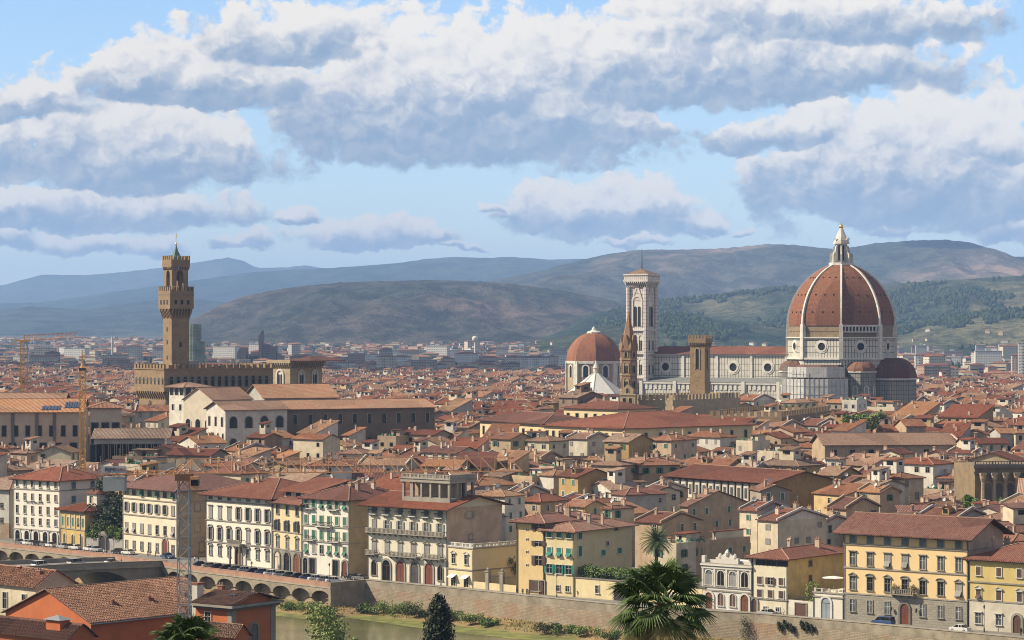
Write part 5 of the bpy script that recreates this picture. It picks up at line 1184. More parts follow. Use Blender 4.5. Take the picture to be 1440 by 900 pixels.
# 16 big yellow palace --------------------------------------------------------
YP = mat('big_yellow_front', (0.82, 0.61, 0.33), vary=0.04, scale=.2, orand=0, streak=.10); RUST = blockwork('rusticated_grey', (0.33, 0.31, 0.26), (0.38, 0.35, 0.29), (0.25, 0.235, 0.20), 1.1, .5, .035, vary=.4)
t, wl, rf, w, h, d = quay('palace', 'big golden yellow palace with grey rusticated base and red door', 'the big golden palace', 1187.5, 872, 1361, 885.5, 744, 15.5, YP, roof='gx', roofm=T1, pitch=21, ov=1.9, bands=(.30, .585, .84), base=(.295, RUST), chims=0,
    rows=[(.105, .235, 7, 1.15, dict(fm=STONE, gm=GLL, skip=(3,), y0=-.11)), (.345, .485, 7, 1.3, dict(fm=STONE, gm=GL, top='tri', alt={0: dict(gm=GLL), 1: dict(top='seg'), 3: dict(top='seg'), 5: dict(top='seg'), 6: dict(sh='awning', shm=SGRY)})),
          (.615, .755, 7, 1.25, dict(fm=STONE, gm=GLL, top='hood', alt={2: dict(sh='awning', shm=SGRY), 3: dict(sh='awning', shm=SGRY)})), (.855, .97, 7, 1.3, dict(fm=STONE, sh='closed', shm=SBLU, sill=False))])
door(t, w * .5, 1.9, 4.3, DOOR, STONED, y0=-.11); balcony(t, w * .5 - 2.6, w * .5 + 2.6, h * .335, 1.5, STONE)
pipe(t, -.2, h, mat('orange_pipe', (.5, .22, .06), orand=0)); pipe(t, w + .1, h)
b = MB(); b.box(w + .01, w + .07, .05, d, 0, h * .99, plaster('pink')); b.poly([(w + .05, 0, h * .99), (w + .05, d, h * .99), (w + .05, d / 2, h + d / 2 * math.tan(R(21)) - .15)], plaster('pink')); b.build('side_render', wl)
for s in (-1, 1): b = MB(); b.tube((s * 2.9 + w * .5, -.1, 3.3), (s * 2.9 + w * .5, -.7, 3.3), .05, IRON); b.lathe([(.08, 2.7), (.26, 3.0), (.2, 3.5), (0, 3.75)], IRON, 6, s * 2.9 + w * .5, -.7); b.build('wall_lantern', t)
BIGPAL = (t, w, h)
# 17 olive house on the right ---------------------------------------------------
t, wl, rf, w, h, d = quay('palace', 'olive yellow palace with purple brown shutters at the far right', 'the olive palace', 1362, 885.5, 1478, 895, 783, 15, mat('olive_front', (0.62, 0.49, 0.20), vary=0.06, orand=0, streak=.36), roof='hip', roofm=T1, pitch=19, ov=1.0, bands=(.415, .665), base=(.41, plaster('pale')), chims=2,
    rows=[(.76, .875, 4, 1.05, dict(fm=STW, sh='closed', shm=SBRN)), (.435, .56, 4, 1.1, dict(fm=STW, sh='closed', shm=SBRN, top='tri', alt={0: dict(sh='awning')})), (.10, .24, 4, 1.25, dict(fm=STW, gm=GLL, top='hood', skip=(2,), y0=-.11))])
door(t, w * .60, 1.7, 3.7, WOODB, STONE, y0=-.11)
# grey house at the very left behind the hotel square
t, wl, rf, w, h, d = quay('house', 'plain grey house with a low stone front at the far left of the quay', 'the grey house left of the hotel', -52, 752, 14, 757, 683, 20, plaster('grey'), roof='hip', roofm=T4, pitch=15, cat='house', rows=[(.6, .7, 3, 1.2, dict(fm=STONE)), (.3, .4, 3, 1.2, dict(fm=STONE))], base=(.30, WALLM), chims=2)
# garden wall with stone piers between the wing and the yellow houses
a, c = GP(665.5, 828), GP(726, 834); v = c - a; L = v.length; rz = math.atan2(v.y, v.x)
t = thing('garden_wall', 'low cream garden wall with stone gate piers and iron railing', 'wall', a, rz); footprint(a, rz, 0, L, -3, 22)
b = MB(); b.box(0, L, 0, .45, 0, 1.7, YB); b.build('wall', t)
for u in (.33, .66): b = MB(); b.box(L * u - .5, L * u + .5, -.15, .75, 0, 4.2, STONE); b.box(L * u - .65, L * u + .65, -.3, .9, 4.2, 4.5, STONE); b.lathe([(.3, 4.5), (.4, 4.9), (0, 5.4)], STONE, 8, L * u, .3); b.build('pier', t)
b = MB(); b.box(L * .33, L, .2, .26, 3.3, 3.4, IRON)
for i in range(int(L * .67 / .35)): b.box(L * .33 + i * .35, L * .33 + i * .35 + .05, .2, .25, 1.7, 3.7, IRON)
b.build('railing', t)
# ------------------------------------------------------------------ houses
def box3(pxa, pxc, pxb, D, th):
    """footprint from three columns: th >= 0 front pxa..pxc and right side pxc..pxb; th < 0 left side pxa..pxc and front pxc..pxb.
    returns front-left corner, rz, width, depth"""
    c, s = math.cos(R(th)), math.sin(R(th)); X = (pxc - 720) * D / F; a = (pxa - 720) / F; e = (pxb - 720) / F
    if th >= 0:
        w = (X - a * D) / (c + a * s); d = (e * D - X) / (s - e * c)
        return (X - w * c, D + w * s), -R(th), w, d
    w = (e * D - X) / (c + e * s); d = (X - a * D) / (a * c - s)
    return (X, D), -R(th), w, d
def sub(b, o, x, y, z, a=0.0):
    X, Y, Z, A = o; dx, dy = rot2(x, y, A); return b.at(X + dx, Y + dy, Z + z, A + a)
LISTH = []
WNAME = dict(cream='cream', white='white', ochre='ochre', yellow='yellow', olive='olive', pink='pale pink', tan='tan', grey='grey', pale='pale beige', orange='orange', brown='brown', stone='bare stone')
RNAME = {T1: 'brown', T2: 'red', T3: 'orange', T4: 'weathered', T5: 'dark brown'}
KNAME = dict(gx='ridged', gy='front gabled', hip='hipped', shed='single pitch', flat='flat')
WINSETS = [dict(fm=STONE), dict(fm=STW, sh='open', shm=SBRN), dict(fm=STW, sh='closed', shm=SGRN), dict(fm=STONE, sh='closed', shm=SGRY), dict(fm=STW), dict(fm=STONE, sh='open', shm=SGRN)]
def winspec(r, w, d, h, dense=1.0):
    out = []
    n = max(1, int(w / 3.4)); fl = 3 if h > 14 else 2
    for k in range(fl):
        z = h - 2.5 - 3.5 * k
        for i in range(n):
            if r.random() < .8 * dense: out.append(('F', w * (i + .5) / n, z))
    n = max(1, int(d / 4.2))
    for k in range(fl):
        z = h - 2.5 - 3.5 * k
        for i in range(n):
            if r.random() < .58 * dense: out.append(('R', d * (i + .5) / n + r.uniform(-.4, .4), z))
    return out
def house(o, rz, w, d, h, kind, wall, roofm, seed, mode='obj', b=None, pitch=None, cat='house', name='house', label=None, z0=0.0, wins=None, feats=True, group=None):
    r = random.Random(seed); pitch = pitch or R(r.uniform(14, 20)); wm = plaster(wall)
    nwin = winspec(r, w, d, h) if wins is None else wins; ws = dict(r.choice(WINSETS)); ww = r.choice((.95, 1.1, 1.2)); wh = r.choice((1.3, 1.6, 1.8))
    tp = math.tan(pitch); H = h + .1 + {'gx': d / 2, 'gy': w / 2, 'hip': min(w, d) / 2, 'shed': d, 'flat': 0}[kind] * tp
    def zr(x, y):
        if kind == 'gx': return h + .1 + (d / 2 - abs(y - d / 2)) * tp
        if kind == 'gy': return h + .1 + (w / 2 - abs(x - w / 2)) * tp
        if kind == 'hip': return h + .1 + min(x, y, w - x, d - y) * tp
        if kind == 'shed': return h + .1 + y * tp
        return h + .25
    ch = []; ft = []
    if feats:
        for i in range(r.choice((1, 2, 2, 3, 4)) if w * d > 90 else r.choice((1, 1, 2))):
            x, y = w * r.uniform(.12, .88), d * r.uniform(.15, .85); ch.append((x, y, zr(x, y) + .1, r.randrange(3)))
        u = r.random()
        if kind != 'flat' and w > 7 and d > 7 and u < .12: ft.append('roof_room')
        elif kind in ('gx', 'hip') and w > 8 and u < .28: ft.append('dormer')
        if r.random() < .42: ft.append('antenna')
        if r.random() < .40: ft.append('satellite_dish')
        if kind == 'flat': ft.append('terrace_room')
        if kind in ('gx', 'shed') and r.random() < .22: ft.append('skylight')
    fx, fy = w * r.uniform(.3, .7), d * r.uniform(.25, .45); ax, ay = w * r.uniform(.2, .8), d * r.uniform(.4, .6); sx, sy = w * r.uniform(.15, .85), d * r.uniform(.1, .4); kx = w * r.uniform(.25, .7)
    rw, rd = max(2.6, w * .34), max(2.6, d * .34); rh = r.uniform(1.8, 2.8)
    rwm = plaster(r.choice(('white', 'cream', 'pale', wall)))
    def f_room(b): 
        z1 = rh + 1.2; b.box(0, rw, 0, rd, -2.5, z1, rwm)
        q = b.M; b.box(rw * .25, rw * .75, -.04, 0, z1 - 1.5, z1 - .4, GL); b.box(rw, rw + .04, rd * .3, rd * .7, z1 - 1.4, z1 - .5, GL)
        tpz = R(16)
        k = .45
        b.poly([(-k, -k, z1), (rw + k, -k, z1), (rw + k, rd + k, z1 + (rd) * .22), (-k, rd + k, z1 + rd * .22)], roofm); b.poly([(-k, -k, z1 - .15), (-k, rd + k, z1 + rd * .22 - .15), (rw + k, rd + k, z1 + rd * .22 - .15), (rw + k, -k, z1 - .15)], roofm)
        b.poly([(-k, -k, z1 - .15), (rw + k, -k, z1 - .15), (rw + k, -k, z1), (-k, -k, z1)], roofm); b.poly([(rw + k, -k, z1 - .15), (rw + k, rd + k, z1 + rd * .22 - .15), (rw + k, rd + k, z1 + rd * .22), (rw + k, -k, z1)], roofm)
        b.poly([(rw, 0, z1 - .01), (rw, rd, z1 - .01), (rw, rd, z1 + rd * .2)], rwm)
    def f_troom(b):
        b.box(w * .35, w * .8, d * .5, d * .92, .1, 2.7, rwm); b.box(w * .3, w * .85, d * .44, d * .97, 2.7, 2.9, roofm); b.box(w * .5, w * .6, d * .5 - .04, d * .5, .2, 2.2, GL)
        for q in ((0, w, 0, .25), (w - .25, w, .25, d), (0, .25, .25, d), (.25, w - .25, d - .25, d)): b.box(q[0], q[1], q[2], q[3], -.05, .95, wm)
        for i in range(5): x, y = w * r.uniform(.1, .9), d * r.uniform(.08, .4); b.box(x - .3, x + .3, y - .3, y + .3, 0, .5, CHIM); b.lathe([(.35, .5), (.6, .9), (.3, 1.4), (0, 1.6)], SGRN, 5, x, y)
    pw_ = kind == 'gx' and r.random() < .5; pwm = plaster(r.choice(('pale', 'white', 'grey', 'tan', wall)))
    def f_party(b, ends=(0, 1)):                     # gable walls carried up above the tiles
        for x0, x1 in [((-.05, .3), (w - .3, w + .05))[e] for e in ends]:
            o_ = [(-.3, h - .1), (d + .3, h - .1), (d + .3, h + .5), (d / 2, h + d / 2 * tp + .75), (-.3, h + .5)]; n = 5
            b.faces([(x0, y, z) for y, z in o_] + [(x1, y, z) for y, z in o_], [(4, 3, 2, 1, 0), (5, 6, 7, 8, 9)] + [(i, (i + 1) % n, n + (i + 1) % n, n + i) for i in range(n)], pwm)
    def f_sky(b): b.box(-.6, .6, -.5, .5, -.05, .14, GLL)
    if mode == 'obj':
        t = thing(name, label or '', cat, (o[0], o[1], z0), rz, group)
        m = MB(); wall_geo(m, kind, w, d, h, pitch, wm); wl = m.build('wall', t)
        if pw_:
            for e in (0, 1): m = MB(); f_party(m, (e,)); m.build('party_wall', t)
        m = MB()
        if kind != 'flat': roof_geo(m, kind, w, d, h, pitch, .55, roofm, ridge=RIDGE)
        else: m.box(.2, w - .2, .2, d - .2, h - .3, h + .05, G_PAVE)
        rf = m.build('roof', t)
        for x, y, z, k in ch: chim(rf, x, y, z, k)
        for face, u, z in nwin: window(t, face, w, u, z, ww, wh, sill=False, **ws)
        if 'roof_room' in ft: m = MB(); f_room(m); m.build('roof_room', rf, (w * .35, d * .35, h + .1 + min(w, d) * .30 * tp))
        if 'terrace_room' in ft: m = MB(); f_troom(m); m.build('roof_terrace', rf, (0, 0, h + .06))
        if 'dormer' in ft: link('dormer', cached(('dm', wall, roofm.name), lambda: (lambda q: (dormer_geo(q, wm, roofm), q.mesh('dormer'))[1])(MB())), rf, (fx, d * .12, zr(fx, d * .12) + .15))
        if 'antenna' in ft: link('antenna', cached('ant', lambda: (lambda q: (antenna_geo(q), q.mesh('antenna'))[1])(MB())), rf, (ax, ay, zr(ax, ay)), r.uniform(-1, 1))
        if 'satellite_dish' in ft: link('satellite_dish', cached('dish', lambda: (lambda q: (dish_geo(q), q.mesh('satellite_dish'))[1])(MB())), rf, (sx, sy, zr(sx, sy)), r.uniform(-.5, .8))
        if 'skylight' in ft: m = MB(); f_sky(m); c = m.build('skylight', rf, (kx, d * .25, zr(kx, d * .25) + .03)); c.rotation_euler = (pitch, 0, 0)
        C = Vector((o[0] + w * math.cos(rz), o[1] + w * math.sin(rz), h))
        LISTH.append(dict(o=t, px=pxof((o[0] + w / 2 * math.cos(rz) - d / 2 * math.sin(rz), o[1] + w / 2 * math.sin(rz) + d / 2 * math.cos(rz), h)), D=C.y, py=pyof(C), wall=wall, kind=kind, roof=roofm, ft=ft, nch=len(ch), sh=ws.get('sh'), shm=ws.get('shm'), area=w * d, w=w, d=d, fixed=bool(label), nw=len(nwin)))
        return t
    O = (o[0], o[1], z0, rz); sub(b, O, 0, 0, 0)
    wall_geo(b, kind, w, d, h, pitch, wm)
    if kind != 'flat': roof_geo(b, kind, w, d, h, pitch, .5, roofm)
    else: b.box(.2, w - .2, .2, d - .2, h - .3, h + .05, G_PAVE)
    if pw_: f_party(b)
    for face, u, z in nwin[:14]:
        if face == 'F': b.box(u - ww / 2, u + ww / 2, -.05, 0, z, z + wh, ws.get('shm') if ws.get('sh') == 'closed' else GL, bottom=False)
        else: b.box(w, w + .05, u - ww / 2, u + ww / 2, z, z + wh, ws.get('shm') if ws.get('sh') == 'closed' else GL, bottom=False)
    for x, y, z, k in ch: b.box(x - .4, x + .4, y - .3, y + .3, z - 1, z + 1.2, CHIM, bottom=False)
    if 'roof_room' in ft: sub(b, O, w * .35, d * .35, h + .1 + min(w, d) * .30 * tp); f_room(b)
    if 'terrace_room' in ft: sub(b, O, 0, 0, h + .06); f_troom(b)
    if 'dormer' in ft: sub(b, O, fx, d * .12, zr(fx, d * .12) + .15); dormer_geo(b, wm, roofm)
    b.M = None
def manual(pxa, pxc, pxb, ye, ze, th, kind, wall, roofm, seed=None, label=None, D=None, **k):
    D = D or GD(ye, ze); o, rz, w, d = box3(pxa, pxc, pxb, D, th); ze = ZY(ye, D); w = max(w, 2.5); mx = k.pop('maxd', 40); d = d if d > 4 else min(12, mx)
    dd = min(d, mx); footprint((o[0], o[1]), rz, -.5, w + .5, -.5, dd + .5)
    return house(o, rz, w, dd, ze, kind, wall, roofm, seed or int(pxa * 13 + ye), label=label, **k), w, dd, ze
# ---- mid-distance landmarks built the same way, with their own windows
def big(name, label, cat, pxa, pxc, pxb, D, th, ye, kind, wm, roofm, pitch=18, frows=(), srows=(), lrows=(), ov=.9, maxd=40, z0=0):
    o, rz, w, d = box3(pxa, pxc, pxb, D, th); d = maxd if d < maxd * .6 else min(d, maxd); h = ZY(ye, D); t = thing(name, label, cat, (o[0], o[1], 0), rz); footprint((o[0], o[1]), rz, -1, w + 1, -1, d + 1)
    b = MB(); wall_geo(b, kind, w, d, h, R(pitch), wm); wl = b.build('wall', t); rf = None
    if kind != 'flat': b = MB(); roof_geo(b, kind, w, d, h, R(pitch), ov, roofm, ridge=RIDGE); rf = b.build('roof', t)
    for face, rows, L in (('F', frows, w), ('R', srows, d), ('L', lrows, d)):
        for za, hh, n, ww, kd, fm in rows:
            for i in range(n): opening(wl, face, w, (L * (i + .5) / n) * (1 if face != 'L' else -1) if face != 'L' else L * (i + .5) / n, h - za, ww, hh, kd, fm, 'window', .1, GL)
    return t, wl, rf, w, d, h
BG = mat('library_plaster', (0.64, 0.50, 0.37), vary=.08, orand=0, streak=.2)
t, wl, rf, w, d, h = big('library', 'long beige library block with dark pilaster strips and solar panels on its roof', 'library', -40, -36, 114, 860, -4, 579, 'gx', BG, T3, 17, frows=[(8.4, 3.6, 9, 1.3, 'rect', STONED), (13.4, 2.8, 7, 2.2, 'rect', STONED)], maxd=26)
b = MB()
for u in (.17, .36, .585, .75): MB().box(w * u - .5, w * u + .5, -.35, 0, -1, h - .3, STONED).build('pilaster', wl)
PAN = mat('solar_panel', (0.03, 0.06, 0.12), rough=.2, vary=.1, orand=0)
for x0, x1, y0, y1 in ((.62, .80, 1, 5), (.83, .97, 3, 9)):
    b = MB(); tp = math.tan(R(17)); b.at(0, 0, 0)
    n = 6
    for i in range(n):
        xa, xb = w * (x0 + (x1 - x0) * i / n) + .12, w * (x0 + (x1 - x0) * (i + 1) / n) - .12
        v = [(xa, y0, h + y0 * tp + .35), (xb, y0, h + y0 * tp + .35), (xb, y1, h + y1 * tp + .35), (xa, y1, h + y1 * tp + .35)]; b.faces(v + [(p[0], p[1], p[2] - .12) for p in v], [(0, 1, 2, 3), (0, 4, 5, 1), (1, 5, 6, 2), (2, 6, 7, 3), (3, 7, 4, 0)], PAN)
    b.build('solar_panel', rf)
big('library_annex', 'second long red roof rising behind the beige library block', 'library', -40, -36, 88, 915, -4, 566, 'gx', plaster('tan'), T3, 16, maxd=22)
big('office_block', 'square beige block with three tall dark windows beside the yellow crane mast', 'office', 122, 126, 170, 830, -8, 573, 'hip', BG, T2, 16, frows=[(13, 8, 3, 2.2, 'rect', STONED)], maxd=20)
big('market_hall', 'low long hall with flat pitched red roof over dark glazed bays', 'hall', 128, 132, 236, 800, -4, 616, 'gx', plaster('grey'), T4, 13, frows=[(9, 7, 12, 4.2, 'rect', STONE)], maxd=22)
big('church_hall', 'cream gabled church with tall arched windows beside the dark town hall', 'church', 258, 299, 330, 905, 38, 562, 'gy', mat('church_plaster', (.72, .64, .50), vary=.08, orand=0, streak=.2), T3, 30, frows=[(13, 6, 3, 2.4, 'arch', STW)], ov=.5, maxd=20)
big('hip_roof_loggia', 'white house under a wide hipped roof in front of the fortress town hall', 'house', 238, 259, 291, 945, 45, 543, 'hip', plaster('white'), T3, 15, frows=[(3.4, 2.8, 3, 2.0, 'rect', STW), (9, 2.2, 2, 1.2, 'rect', STW)], srows=[(3.4, 2.8, 3, 2.4, 'rect', STW)], ov=1.6, maxd=14)
th = -28
t, wl, rf, w, d, h = big('white_palace', 'white building with arched windows joined to the long dark palace', 'palace', 288, 317, 404, 880, th, 576, 'gx', plaster('white'), T3, 16, frows=[(6.5, 4, 4, 2.6, 'arch', STONE), (13, 3, 4, 2.4, 'arch', STONE)], lrows=[(6, 3.2, 3, 1.6, 'rect', STONE), (12, 3.6, 4, 1.4, 'arch', STONE)], maxd=18)
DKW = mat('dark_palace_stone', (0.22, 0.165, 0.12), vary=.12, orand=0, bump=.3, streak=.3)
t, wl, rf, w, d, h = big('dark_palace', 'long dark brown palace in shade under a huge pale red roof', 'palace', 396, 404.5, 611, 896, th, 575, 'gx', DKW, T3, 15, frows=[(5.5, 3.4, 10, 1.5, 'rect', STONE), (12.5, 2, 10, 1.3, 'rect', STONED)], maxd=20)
big('long_roof_hall', 'broad orange roofed hall between the white church and the grain church', 'hall', 364, 372, 474, 975, -22, 559, 'gx', plaster('grey'), T3, 20, frows=[(3, 2, 8, 2, 'rect', STONE)], maxd=26)
YL = mat('long_yellow', (.76, .62, .36), vary=.06, orand=0, streak=.15)
big('yellow_palace', 'taller left half of the long pale yellow palace row in mid town', 'palace', 675, 765, 800, 890, 60, 595, 'hip', YL, T1, 15, frows=[(5.4, 3, 8, 1.3, 'rect', STONE), (11, 3, 8, 1.3, 'rect', STONE)], ov=1.2, maxd=22)
big('yellow_palace', 'lower right half of the long pale yellow palace row below the brick spire', 'palace', 765, 877, 974, 857, 51, 602, 'hip', YL, T1, 12, frows=[(4.6, 2.6, 12, 1.2, 'rect', STONE)], srows=[(4.6, 2.6, 9, 1.2, 'rect', STONE)], ov=1.0, maxd=60)
big('pale_palace', 'pale yellow palace with square attic windows just left of the bell gable', 'palace', 793, 869, 900, 960, 48, 575, 'hip', YL, T1, 13, frows=[(4.2, 2, 6, 1.5, 'rect', STONE), (9, 2.4, 6, 1.3, 'rect', STONE)], ov=.9, maxd=20)
big('barracks', 'long tan building with seven dark windows and bright orange roof', 'palace', 1152, 1160, 1341, 840, -7, 625, 'gx', plaster('tan'), T3, 20, frows=[(4.4, 2.6, 7, 1.7, 'rect', STONE), (9.5, 2.4, 7, 1.5, 'rect', STONE)], maxd=18)
t, wl, rf, w, d, h = big('pilaster_palace', 'long low roofed building with grey pilaster front and blank ochre side wall', 'palace', 938, 1085, 1171, 705, 54, 678, 'gx', plaster('ochre'), T1, 13, maxd=24, ov=1.3)
b = MB(); n = 15
for i in range(n):
    x = w * (i + .5) / n; k = w / n; b = MB(); b.box(x - k * .32, x + k * .32, -.12, 0, h - 6, h - 1.0, STW); b.box(x + k * .36, x + k * .52, -.35, 0, h - 6.4, h - .4, STONED); b.box(x - k * .18, x + k * .18, -.2, -.12, h - 5, h - 2.2, GLL); b.build('pilaster_bay', wl)
b = MB(); b.box(0, w, -.5, 0, h - 7, h - 6.4, STW); b.build('string_course', wl)
# carved stone palace at the right edge
t, wl, rf, w, d, h = big('stone_palace', 'weathered brown stone palace with niches and columns at the right edge', 'palace', 1366, 1371, 1470, 690, -8, 655, 'flat', mat('carved_stone', (.30, .22, .13), vary=.15, orand=0, bump=.5, bscale=1.5), T1, maxd=18)
b = MB(); b.box(-.5, w + .5, -.6, .3, h - .7, h + .2, STONED); b.box(-.3, w + .3, -.35, .3, h - 2.2, h - 1.6, STONED)
for i in range(6):
    x = 2 + (w - 4) * i / 5; b.lathe([(.75, h - 10), (.62, h - 9), (.5, h - 4.4), (.85, h - 3.4), (.95, h - 2.3)], PALER, 8, x, -.7); b.box(x - .9, x + .9, -1.5, 0, h - 2.4, h - 1.9, PALER)
b.build('order', wl)
for i in range(5): opening(wl, 'F', 0, 2 + (w - 4) * (i + .5) / 5, h - 9.6, 1.9, 5, 'arch', PALER, 'niche', .15, STONED)
b = MB(); balustrade(b, 0, w, .2, h + .2, STONED, .8); b.build('balustrade', wl)
# ---- houses placed one by one (the largest, just behind the quay)
MAN = [(690, 718, 748, 617, 26, 41, 'gx', 'tan', T2), (742, 772, 800, 620, 26, 38, 'hip', 'cream', T4), (796, 826, 858, 617, 26, 43, 'gx', 'pale', T2), (850, 884, 918, 621, 26, 41, 'gx', 'ochre', T4), (912, 944, 980, 619, 26, 38, 'hip', 'pink', T2), (184, 190, 250, 578, 30, -5, 'gx', 'grey', T2), (126, 130, 192, 584, 28, -5, 'hip', 'tan', T4), (786, 812, 850, 559, 33, 40, 'gx', 'brown', T4), (806, 840, 862, 566, 31, 40, 'hip', 'tan', T2), (1000, 1040, 1075, 597, 25, 42, 'gx', 'grey', T4), (1062, 1100, 1130, 600, 25, 42, 'gx', 'cream', T2), (1120, 1150, 1185, 598, 25, 42, 'gx', 'pale', T1), (1100, 1120, 1150, 566, 30, 40, 'hip', 'cream', T3), (1030, 1060, 1090, 563, 30, 40, 'gx', 'pale', T2), (673, 705, 722, 699, 16, 40, 'gx', 'pale', T2), (705, 723, 778, 698, 16, 45, 'gx', 'pink', T2), (640, 668, 690, 661, 18, 40, 'gx', 'ochre', T2), (766, 768, 840, 646, 20, -5, 'gx', 'pale', T3), (742, 745, 773, 627, 20, -6, 'gx', 'ochre', T2),
 (848, 860, 892, 715, 15, 45, 'hip', 'cream', T2), (866, 868, 919, 627, 19, -5, 'flat', 'stone', T1), (840, 872, 905, 657, 17, 50, 'gx', 'ochre', T2), (904, 914, 966, 690, 16, 45, 'gx', 'pink', T2), (957, 965, 1047, 711, 15, 45, 'gx', 'tan', T2),
 (1040, 1065, 1110, 718, 16, 48, 'gx', 'cream', T1), (1066, 1094, 1162, 732, 14, 48, 'gx', 'cream', T1), (1126, 1156, 1197, 736, 12, 45, 'gx', 'pale', T1), (1163, 1190, 1236, 715, 15, 45, 'gx', 'tan', T5), (951, 956, 1049, 768, 9, 45, 'flat', 'tan', T1), (917, 951, 956, 770, 9, 40, 'flat', 'cream', T1),
 (1170, 1183, 1236, 684, 16, 45, 'gx', 'ochre', T1), (1163, 1180, 1190, 645, 22, 30, 'hip', 'white', T2), (1201, 1204, 1243, 662, 17, -6, 'gx', 'pale', T2), (1243, 1246, 1289, 667, 16, -6, 'gx', 'pale', T2), (1287, 1290, 1340, 673, 16, -6, 'shed', 'orange', T5),
 (1302, 1332, 1346, 641, 19, 40, 'hip', 'white', T2), (1335, 1365, 1394, 641, 20, 40, 'hip', 'pale', T1), (1405, 1412, 1455, 722, 14, 45, 'gy', 'pink', T2), (1233, 1236, 1265, 698, 13, -6, 'shed', 'tan', T5), (1262, 1268, 1332, 722, 14, -5, 'shed', 'orange', T1), (1333, 1398, 1425, 727, 13, 30, 'flat', 'yellow', T1),
 (271, 293, 322, 648, 20, 40, 'flat', 'cream', T1), (280, 284, 330, 625, 20, -10, 'gx', 'pale', T2), (482, 491, 514, 612, 24, 40, 'shed', 'pale', T2), (1025, 1030, 1075, 635, 19, -6, 'gx', 'white', T1), (972, 1012, 1030, 601, 24, 45, 'gx', 'white', T1), (1098, 1112, 1140, 611, 22, 45, 'gx', 'cream', T3), (1064, 1068, 1106, 655, 17, -6, 'gx', 'pale', T1), (1107, 1110, 1165, 658, 17, -6, 'gx', 'pale', T1),
 (1184, 1205, 1219, 566, 30, 30, 'flat', 'white', T1), (118, 142, 180, 663, 17, 42, 'gx', 'ochre', T2), (78, 100, 140, 655, 17, 42, 'gx', 'white', T2), (725, 760, 800, 705, 15, 42, 'hip', 'tan', T1), (795, 822, 850, 712, 15, 42, 'gx', 'yellow', T2), (893, 930, 985, 735, 12, 45, 'gx', 'tan', T5), (1192, 1196, 1240, 741, 11, 45, 'gx', 'cream', T1)]
for q in MAN: manual(*q, maxd=26)
# ---- the rest of the old town, block by block
CIRC = [(cx, DC, 52), (cx - 50, DC + 30, 36), (cx - 95, DC + 58, 34), (69, 1350, 16), ((835 - 720) * 1560 / F, 1560, 22), ((838 - 720) * 1400 / F, 1400, 19), (47, 1050, 8), (49, 1038, 7), (82, 1083, 11), (-128, 1010, 17), (-112, 1030, 22), (-104, 1048, 22), (-90, 1100, 22), (65, 1060, 18), (80, 1075, 18), (100, 965, 20), (112, 975, 14)]
def FLy(x):
    if x < FL[0][0]: return FL[0][1] - .95 * (x - FL[0][0])
    if x > FL[-1][0]: return FL[-1][1] - .8 * (x - FL[-1][0])
    return interp(FL, x)
def blocked(o, rz, w, d):
    c, s = math.cos(rz), math.sin(rz)
    for u in (-.02, .33, .67, 1.02):
        for v in (-.02, .33, .67, 1.02):
            x, y = o[0] + w * u * c - d * v * s, o[1] + w * u * s + d * v * c
            for X, Y, C, S, x0, x1, y0, y1 in FOOT:
                a, e = (x - X) * C + (y - Y) * S, -(x - X) * S + (y - Y) * C
                if x0 < a < x1 and y0 < e < y1: return True
            for X, Y, rr in CIRC:
                if (x - X) ** 2 + (y - Y) ** 2 < rr * rr: return True
    X, Y, C, S = o[0], o[1], c, s
    for X2, Y2, C2, S2, x0, x1, y0, y1 in FOOT:
        for u, v in ((x0, y0), (x1, y0), (x1, y1), (x0, y1), ((x0 + x1) / 2, (y0 + y1) / 2)):
            x, y = X2 + u * C2 - v * S2 - X, Y2 + u * S2 + v * C2 - Y; a, e = x * C + y * S, -x * S + y * C
            if 0 < a < w and 0 < e < d: return True
    return False
WALLS = ['cream'] * 5 + ['pale'] * 5 + ['white'] * 4 + ['tan'] * 5 + ['pink'] * 3 + ['yellow'] * 2 + ['ochre'] * 3 + ['grey'] * 3 + ['brown'] + ['stone']
ROOFS = [T2] * 5 + [T1] * 5 + [T3] * 2 + [T4] * 6 + [T5] * 2
KINDS_ = ['gx'] * 6 + ['gy'] * 4 + ['hip'] * 3 + ['shed'] * 2 + ['flat'] * 2
cand = []; v = 19.0; k = 0; rr = random.Random(5)
while v < 1900:
    big_ = v > 420; rowd = rr.uniform(8.8, 12.8) * (1.12 if big_ else 1.0); D0 = FLy(0) + v
    x = -.285 * (D0 + 150) - 60; xe = .285 * D0 + 60
    while x < xe:
        bh = hash((int((x + 4000) / 48), int(v / 52), 3)) % 97
        th = (41, 43, 38, 14, -10, 55, 40, -22, 28)[bh % 9] + rr.uniform(-4, 4)
        w = rr.choice((6, 7, 8, 9.5, 11, 13, 15)) * (1.15 if big_ else 1.0); d = rowd * rr.uniform(.85, 1.1)
        y = FLy(x) + v + rr.uniform(-2, 2); px = pxof((x, y))
        if (880 < px < 1285 and y < 690) or (640 < px < 880 and y < 650): x += 3; continue      # the hand placed houses stand here
        if -330 < px < 1760:
            h = 14.0 + 9.0 * min(1, max(0, (y - 640) / 330)) + 3.2 * mnoise.noise((x * .02, y * .02, 1)) + rr.uniform(-4.0, 4.2)
            if rr.random() < .05: h += rr.uniform(2.5, 5.0)
            if y > 1150: h = min(h, 24)
            if y > 1400: h -= 3
            cand.append((y, (x, y), -R(th), w, d, h, rr.choice(KINDS_), rr.choice(WALLS), rr.choice(ROOFS)))
        x += (w * math.cos(R(41)) + rr.choice((0.3, 0.3, 0.6, 1.2, 4.5)))
    k += 1; v += (rowd / .76) * (1.06 if k % 3 else 1.45) * (.98 if not big_ else 1.0)
cand = [c for c in cand if not blocked(c[1], c[2], c[3], c[4])]
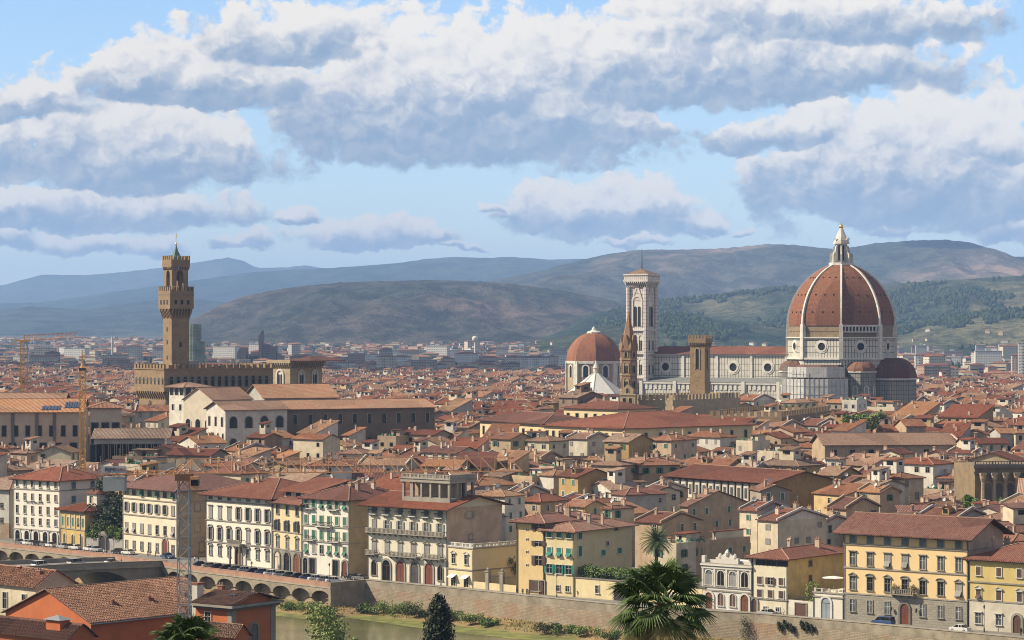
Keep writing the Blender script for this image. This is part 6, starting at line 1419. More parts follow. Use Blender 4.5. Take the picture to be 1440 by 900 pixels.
cand.sort(key=lambda c: (not -40 < pxof(c[1]) < 1480, c[0]))
NIND = 300 - len(MAN) - 12
for i, c in enumerate(cand[:NIND]): house(c[1], c[2], c[3], c[4], c[5], c[6], c[7], c[8], 1000 + i)
b = MB()
for i, c in enumerate(cand[NIND:]): house(c[1], c[2], c[3], c[4], c[5], c[6], c[7], c[8], 9000 + i, mode='stuff', b=b)
o = b.build('distant_houses'); tag(o, 'endless tiled roofs of the old town around the cathedral', 'houses', kind='stuff')
print('houses', len(cand), NIND)
# ------------------------------------------------------------------ outskirts
def gridmat(name, wall, glass, bw, bh, ms):
    return blockwork(name, glass, tuple(x * 1.4 for x in glass), wall, bw, bh, ms, off=0.0, vary=.25, bump=0.0)
APW = [gridmat('flats_' + n, c, (.05, .055, .06), 3.2, 3.1, 1.1) for n, c in (('cream', (.68, .60, .48)), ('white', (.76, .74, .69)), ('brown', (.42, .30, .23)), ('grey', (.48, .47, .45)), ('pink', (.62, .46, .37)))]
APN = ('cream', 'white', 'brown', 'grey', 'pink')
rr = random.Random(21); FLATS = []
def flats(px, D, w, d, h, th, k):
    x = (px - 720) * D / F; z = gz(x, D); t = thing('apartment_block', '', 'apartment block', (x, D, z), -R(th), 'apartment blocks on the far plain')
    b = MB(); b.box(0, w, 0, d, -3, h, APW[k]); b.build('wall', t)
    b = MB(); fl = rr.random() < .45
    if fl: b.box(-.5, w + .5, -.5, d + .5, h, h + .7, plaster('grey')); b.box(w * .4, w * .6, d * .3, d * .7, h + .7, h + 3.4, plaster('grey'))
    else: roof_geo(b, 'hip', w, d, h, R(16), .8, rr.choice((T2, T4, T1)))
    b.build('roof', t)
    if D < 3200:
        b = MB()
        for zz in range(3, int(h), 3): b.box(w * .1, w * .35, -1.0, 0, zz, zz + .9, plaster('pale')); b.box(w * .62, w * .9, -1.0, 0, zz, zz + .9, plaster('pale'))
        b.build('balcony', t)
    FLATS.append(dict(o=t, px=px, D=D, c=APN[k], h=h, w=w, fl=fl))
for i in range(96):
    u = rr.random()
    if u < .62: px = rr.uniform(280, 800)
    elif u < .85: px = rr.uniform(1250, 1450)
    else: px = rr.uniform(-10, 225)
    D = rr.uniform(2300, 4600); h = rr.choice((14, 16, 18, 20, 23, 26, 30)) * (1.0 if D > 2800 else .85)
    flats(px, D, rr.uniform(12, 36), rr.uniform(12, 17), h, rr.choice((-8, 5, 20, 35, -25)), rr.choice((0, 0, 1, 1, 2, 3, 3, 4)))
flats(1432, 2600, 26, 18, 48, 10, 1)
b = MB()
pal = [plaster(k) for k in ('cream', 'white', 'pale', 'tan', 'grey', 'pink')]; rfs = (T2, T4, T3, T1)
for i in range(4200):
    D = 2250 + 5200 * rr.random() ** 1.3; px = rr.uniform(-30, 1470); x = (px - 720) * D / F; z = gz(x, D)
    w, d, h = rr.uniform(9, 26), rr.uniform(9, 15), rr.choice((6, 8, 10, 12, 15)); th = rr.choice((-10, 5, 20, 40)); b.at(x, D, z, -R(th)); m = rr.choice(pal)
    b.box(0, w, 0, d, -3, h, m, bottom=False); rm = rr.choice(rfs)
    if rr.random() < .75: roof_geo(b, 'hip', w, d, h, R(17), .6, rm, th=.1)
    for k in range(int(h / 4)): b.box(1, w - 1, -.1, 0, 1.5 + k * 3.6, 2.9 + k * 3.6, GL, bottom=False)
b.M = None
o = b.build('suburb_houses'); tag(o, 'hazy suburb houses spread over the plain to the foot of the hills', 'houses', kind='stuff')
# villas on the green slopes, standing on the hill surface
dg = bpy.context.evaluated_depsgraph_get()
def ground_at(x, y):
    best = None
    for o in COL.objects:
        if o.name.startswith('hill') and o.type == 'MESH':
            ok, loc, n, i = o.ray_cast(Vector((x, y, 3000)), Vector((0, 0, -1)))
            if ok and (best is None or loc.z > best): best = loc.z
    return best
HB = {}
def slope_at(x, y):
    z = ground_at(x, y); return z
nv = 0; CEN = [(1205, 4800), (1235, 5000), (1300, 4900), (1400, 4700), (1425, 5300), (1000, 4650), (1045, 4700), (760, 5000), (905, 5050), (1330, 5600)]
for i in range(300):
    if nv >= 40: break
    cx_, cD = rr.choice(CEN); D = cD + rr.gauss(0, 130); px = cx_ + rr.gauss(0, 14); x = (px - 720) * D / F; z = ground_at(x, D)
    if z is None or z < 14: continue
    t = thing('villa', '', 'villa', (x, D, z), -R(rr.uniform(-30, 50)), 'villas on the green hills'); w, d, h = rr.uniform(8, 14), rr.uniform(6, 9), rr.uniform(5, 7)
    b = MB(); wall_geo(b, 'hip', w, d, h, R(18), rr.choice(pal[:4])); b.v = [(p[0], p[1], p[2] - (5 if p[2] < 0 else 0)) for p in b.v]; b.build('wall', t); b = MB(); roof_geo(b, 'hip', w, d, h, R(18), .7, rr.choice((T2, T3)), th=.15); b.build('roof', t)
    FLATS.append(dict(o=t, px=px, D=D, c='villa', h=h, w=w, fl=False)); nv += 1
# woods and hedgerows on the green hills, and trees sprinkled through the suburbs: one mass
WOODM = bpy.data.materials.new('woods'); WOODM.use_nodes = True; g = G(WOODM.node_tree); q = WOODM.node_tree.nodes['Principled BSDF']; q.inputs['Roughness'].default_value = 1; q.inputs['Specular IOR Level'].default_value = 0
g.put(q.inputs['Base Color'], g.mix(g.n('ShaderNodeNewGeometry').outputs['Random Per Island'], (.016, .028, .014), (.055, .07, .03)))
b = MB(); nt_ = 0
def wood(x, y, z, r, hh):
    a = rr.uniform(0, 6.28); k = 5; v = [(x + r * .8 * math.cos(a + 6.283 * i / k), y + r * .8 * math.sin(a + 6.283 * i / k), z + hh * .05) for i in range(k)] + [(x + r * rr.uniform(.75, 1.1) * math.cos(a + 6.283 * i / k), y + r * rr.uniform(.75, 1.1) * math.sin(a + 6.283 * i / k), z + hh * rr.uniform(.5, .68)) for i in range(k)] + [(x, y, z + hh)]
    b.faces(v, [(i, (i + 1) % k, k + (i + 1) % k, k + i) for i in range(k)] + [(k + i, k + (i + 1) % k, 2 * k) for i in range(k)], WOODM)
for i in range(26000):
    D = rr.uniform(4350, 6550); px = rr.uniform(735, 1480); x = (px - 720) * D / F
    if mnoise.noise((x * .0045, D * .0022, 5)) + .45 * mnoise.noise((x * .02, D * .01, 2)) < .10: continue
    z = ground_at(x, D)
    if z is None or z < 8: continue
    wood(x, D, z - .5, rr.uniform(3.0, 6.5), rr.uniform(6, 13)); nt_ += 1
for i in range(5200):
    D = 2300 + 4300 * rr.random(); px = rr.uniform(-30, 1470); x = (px - 720) * D / F
    if mnoise.noise((x * .006, D * .006, 9)) < -.05: continue
    wood(x, D, gz(x, D) - .5, rr.uniform(3, 6), rr.uniform(6, 14))
o = b.build('hill_woods'); tag(o, 'dark woods on the green hills and trees scattered through the suburbs', 'woods', kind='stuff'); print('woods', nt_)
# tall shapes in the haze
def far(name, label, cat, px, D): x = (px - 720) * D / F; return thing(name, label, cat, (x, D, gz(x, D)), 0), F / D
t, s = far('courthouse', 'jagged dark courthouse towers on the far plain right of the town hall', 'courthouse', 362, 3600)
BRD = mat('courthouse_cladding', (.24, .17, .14), vary=.1, orand=0)
b = MB()
for x0, x1, h, sl in ((-30, -20, 40, 0), (-16, 0, 28, 0), (2, 8, 60, 10), (9, 22, 48, -4), (22, 33, 42, 0), (-36, -31, 30, 8), (34, 44, 30, -6)): b.xz([(x0 * .8, -4), (x1 * .8, -4), (x1 * .8, (h + sl) * .78), (x0 * .8, h * .78)], 0, 30, BRD)
b.build('tower', t)
b = MB()
for zz in range(6, 48, 5): b.box(7.5, 17, -.4, 0, zz * .7, zz * .7 + 1.6, GLL); b.box(-12.5, -.5, -.4, 0, min(zz, 24) * .7, min(zz, 24) * .7 + 1.6, GL)
b.build('window_band', t)
t, s = far('scaffolded_tower', 'tall tower wrapped in pale green scaffold netting behind the town hall tower', 'tower', 266, 1750)
NETM = mat('green_netting', (.26, .36, .32), vary=.2, scale=.2, orand=0, streak=.4)
b = MB(); b.prism([(3.4 + 4.6 * math.cos(R(30 * i)), 4.6 * math.sin(R(30 * i))) for i in range(12)], 0, ZY(456, 1750), NETM); b.box(1, 10.5, -4, 5, 0, ZY(480, 1750), NETM); b.build('netting', t)
b = MB()
for i in range(9): a = R(40 * i); b.tube((3.4 + 4.9 * math.cos(a), 4.9 * math.sin(a), 0), (3.4 + 4.9 * math.cos(a), 4.9 * math.sin(a), ZY(455, 1750)), .12, POLE, 4)
for k in range(20): z = 12 + k * 2.6; b.lathe([(4.95, z), (4.95, z + .25)], POLE, 12, 3.4, 0, cap=False)
b.build('scaffold', t)
t, s = far('water_tower', 'white mushroom shaped water tower on the far plain', 'water tower', 668, 3900)
b = MB(); b.lathe([(1.7, 0), (1.4, 33), (1.6, 35)], WHITE, 12); b.build('shaft', t); b = MB(); b.lathe([(1.6, 35), (4.3, 38.5), (4.5, 41.5), (3.3, 44), (0, 45)], WHITE, 14); b.build('tank', t)
t, s = far('factory_hall', 'long low white factory hall on the far plain', 'factory', 560, 4300); b = MB(); b.box(-20, 130, 0, 60, -3, 16, WHITE); b.build('wall', t); b = MB(); b.box(-21, 131, -1, 61, 16, 18, plaster('grey')); b.build('roof', t)
t, s = far('factory_hall', 'white flat roofed shed beside the water tower', 'factory', 700, 4100); b = MB(); b.box(0, 95, 0, 50, -3, 15, WHITE); b.build('wall', t); b = MB(); b.box(-1, 96, -1, 51, 15, 17, plaster('pale')); b.build('roof', t)
t, s = far('smokestack', 'thin tall smokestack on the plain left of the town hall tower', 'chimney', 158, 3900); b = MB(); b.lathe([(2.0, 0), (1.4, 44)], plaster('pale'), 10); b.build('shaft', t)

# clouds above the frame, unseen, added to shade parts of the plain and hills
CLOUDM = mat('cloud_white', (.8, .8, .8), rough=1, vary=.02, orand=0, spec=0)
rr = random.Random(77)
for tx, ty, tz, rx, ry, alt, n in ((-180, 3300, 10, 420, 700, 1500, 12), (2600, 10300, 250, 620, 900, 2300, 8)):
    k = (alt - tz) / math.tan(SUN_EL); X, Y = tx + math.sin(SUN_AZ) * k, ty + math.cos(SUN_AZ) * k
    b = MB(); b.sm = True
    for i in range(n):
        a, q = rr.uniform(0, 6.28), math.sqrt(rr.random()) * .85; cx_, cy_ = rx * q * math.cos(a), ry * q * math.sin(a); r0 = min(rx, ry) * rr.uniform(.32, .55); V = []; nu, nv_ = 14, 8
        for j in range(nv_ + 1):
            for u in range(nu):
                th_ = math.pi * j / nv_; ph_ = 2 * math.pi * u / nu; d = Vector((math.sin(th_) * math.cos(ph_), math.sin(th_) * math.sin(ph_), math.cos(th_))); m_ = 1 + .35 * mnoise.noise(d * 1.7 + Vector((i, a, q))) + .15 * mnoise.noise(d * 4 + Vector((a, i, 1)))
                V.append((cx_ + d.x * r0 * m_, cy_ + d.y * r0 * m_ * ry / rx * .8 if ry > rx else cy_ + d.y * r0 * m_, max(-r0 * .18, d.z * r0 * m_ * .55)))
        b.faces(V, [(j * nu + u, j * nu + (u + 1) % nu, (j + 1) * nu + (u + 1) % nu, (j + 1) * nu + u) for j in range(nv_) for u in range(nu)], CLOUDM)
    o = b.build('shade_clouds', None, (X, Y, alt)); o['kind'] = 'stuff'; o['label'] = 'fair weather cumulus cloud high above the plain'; o['category'] = 'cloud'
# ------------------------------------------------------------------ foreground houses on the near bank
TERRA = mat('terracotta_render', (0.56, 0.165, 0.06), vary=.08, scale=.4, streak=.25, orand=0, bump=.15)
def tiled_roof_geo(b, w, L, z0, slope, m1, step=.36, rowl=.55, cols=None):
    """real pantiles on a plane: x across (w), y up the slope (plan length L), starting at height z0"""
    tp = math.tan(slope); n = int(w / step); nr = int(L / rowl); 
    b.poly([(0, 0, z0), (w, 0, z0), (w, L, z0 + L * tp), (0, L, z0 + L * tp)], m1)
    prof = [(0, .0), (.10, .15), (.30, .22), (.50, .15), (.60, .0)]
    for i in range(n):
        for j in range(nr):
            x = i * step + rnd.uniform(-.012, .012); y = j * rowl; z = z0 + y * tp; k = rnd.uniform(0, .05); lift = .06 + k
            v = []
            for px_, pz in prof: v.append((x + px_ * step * 1.25, y - .05, z + pz + lift)); 
            for px_, pz in prof: v.append((x + px_ * step * 1.15 + .01, y + rowl, z + rowl * tp + pz * .85))
            b.faces(v, [(q, q + 1, 6 + q, 5 + q) for q in range(4)] + [(4, 3, 2, 1, 0)], m1)
TF = tile('roof_tile_near', (0.15, 0.072, 0.048), (0.40, 0.23, 0.155), (0.22, 0.125, 0.09), pitch=.36)
TF2 = tile('roof_tile_near_dark', (0.13, 0.058, 0.042), (0.20, 0.09, 0.06), (0.17, 0.10, 0.07), pitch=.24)
def near_house(name, label, pxa, pxc, pxb, D, th, ye, yr, wallm, roofm, kind='gy', ov=.7, sidem=None):
    o, rz, w, d = box3(pxa, pxc, pxb, D, th); h = ZY(ye, D); t = thing(name, label, 'house', (o[0], o[1], 0), rz)
    rise = yr; pitch = math.atan(rise / (w / 2 if kind == 'gy' else d / 2))
    b = MB(); wall_geo(b, kind, w, d, h, pitch, wallm); wl = b.build('wall', t)
    return t, wl, w, d, h, pitch
# orange gabled house: its gable faces left, the tiled slope faces right
t, wl, w, d, h, pt = near_house('orange_house', 'big orange rendered house with a sunlit gable and patchy tiled roof', 8, 128, 318, 424, 42, 875, 4.6, TERRA, TF)
rf = thing('roof', '', 'x'); del rf['category']; del rf['label']; bpy.data.objects.remove(rf)
b = MB(); tp = math.tan(pt)
b.M = (w + .6, -.5, 0, 0.0, 1.0)            # the right slope: columns run from the right eave up to the ridge
b.M = (w + .6, -.5, 0, math.cos(R(90)), math.sin(R(90)))
tiled_roof_geo(b, d + 1.0, w / 2 + .6, h - .6 * tp + .05, pt, TF)
b.M = (-.6, d + .5, 0, math.cos(R(-90)), math.sin(R(-90)))
tiled_roof_geo(b, d + 1.0, w / 2 + .6, h - .6 * tp + .05, pt, TF, step=.48, rowl=.8); b.M = None
rf = b.build('roof', t)
b = MB()
for i in range(int((d + 1) / .45)): y = -.5 + i * .45; zz = h + w / 2 * tp; b.tube((w / 2, y, zz + .18), (w / 2, y + .47, zz + .16), .17, TF, 6, .13)
for i in range(int((w / 2 + .6) / .45)):
    for s in (0, 1): x = i * .45; xx = w + .6 - x if s else x - .6; zz = h - .6 * tp + x * tp; b.tube((xx, -.5, zz + .15), (xx + (-.45 if s else .45), -.5, zz + .45 * tp + .15), .14, TF, 5, .12)
b.build('ridge_tiles', rf)
for q in (.28, .55, .82): b = MB(); b.lathe([(.32, -.3), (.30, .55), (.36, .6), (.2, .8)], BRICK, 8); c = b.build('vent_pipe', rf, (w * .80, d * q, h + w * .2 * tp + .25)); 
for q in (.28, .55, .82): b = MB(); b.box(-.3, .3, -.25, .25, 0, .5, TF); b.build('tile_hood', rf, (w * .80, d * q + .5, h + w * .2 * tp + .1))
b = MB(); b.tube((w + .7, -.6, h - .6 * tp - .05), (w + .7, d + .4, h - .6 * tp - .05), .12, METAL, 6); b.tube((w + .7, -.5, h - .7), (w - .1, -.3, h - 1.6), .08, METAL, 5); b.build('gutter', rf)
b = MB(); b.M = (w * .55, -4.0, 0, 1, 0); tiled_roof_geo(b, 5.4, 4.0, h - 3.4, R(22), TF); b.box(.2, 5.2, .6, 4, -1, h - 3.5, TERRA); b.M = None; b.build('lean_to', t)
# roofs in front of it
t, wl, w2, d2, h2, pt2 = near_house('low_house', 'low house with dark tiled roof in the bottom left corner', -90, 96, 132, 395, 38, 897, 2.0, TERRA, TF2, 'gx')
b = MB(); tp = math.tan(pt2); b.M = (-.5, -.6, 0, 1, 0); tiled_roof_geo(b, w2 + 1, d2 / 2 + .6, h2 - .6 * tp, pt2, TF2); b.M = (w2 + .5, d2 + .6, 0, -1, 0); tiled_roof_geo(b, w2 + 1, d2 / 2 + .6, h2 - .6 * tp, pt2, TF2, .6, 1.0); b.M = None; rf = b.build('roof', t)
b = MB(); b.box(-1.6, 1.6, -1.0, 1.0, -2.2, 1.2, TERRA); b.faces([(-2, -1.4, 1.2), (2, -1.4, 1.2), (2, 1.4, 1.2), (-2, 1.4, 1.2), (0, 0, 1.9)], [(0, 1, 4), (1, 2, 4), (2, 3, 4), (3, 0, 4), (3, 2, 1, 0)], METAL); b.build('skylight', rf, (w2 * .86, d2 * .35, h2 + 1.2))
# cream house behind the orange gable on the left
t, wl, w3, d3, h3, pt3 = near_house('cream_house', 'cream house with two tall windows behind the orange gable', -60, 50, 105, 452, 42, 824, 2.6, plaster('cream'), TF, 'gx')
b = MB(); tp = math.tan(pt3); b.M = (-.5, -.6, 0, 1, 0); tiled_roof_geo(b, w3 + 1, d3 / 2 + .6, h3 - .6 * tp, pt3, TF, .3, .5); b.M = (w3 + .5, d3 + .6, 0, -1, 0); tiled_roof_geo(b, w3 + 1, d3 / 2 + .6, h3 - .6 * tp, pt3, TF, .6, 1.0); b.M = None; rf = b.build('roof', t)
for u in (.62, .86): window(t, 'F', w3, w3 * u, h3 - 4.6, 1.2, 2.9, fm=STW)
chim(rf, w3 * .9, d3 * .3, h3 + 1.0, 1, BRICK); chim(rf, w3 * .6, d3 * .4, h3 + 1.2, 0, BRICK)
# red villa with grey cornice
t, wl, w4, d4, h4, pt4 = near_house('red_villa', 'red house with grey stone corners and cornice above the river', 275, 326, 387, 428, 36, 852, 2.0, TERRA, TF, 'gx')
b = MB(); tp = math.tan(R(17)); 
b.M = (-.2, -1.0, 0, 1, 0); tiled_roof_geo(b, w4 + 1.2, d4 / 2 + 1.0, h4 + .1, R(15), TF); b.M = (w4 + 1.0, d4 + 1.0, 0, -1, 0); tiled_roof_geo(b, w4 + 1.2, d4 / 2 + 1.0, h4 + .1, R(15), TF, .6, 1.0); b.M = None; rf = b.build('roof', t)
b = MB(); b.box(-.3, w4 + 1.1, -1.1, d4 + 1.1, h4 - .35, h4 + .05, STONE); b.box(-.1, w4 + .6, -.6, d4 + .6, h4 - .75, h4 - .35, STONED); b.build('cornice', wl)
b = MB(); b.box(w4 - .02, w4 + .08, -.05, 1.0, -1, h4 - .7, STONE); b.box(w4 - .9, w4 - .02, -.08, 0, -1, h4 - .7, STONE); b.build('quoin', wl); MB().box(w4 - .02, w4 + .08, d4 - 1.2, d4 + .05, -1, h4 - .7, STONE).build('quoin', wl)
window(t, 'F', w4, w4 * .35, h4 - 3.4, 1.3, 2.0, fm=STW); window(t, 'R', w4, d4 * .5, h4 - 7.6, 2.0, 4.2, kind='arch', fm=STONE, gm=GLL, sh=None, top=None)
chim(rf, w4 * .1, d4 * .5, h4 + 1.2, 1, BRICK); b = MB(); b.box(-1.2, 0, .4, 2.0, -1, h4 + 3.0, plaster('white')); b.box(-1.35, .15, .3, 2.1, h4 + 3.0, h4 + 3.3, BRICK); b.build('chimney', rf)
b = MB(); b.box(-.7, .7, -.4, .4, 0, .16, GLL); c = b.build('skylight', rf, (w4 * .7, d4 * .28, h4 + d4 * .28 * tp + .45))
t, wl, w5, d5, h5, pt5 = near_house('low_house', 'white gabled annex leaning on the red villa', 240, 286, 306, 436, 36, 868, 1.8, plaster('white'), TF, 'gx')
b = MB(); tp = math.tan(pt5); b.M = (-.4, -.5, 0, 1, 0); tiled_roof_geo(b, w5 + .8, d5 / 2 + .5, h5 - .5 * tp, pt5, TF, .3, .5); b.M = (w5 + .4, d5 + .5, 0, -1, 0); tiled_roof_geo(b, w5 + .8, d5 / 2 + .5, h5 - .5 * tp, pt5, TF, .6, 1); b.M = None; b.build('roof', t)
t, wl, w6, d6, h6, pt6 = near_house('low_house', 'small red tiled lean-to house at the foot of the red villa', 262, 330, 350, 405, 36, 893, 1.6, TERRA, T3, 'gx')
b = MB(); tp = math.tan(pt6); b.M = (-.4, -.5, 0, 1, 0); tiled_roof_geo(b, w6 + .8, d6 / 2 + .5, h6 - .5 * tp, pt6, T3, .3, .5); b.M = (w6 + .4, d6 + .5, 0, -1, 0); tiled_roof_geo(b, w6 + .8, d6 / 2 + .5, h6 - .5 * tp, pt6, T3, .6, 1); b.M = None; b.build('roof', t)
# ------------------------------------------------------------------ cranes
YC = mat('crane_yellow', (0.85, 0.44, 0.07), rough=.5, vary=.08, orand=0); OC = mat('crane_orange', (0.85, 0.42, 0.20), rough=.5, vary=.1, orand=0); SC = mat('crane_steel', (0.42, 0.44, 0.45), rough=.5, vary=.1, orand=0)
def lattice_mast(b, s, z0, z1, m, r=.11, step=None):
    k = s / 2; step = step or s
    for x, y in ((-k, -k), (k, -k), (k, k), (-k, k)): b.tube((x, y, z0), (x, y, z1), r, m, 4)
    n = int((z1 - z0) / step)
    for i in range(n):
        za, zb = z0 + (z1 - z0) * i / n, z0 + (z1 - z0) * (i + 1) / n
        for j in range(4):
            (xa, ya), (xb, yb) = ((-k, -k), (k, -k), (k, k), (-k, k))[j], ((k, -k), (k, k), (-k, k), (-k, -k))[j]
            if i % 2: b.tube((xa, ya, za), (xb, yb, zb), r * .6, m, 4)
            else: b.tube((xb, yb, za), (xa, ya, zb), r * .6, m, 4)
            b.tube((xa, ya, zb), (xb, yb, zb), r * .6, m, 4)
def lattice_jib(b, L, h, m, r=.09, w=1.2, step=2.0, x0=0.0):
    n = int(L / step)
    for y in (-w / 2, w / 2): b.tube((x0, y, 0), (x0 + L, y, 0), r, m, 4)
    b.tube((x0, 0, h), (x0 + L - step / 2, 0, h), r, m, 4)
    for i in range(n):
        xa, xb = x0 + i * L / n, x0 + (i + 1) * L / n
        for y in (-w / 2, w / 2): b.tube((xa, y, 0), (xa, 0, h), r * .6, m, 4); b.tube((xa, 0, h), (xb, y, 0), r * .6, m, 4)
        b.tube((xa, -w / 2, 0), (xb, w / 2, 0), r * .5, m, 4); b.tube((xa, -w / 2, 0), (xa, w / 2, 0), r * .5, m, 4)
D = 385.0; q = P(259, 700, D); zt = ZY(668, D)
t = thing('tower_crane', 'near tower crane with grey lattice mast and long orange jib over the river fronts', 'crane', (q.x, D, gz(q.x, D)), R(-3))
b = MB(); lattice_mast(b, 1.7, 0, zt - .6, SC, .10, 1.7); b.build('mast', t)
b = MB(); b.cbox(0, 0, zt - .8, 2.4, 2.4, 1.0, mat('crane_rust', (.25, .13, .07), orand=0)); b.build('slewing_ring', t)
b = MB(); lattice_jib(b, 50, 2.15, OC, .085, 1.3, 2.05, 1.0); b.M = (0, 0, 0, 1, 0); jb = b.build('jib', t, (0, 0, zt + .3)); jb.rotation_euler = (0, R(-.45), 0)
b = MB()
for s in (-.6, .6): b.tube((-1, s, zt + .2), (1.2, 0, zt + 2.4), .1, OC, 4); b.tube((-2.6, s, zt), (1.0, 0, zt + 2.6), .09, OC, 4)
b.tube((0, 0, zt + 2.6), (-11, 0, zt + .6), .07, YC, 4); b.build('apex', t)
b = MB(); lattice_jib(b, 12, .5, OC, .09, 1.3, 1.5, 0); c = b.build('counter_jib', t, (0, 0, zt + .1), R(180))
b = MB(); b.box(-12.2, -8.9, -.8, .8, zt - 2.4, zt - .3, mat('concrete_slab', (.46, .47, .47), orand=0)); b.build('counterweight', t)
b = MB(); b.box(-12.4, -8.6, -.86, -.8, zt + .3, zt + 1.35, mat('sign_white', (.62, .63, .66), orand=0)); sg = b.build('sign_panel', t)
lettering('FEMI', sg, (-11.05, -.9, zt + .82), .85, mat('sign_blue', (.03, .04, .10), orand=0)); lettering('GRU', sg, (-9.45, -.9, zt + .82), .7, mat('sign_red', (.42, .14, .18), orand=0))
b = MB(); b.box(1.2, 2.4, -1.6, -.4, zt - 2.0, zt - .1, OC); b.box(1.3, 2.45, -1.65, -.5, zt - 1.5, zt - .6, GL); b.build('cab', t)
D = 985.0; q = P(34, 540, D); zt = ZY(480, D)
t = thing('tower_crane', 'distant orange tower crane with raised striped jib at far left', 'crane', (q.x, D, 0), R(8))
b = MB(); lattice_mast(b, 2.6, 0, zt, YC, .16, 2.6); b.build('mast', t); b = MB(); lattice_jib(b, 21, 2.0, OC, .2, 1.2, 1.6, 0); j = b.build('jib', t, (0, 0, zt + .3)); j.rotation_euler = (0, R(-3), 0)
b = MB(); b.box(-5, 0, -.8, .8, zt, zt + .5, YC); b.box(-4.9, -3, -1, 1, zt - 1.6, zt + 1.0, WHITE); b.cbox(0, 0, zt - .3, 3.2, 3.2, .8, YC); b.tube((0, 0, zt), (0, 0, zt + 2.6), .25, YC, 4); b.build('counter_jib', t)
D = 745.0; q = P(116, 540, D); zt = ZY(521, D)
t = thing('tower_crane', 'slim yellow crane mast rising beside the beige library block', 'crane', (q.x, D, 0), 0)
b = MB(); lattice_mast(b, 1.6, 0, zt, YC, .12, 1.6); b.build('mast', t); b = MB(); b.cbox(0, 0, zt, 1.9, 1.9, .7, IRON); b.tube((0, 0, zt), (0, 0, zt + 6), .12, YC, 4); b.build('head', t)
b = MB(); lattice_jib(b, 40, 1.3, YC, .1, 1.1, 2, 0); b.build('jib', t, (0, 0, zt + .7), R(99.5))
# ------------------------------------------------------------------ foliage
def leafmat(name, a, c_, trans=.0):
    if name in MATS: return MATS[name]
    m = bpy.data.materials.new(name); m.use_nodes = True; MATS[name] = m; g = G(m.node_tree); b = m.node_tree.nodes['Principled BSDF']; b.inputs['Roughness'].default_value = .6; b.inputs['Specular IOR Level'].default_value = .25
    ge = g.n('ShaderNodeNewGeometry'); c = g.mix(ge.outputs['Random Per Island'], a, c_); g.put(b.inputs['Base Color'], c)
    return m
LD = leafmat('leaf_dark', (.018, .030, .012), (.045, .06, .022)); LM = leafmat('leaf_mid', (.06, .10, .025), (.13, .18, .045)); LLt = leafmat('leaf_light', (.11, .16, .04), (.22, .25, .08)); LC = leafmat('leaf_cypress', (.012, .020, .010), (.035, .045, .018)); LP = leafmat('leaf_palm', (.03, .055, .016), (.085, .125, .036)); LPd = leafmat('leaf_palm_dry', (.22, .17, .07), (.30, .25, .11)); BARK = mat('bark', (.12, .085, .055), vary=.2, orand=0)
def leaves(name, par, blobs, n, size, m, seed, shell=.55, up=.3, loc=None):
    r = np.random.default_rng(seed); tot = sum(q[3] * q[4] for q in blobs) ; V = []; Fc = []
    for (x, y, z, rx, rz) in blobs:
        k = max(8, int(n * rx * rz / tot)); d = r.normal(size=(k, 3)); d /= np.linalg.norm(d, axis=1)[:, None]; rad = shell + (1 - shell) * r.random(k) ** .6
        rad *= 1 + .18 * r.normal(size=k)
        c = np.array([x, y, z]) + d * rad[:, None] * np.array([rx, rx, rz])
        nn = d + r.normal(size=(k, 3)) * .7 + np.array([0, 0, up]); nn /= np.linalg.norm(nn, axis=1)[:, None]
        a = np.cross(nn, r.normal(size=(k, 3))); a /= np.linalg.norm(a, axis=1)[:, None]; e = np.cross(nn, a); s = size * (.6 + .8 * r.random(k))[:, None]
        p = np.stack([c - a * s * .5, c + e * s * .28 + nn * s * .08, c + a * s * .5, c - e * s * .28 + nn * s * .08], 1).reshape(-1, 3); o = sum(len(q) for q in V); V.append(p); Fc.append(np.arange(k * 4).reshape(-1, 4) + o)
    V = np.concatenate(V); Fc = np.concatenate(Fc); me = bpy.data.meshes.new(name); me.from_pydata(V.tolist(), [], Fc.tolist()); me.materials.append(m); return link(name, me, par, loc)
def blobs_round(r, n, w, h, z0):
    out = []
    for i in range(n): a = r.uniform(0, 6.28); q = w * math.sqrt(r.random()) * .75; z = r.random(); rr_ = w * r.uniform(.28, .5) * (1.15 - .5 * z); out.append((q * math.cos(a) * (1.1 - .5 * z), q * math.sin(a) * (1.1 - .5 * z), z0 + h * (.15 + .8 * z), rr_, rr_ * r.uniform(.7, 1.0)))
    return out
def tree(name, label, x, y, z, w, h, m, n, size, seed, trunk=None, cat='tree', group=None, nb=14, z0=None):
    r = random.Random(seed); t = thing(name, label, cat, (x, y, z), 0, group); z0 = h * .25 if z0 is None else z0
    b = MB(); b.tube((0, 0, -1), (.1, 0, h * .55), w * .06 + .08, BARK, 7, w * .035 + .04)
    for i in range(6): a = r.uniform(0, 6.28); b.tube((.05, 0, h * r.uniform(.25, .5)), (w * .5 * math.cos(a), w * .5 * math.sin(a), h * r.uniform(.55, .85)), w * .03 + .03, BARK, 5, .02)
    b.build('trunk', t); leaves('crown', t, blobs_round(r, nb, w, h - z0, z0), n, size, m, seed); return t
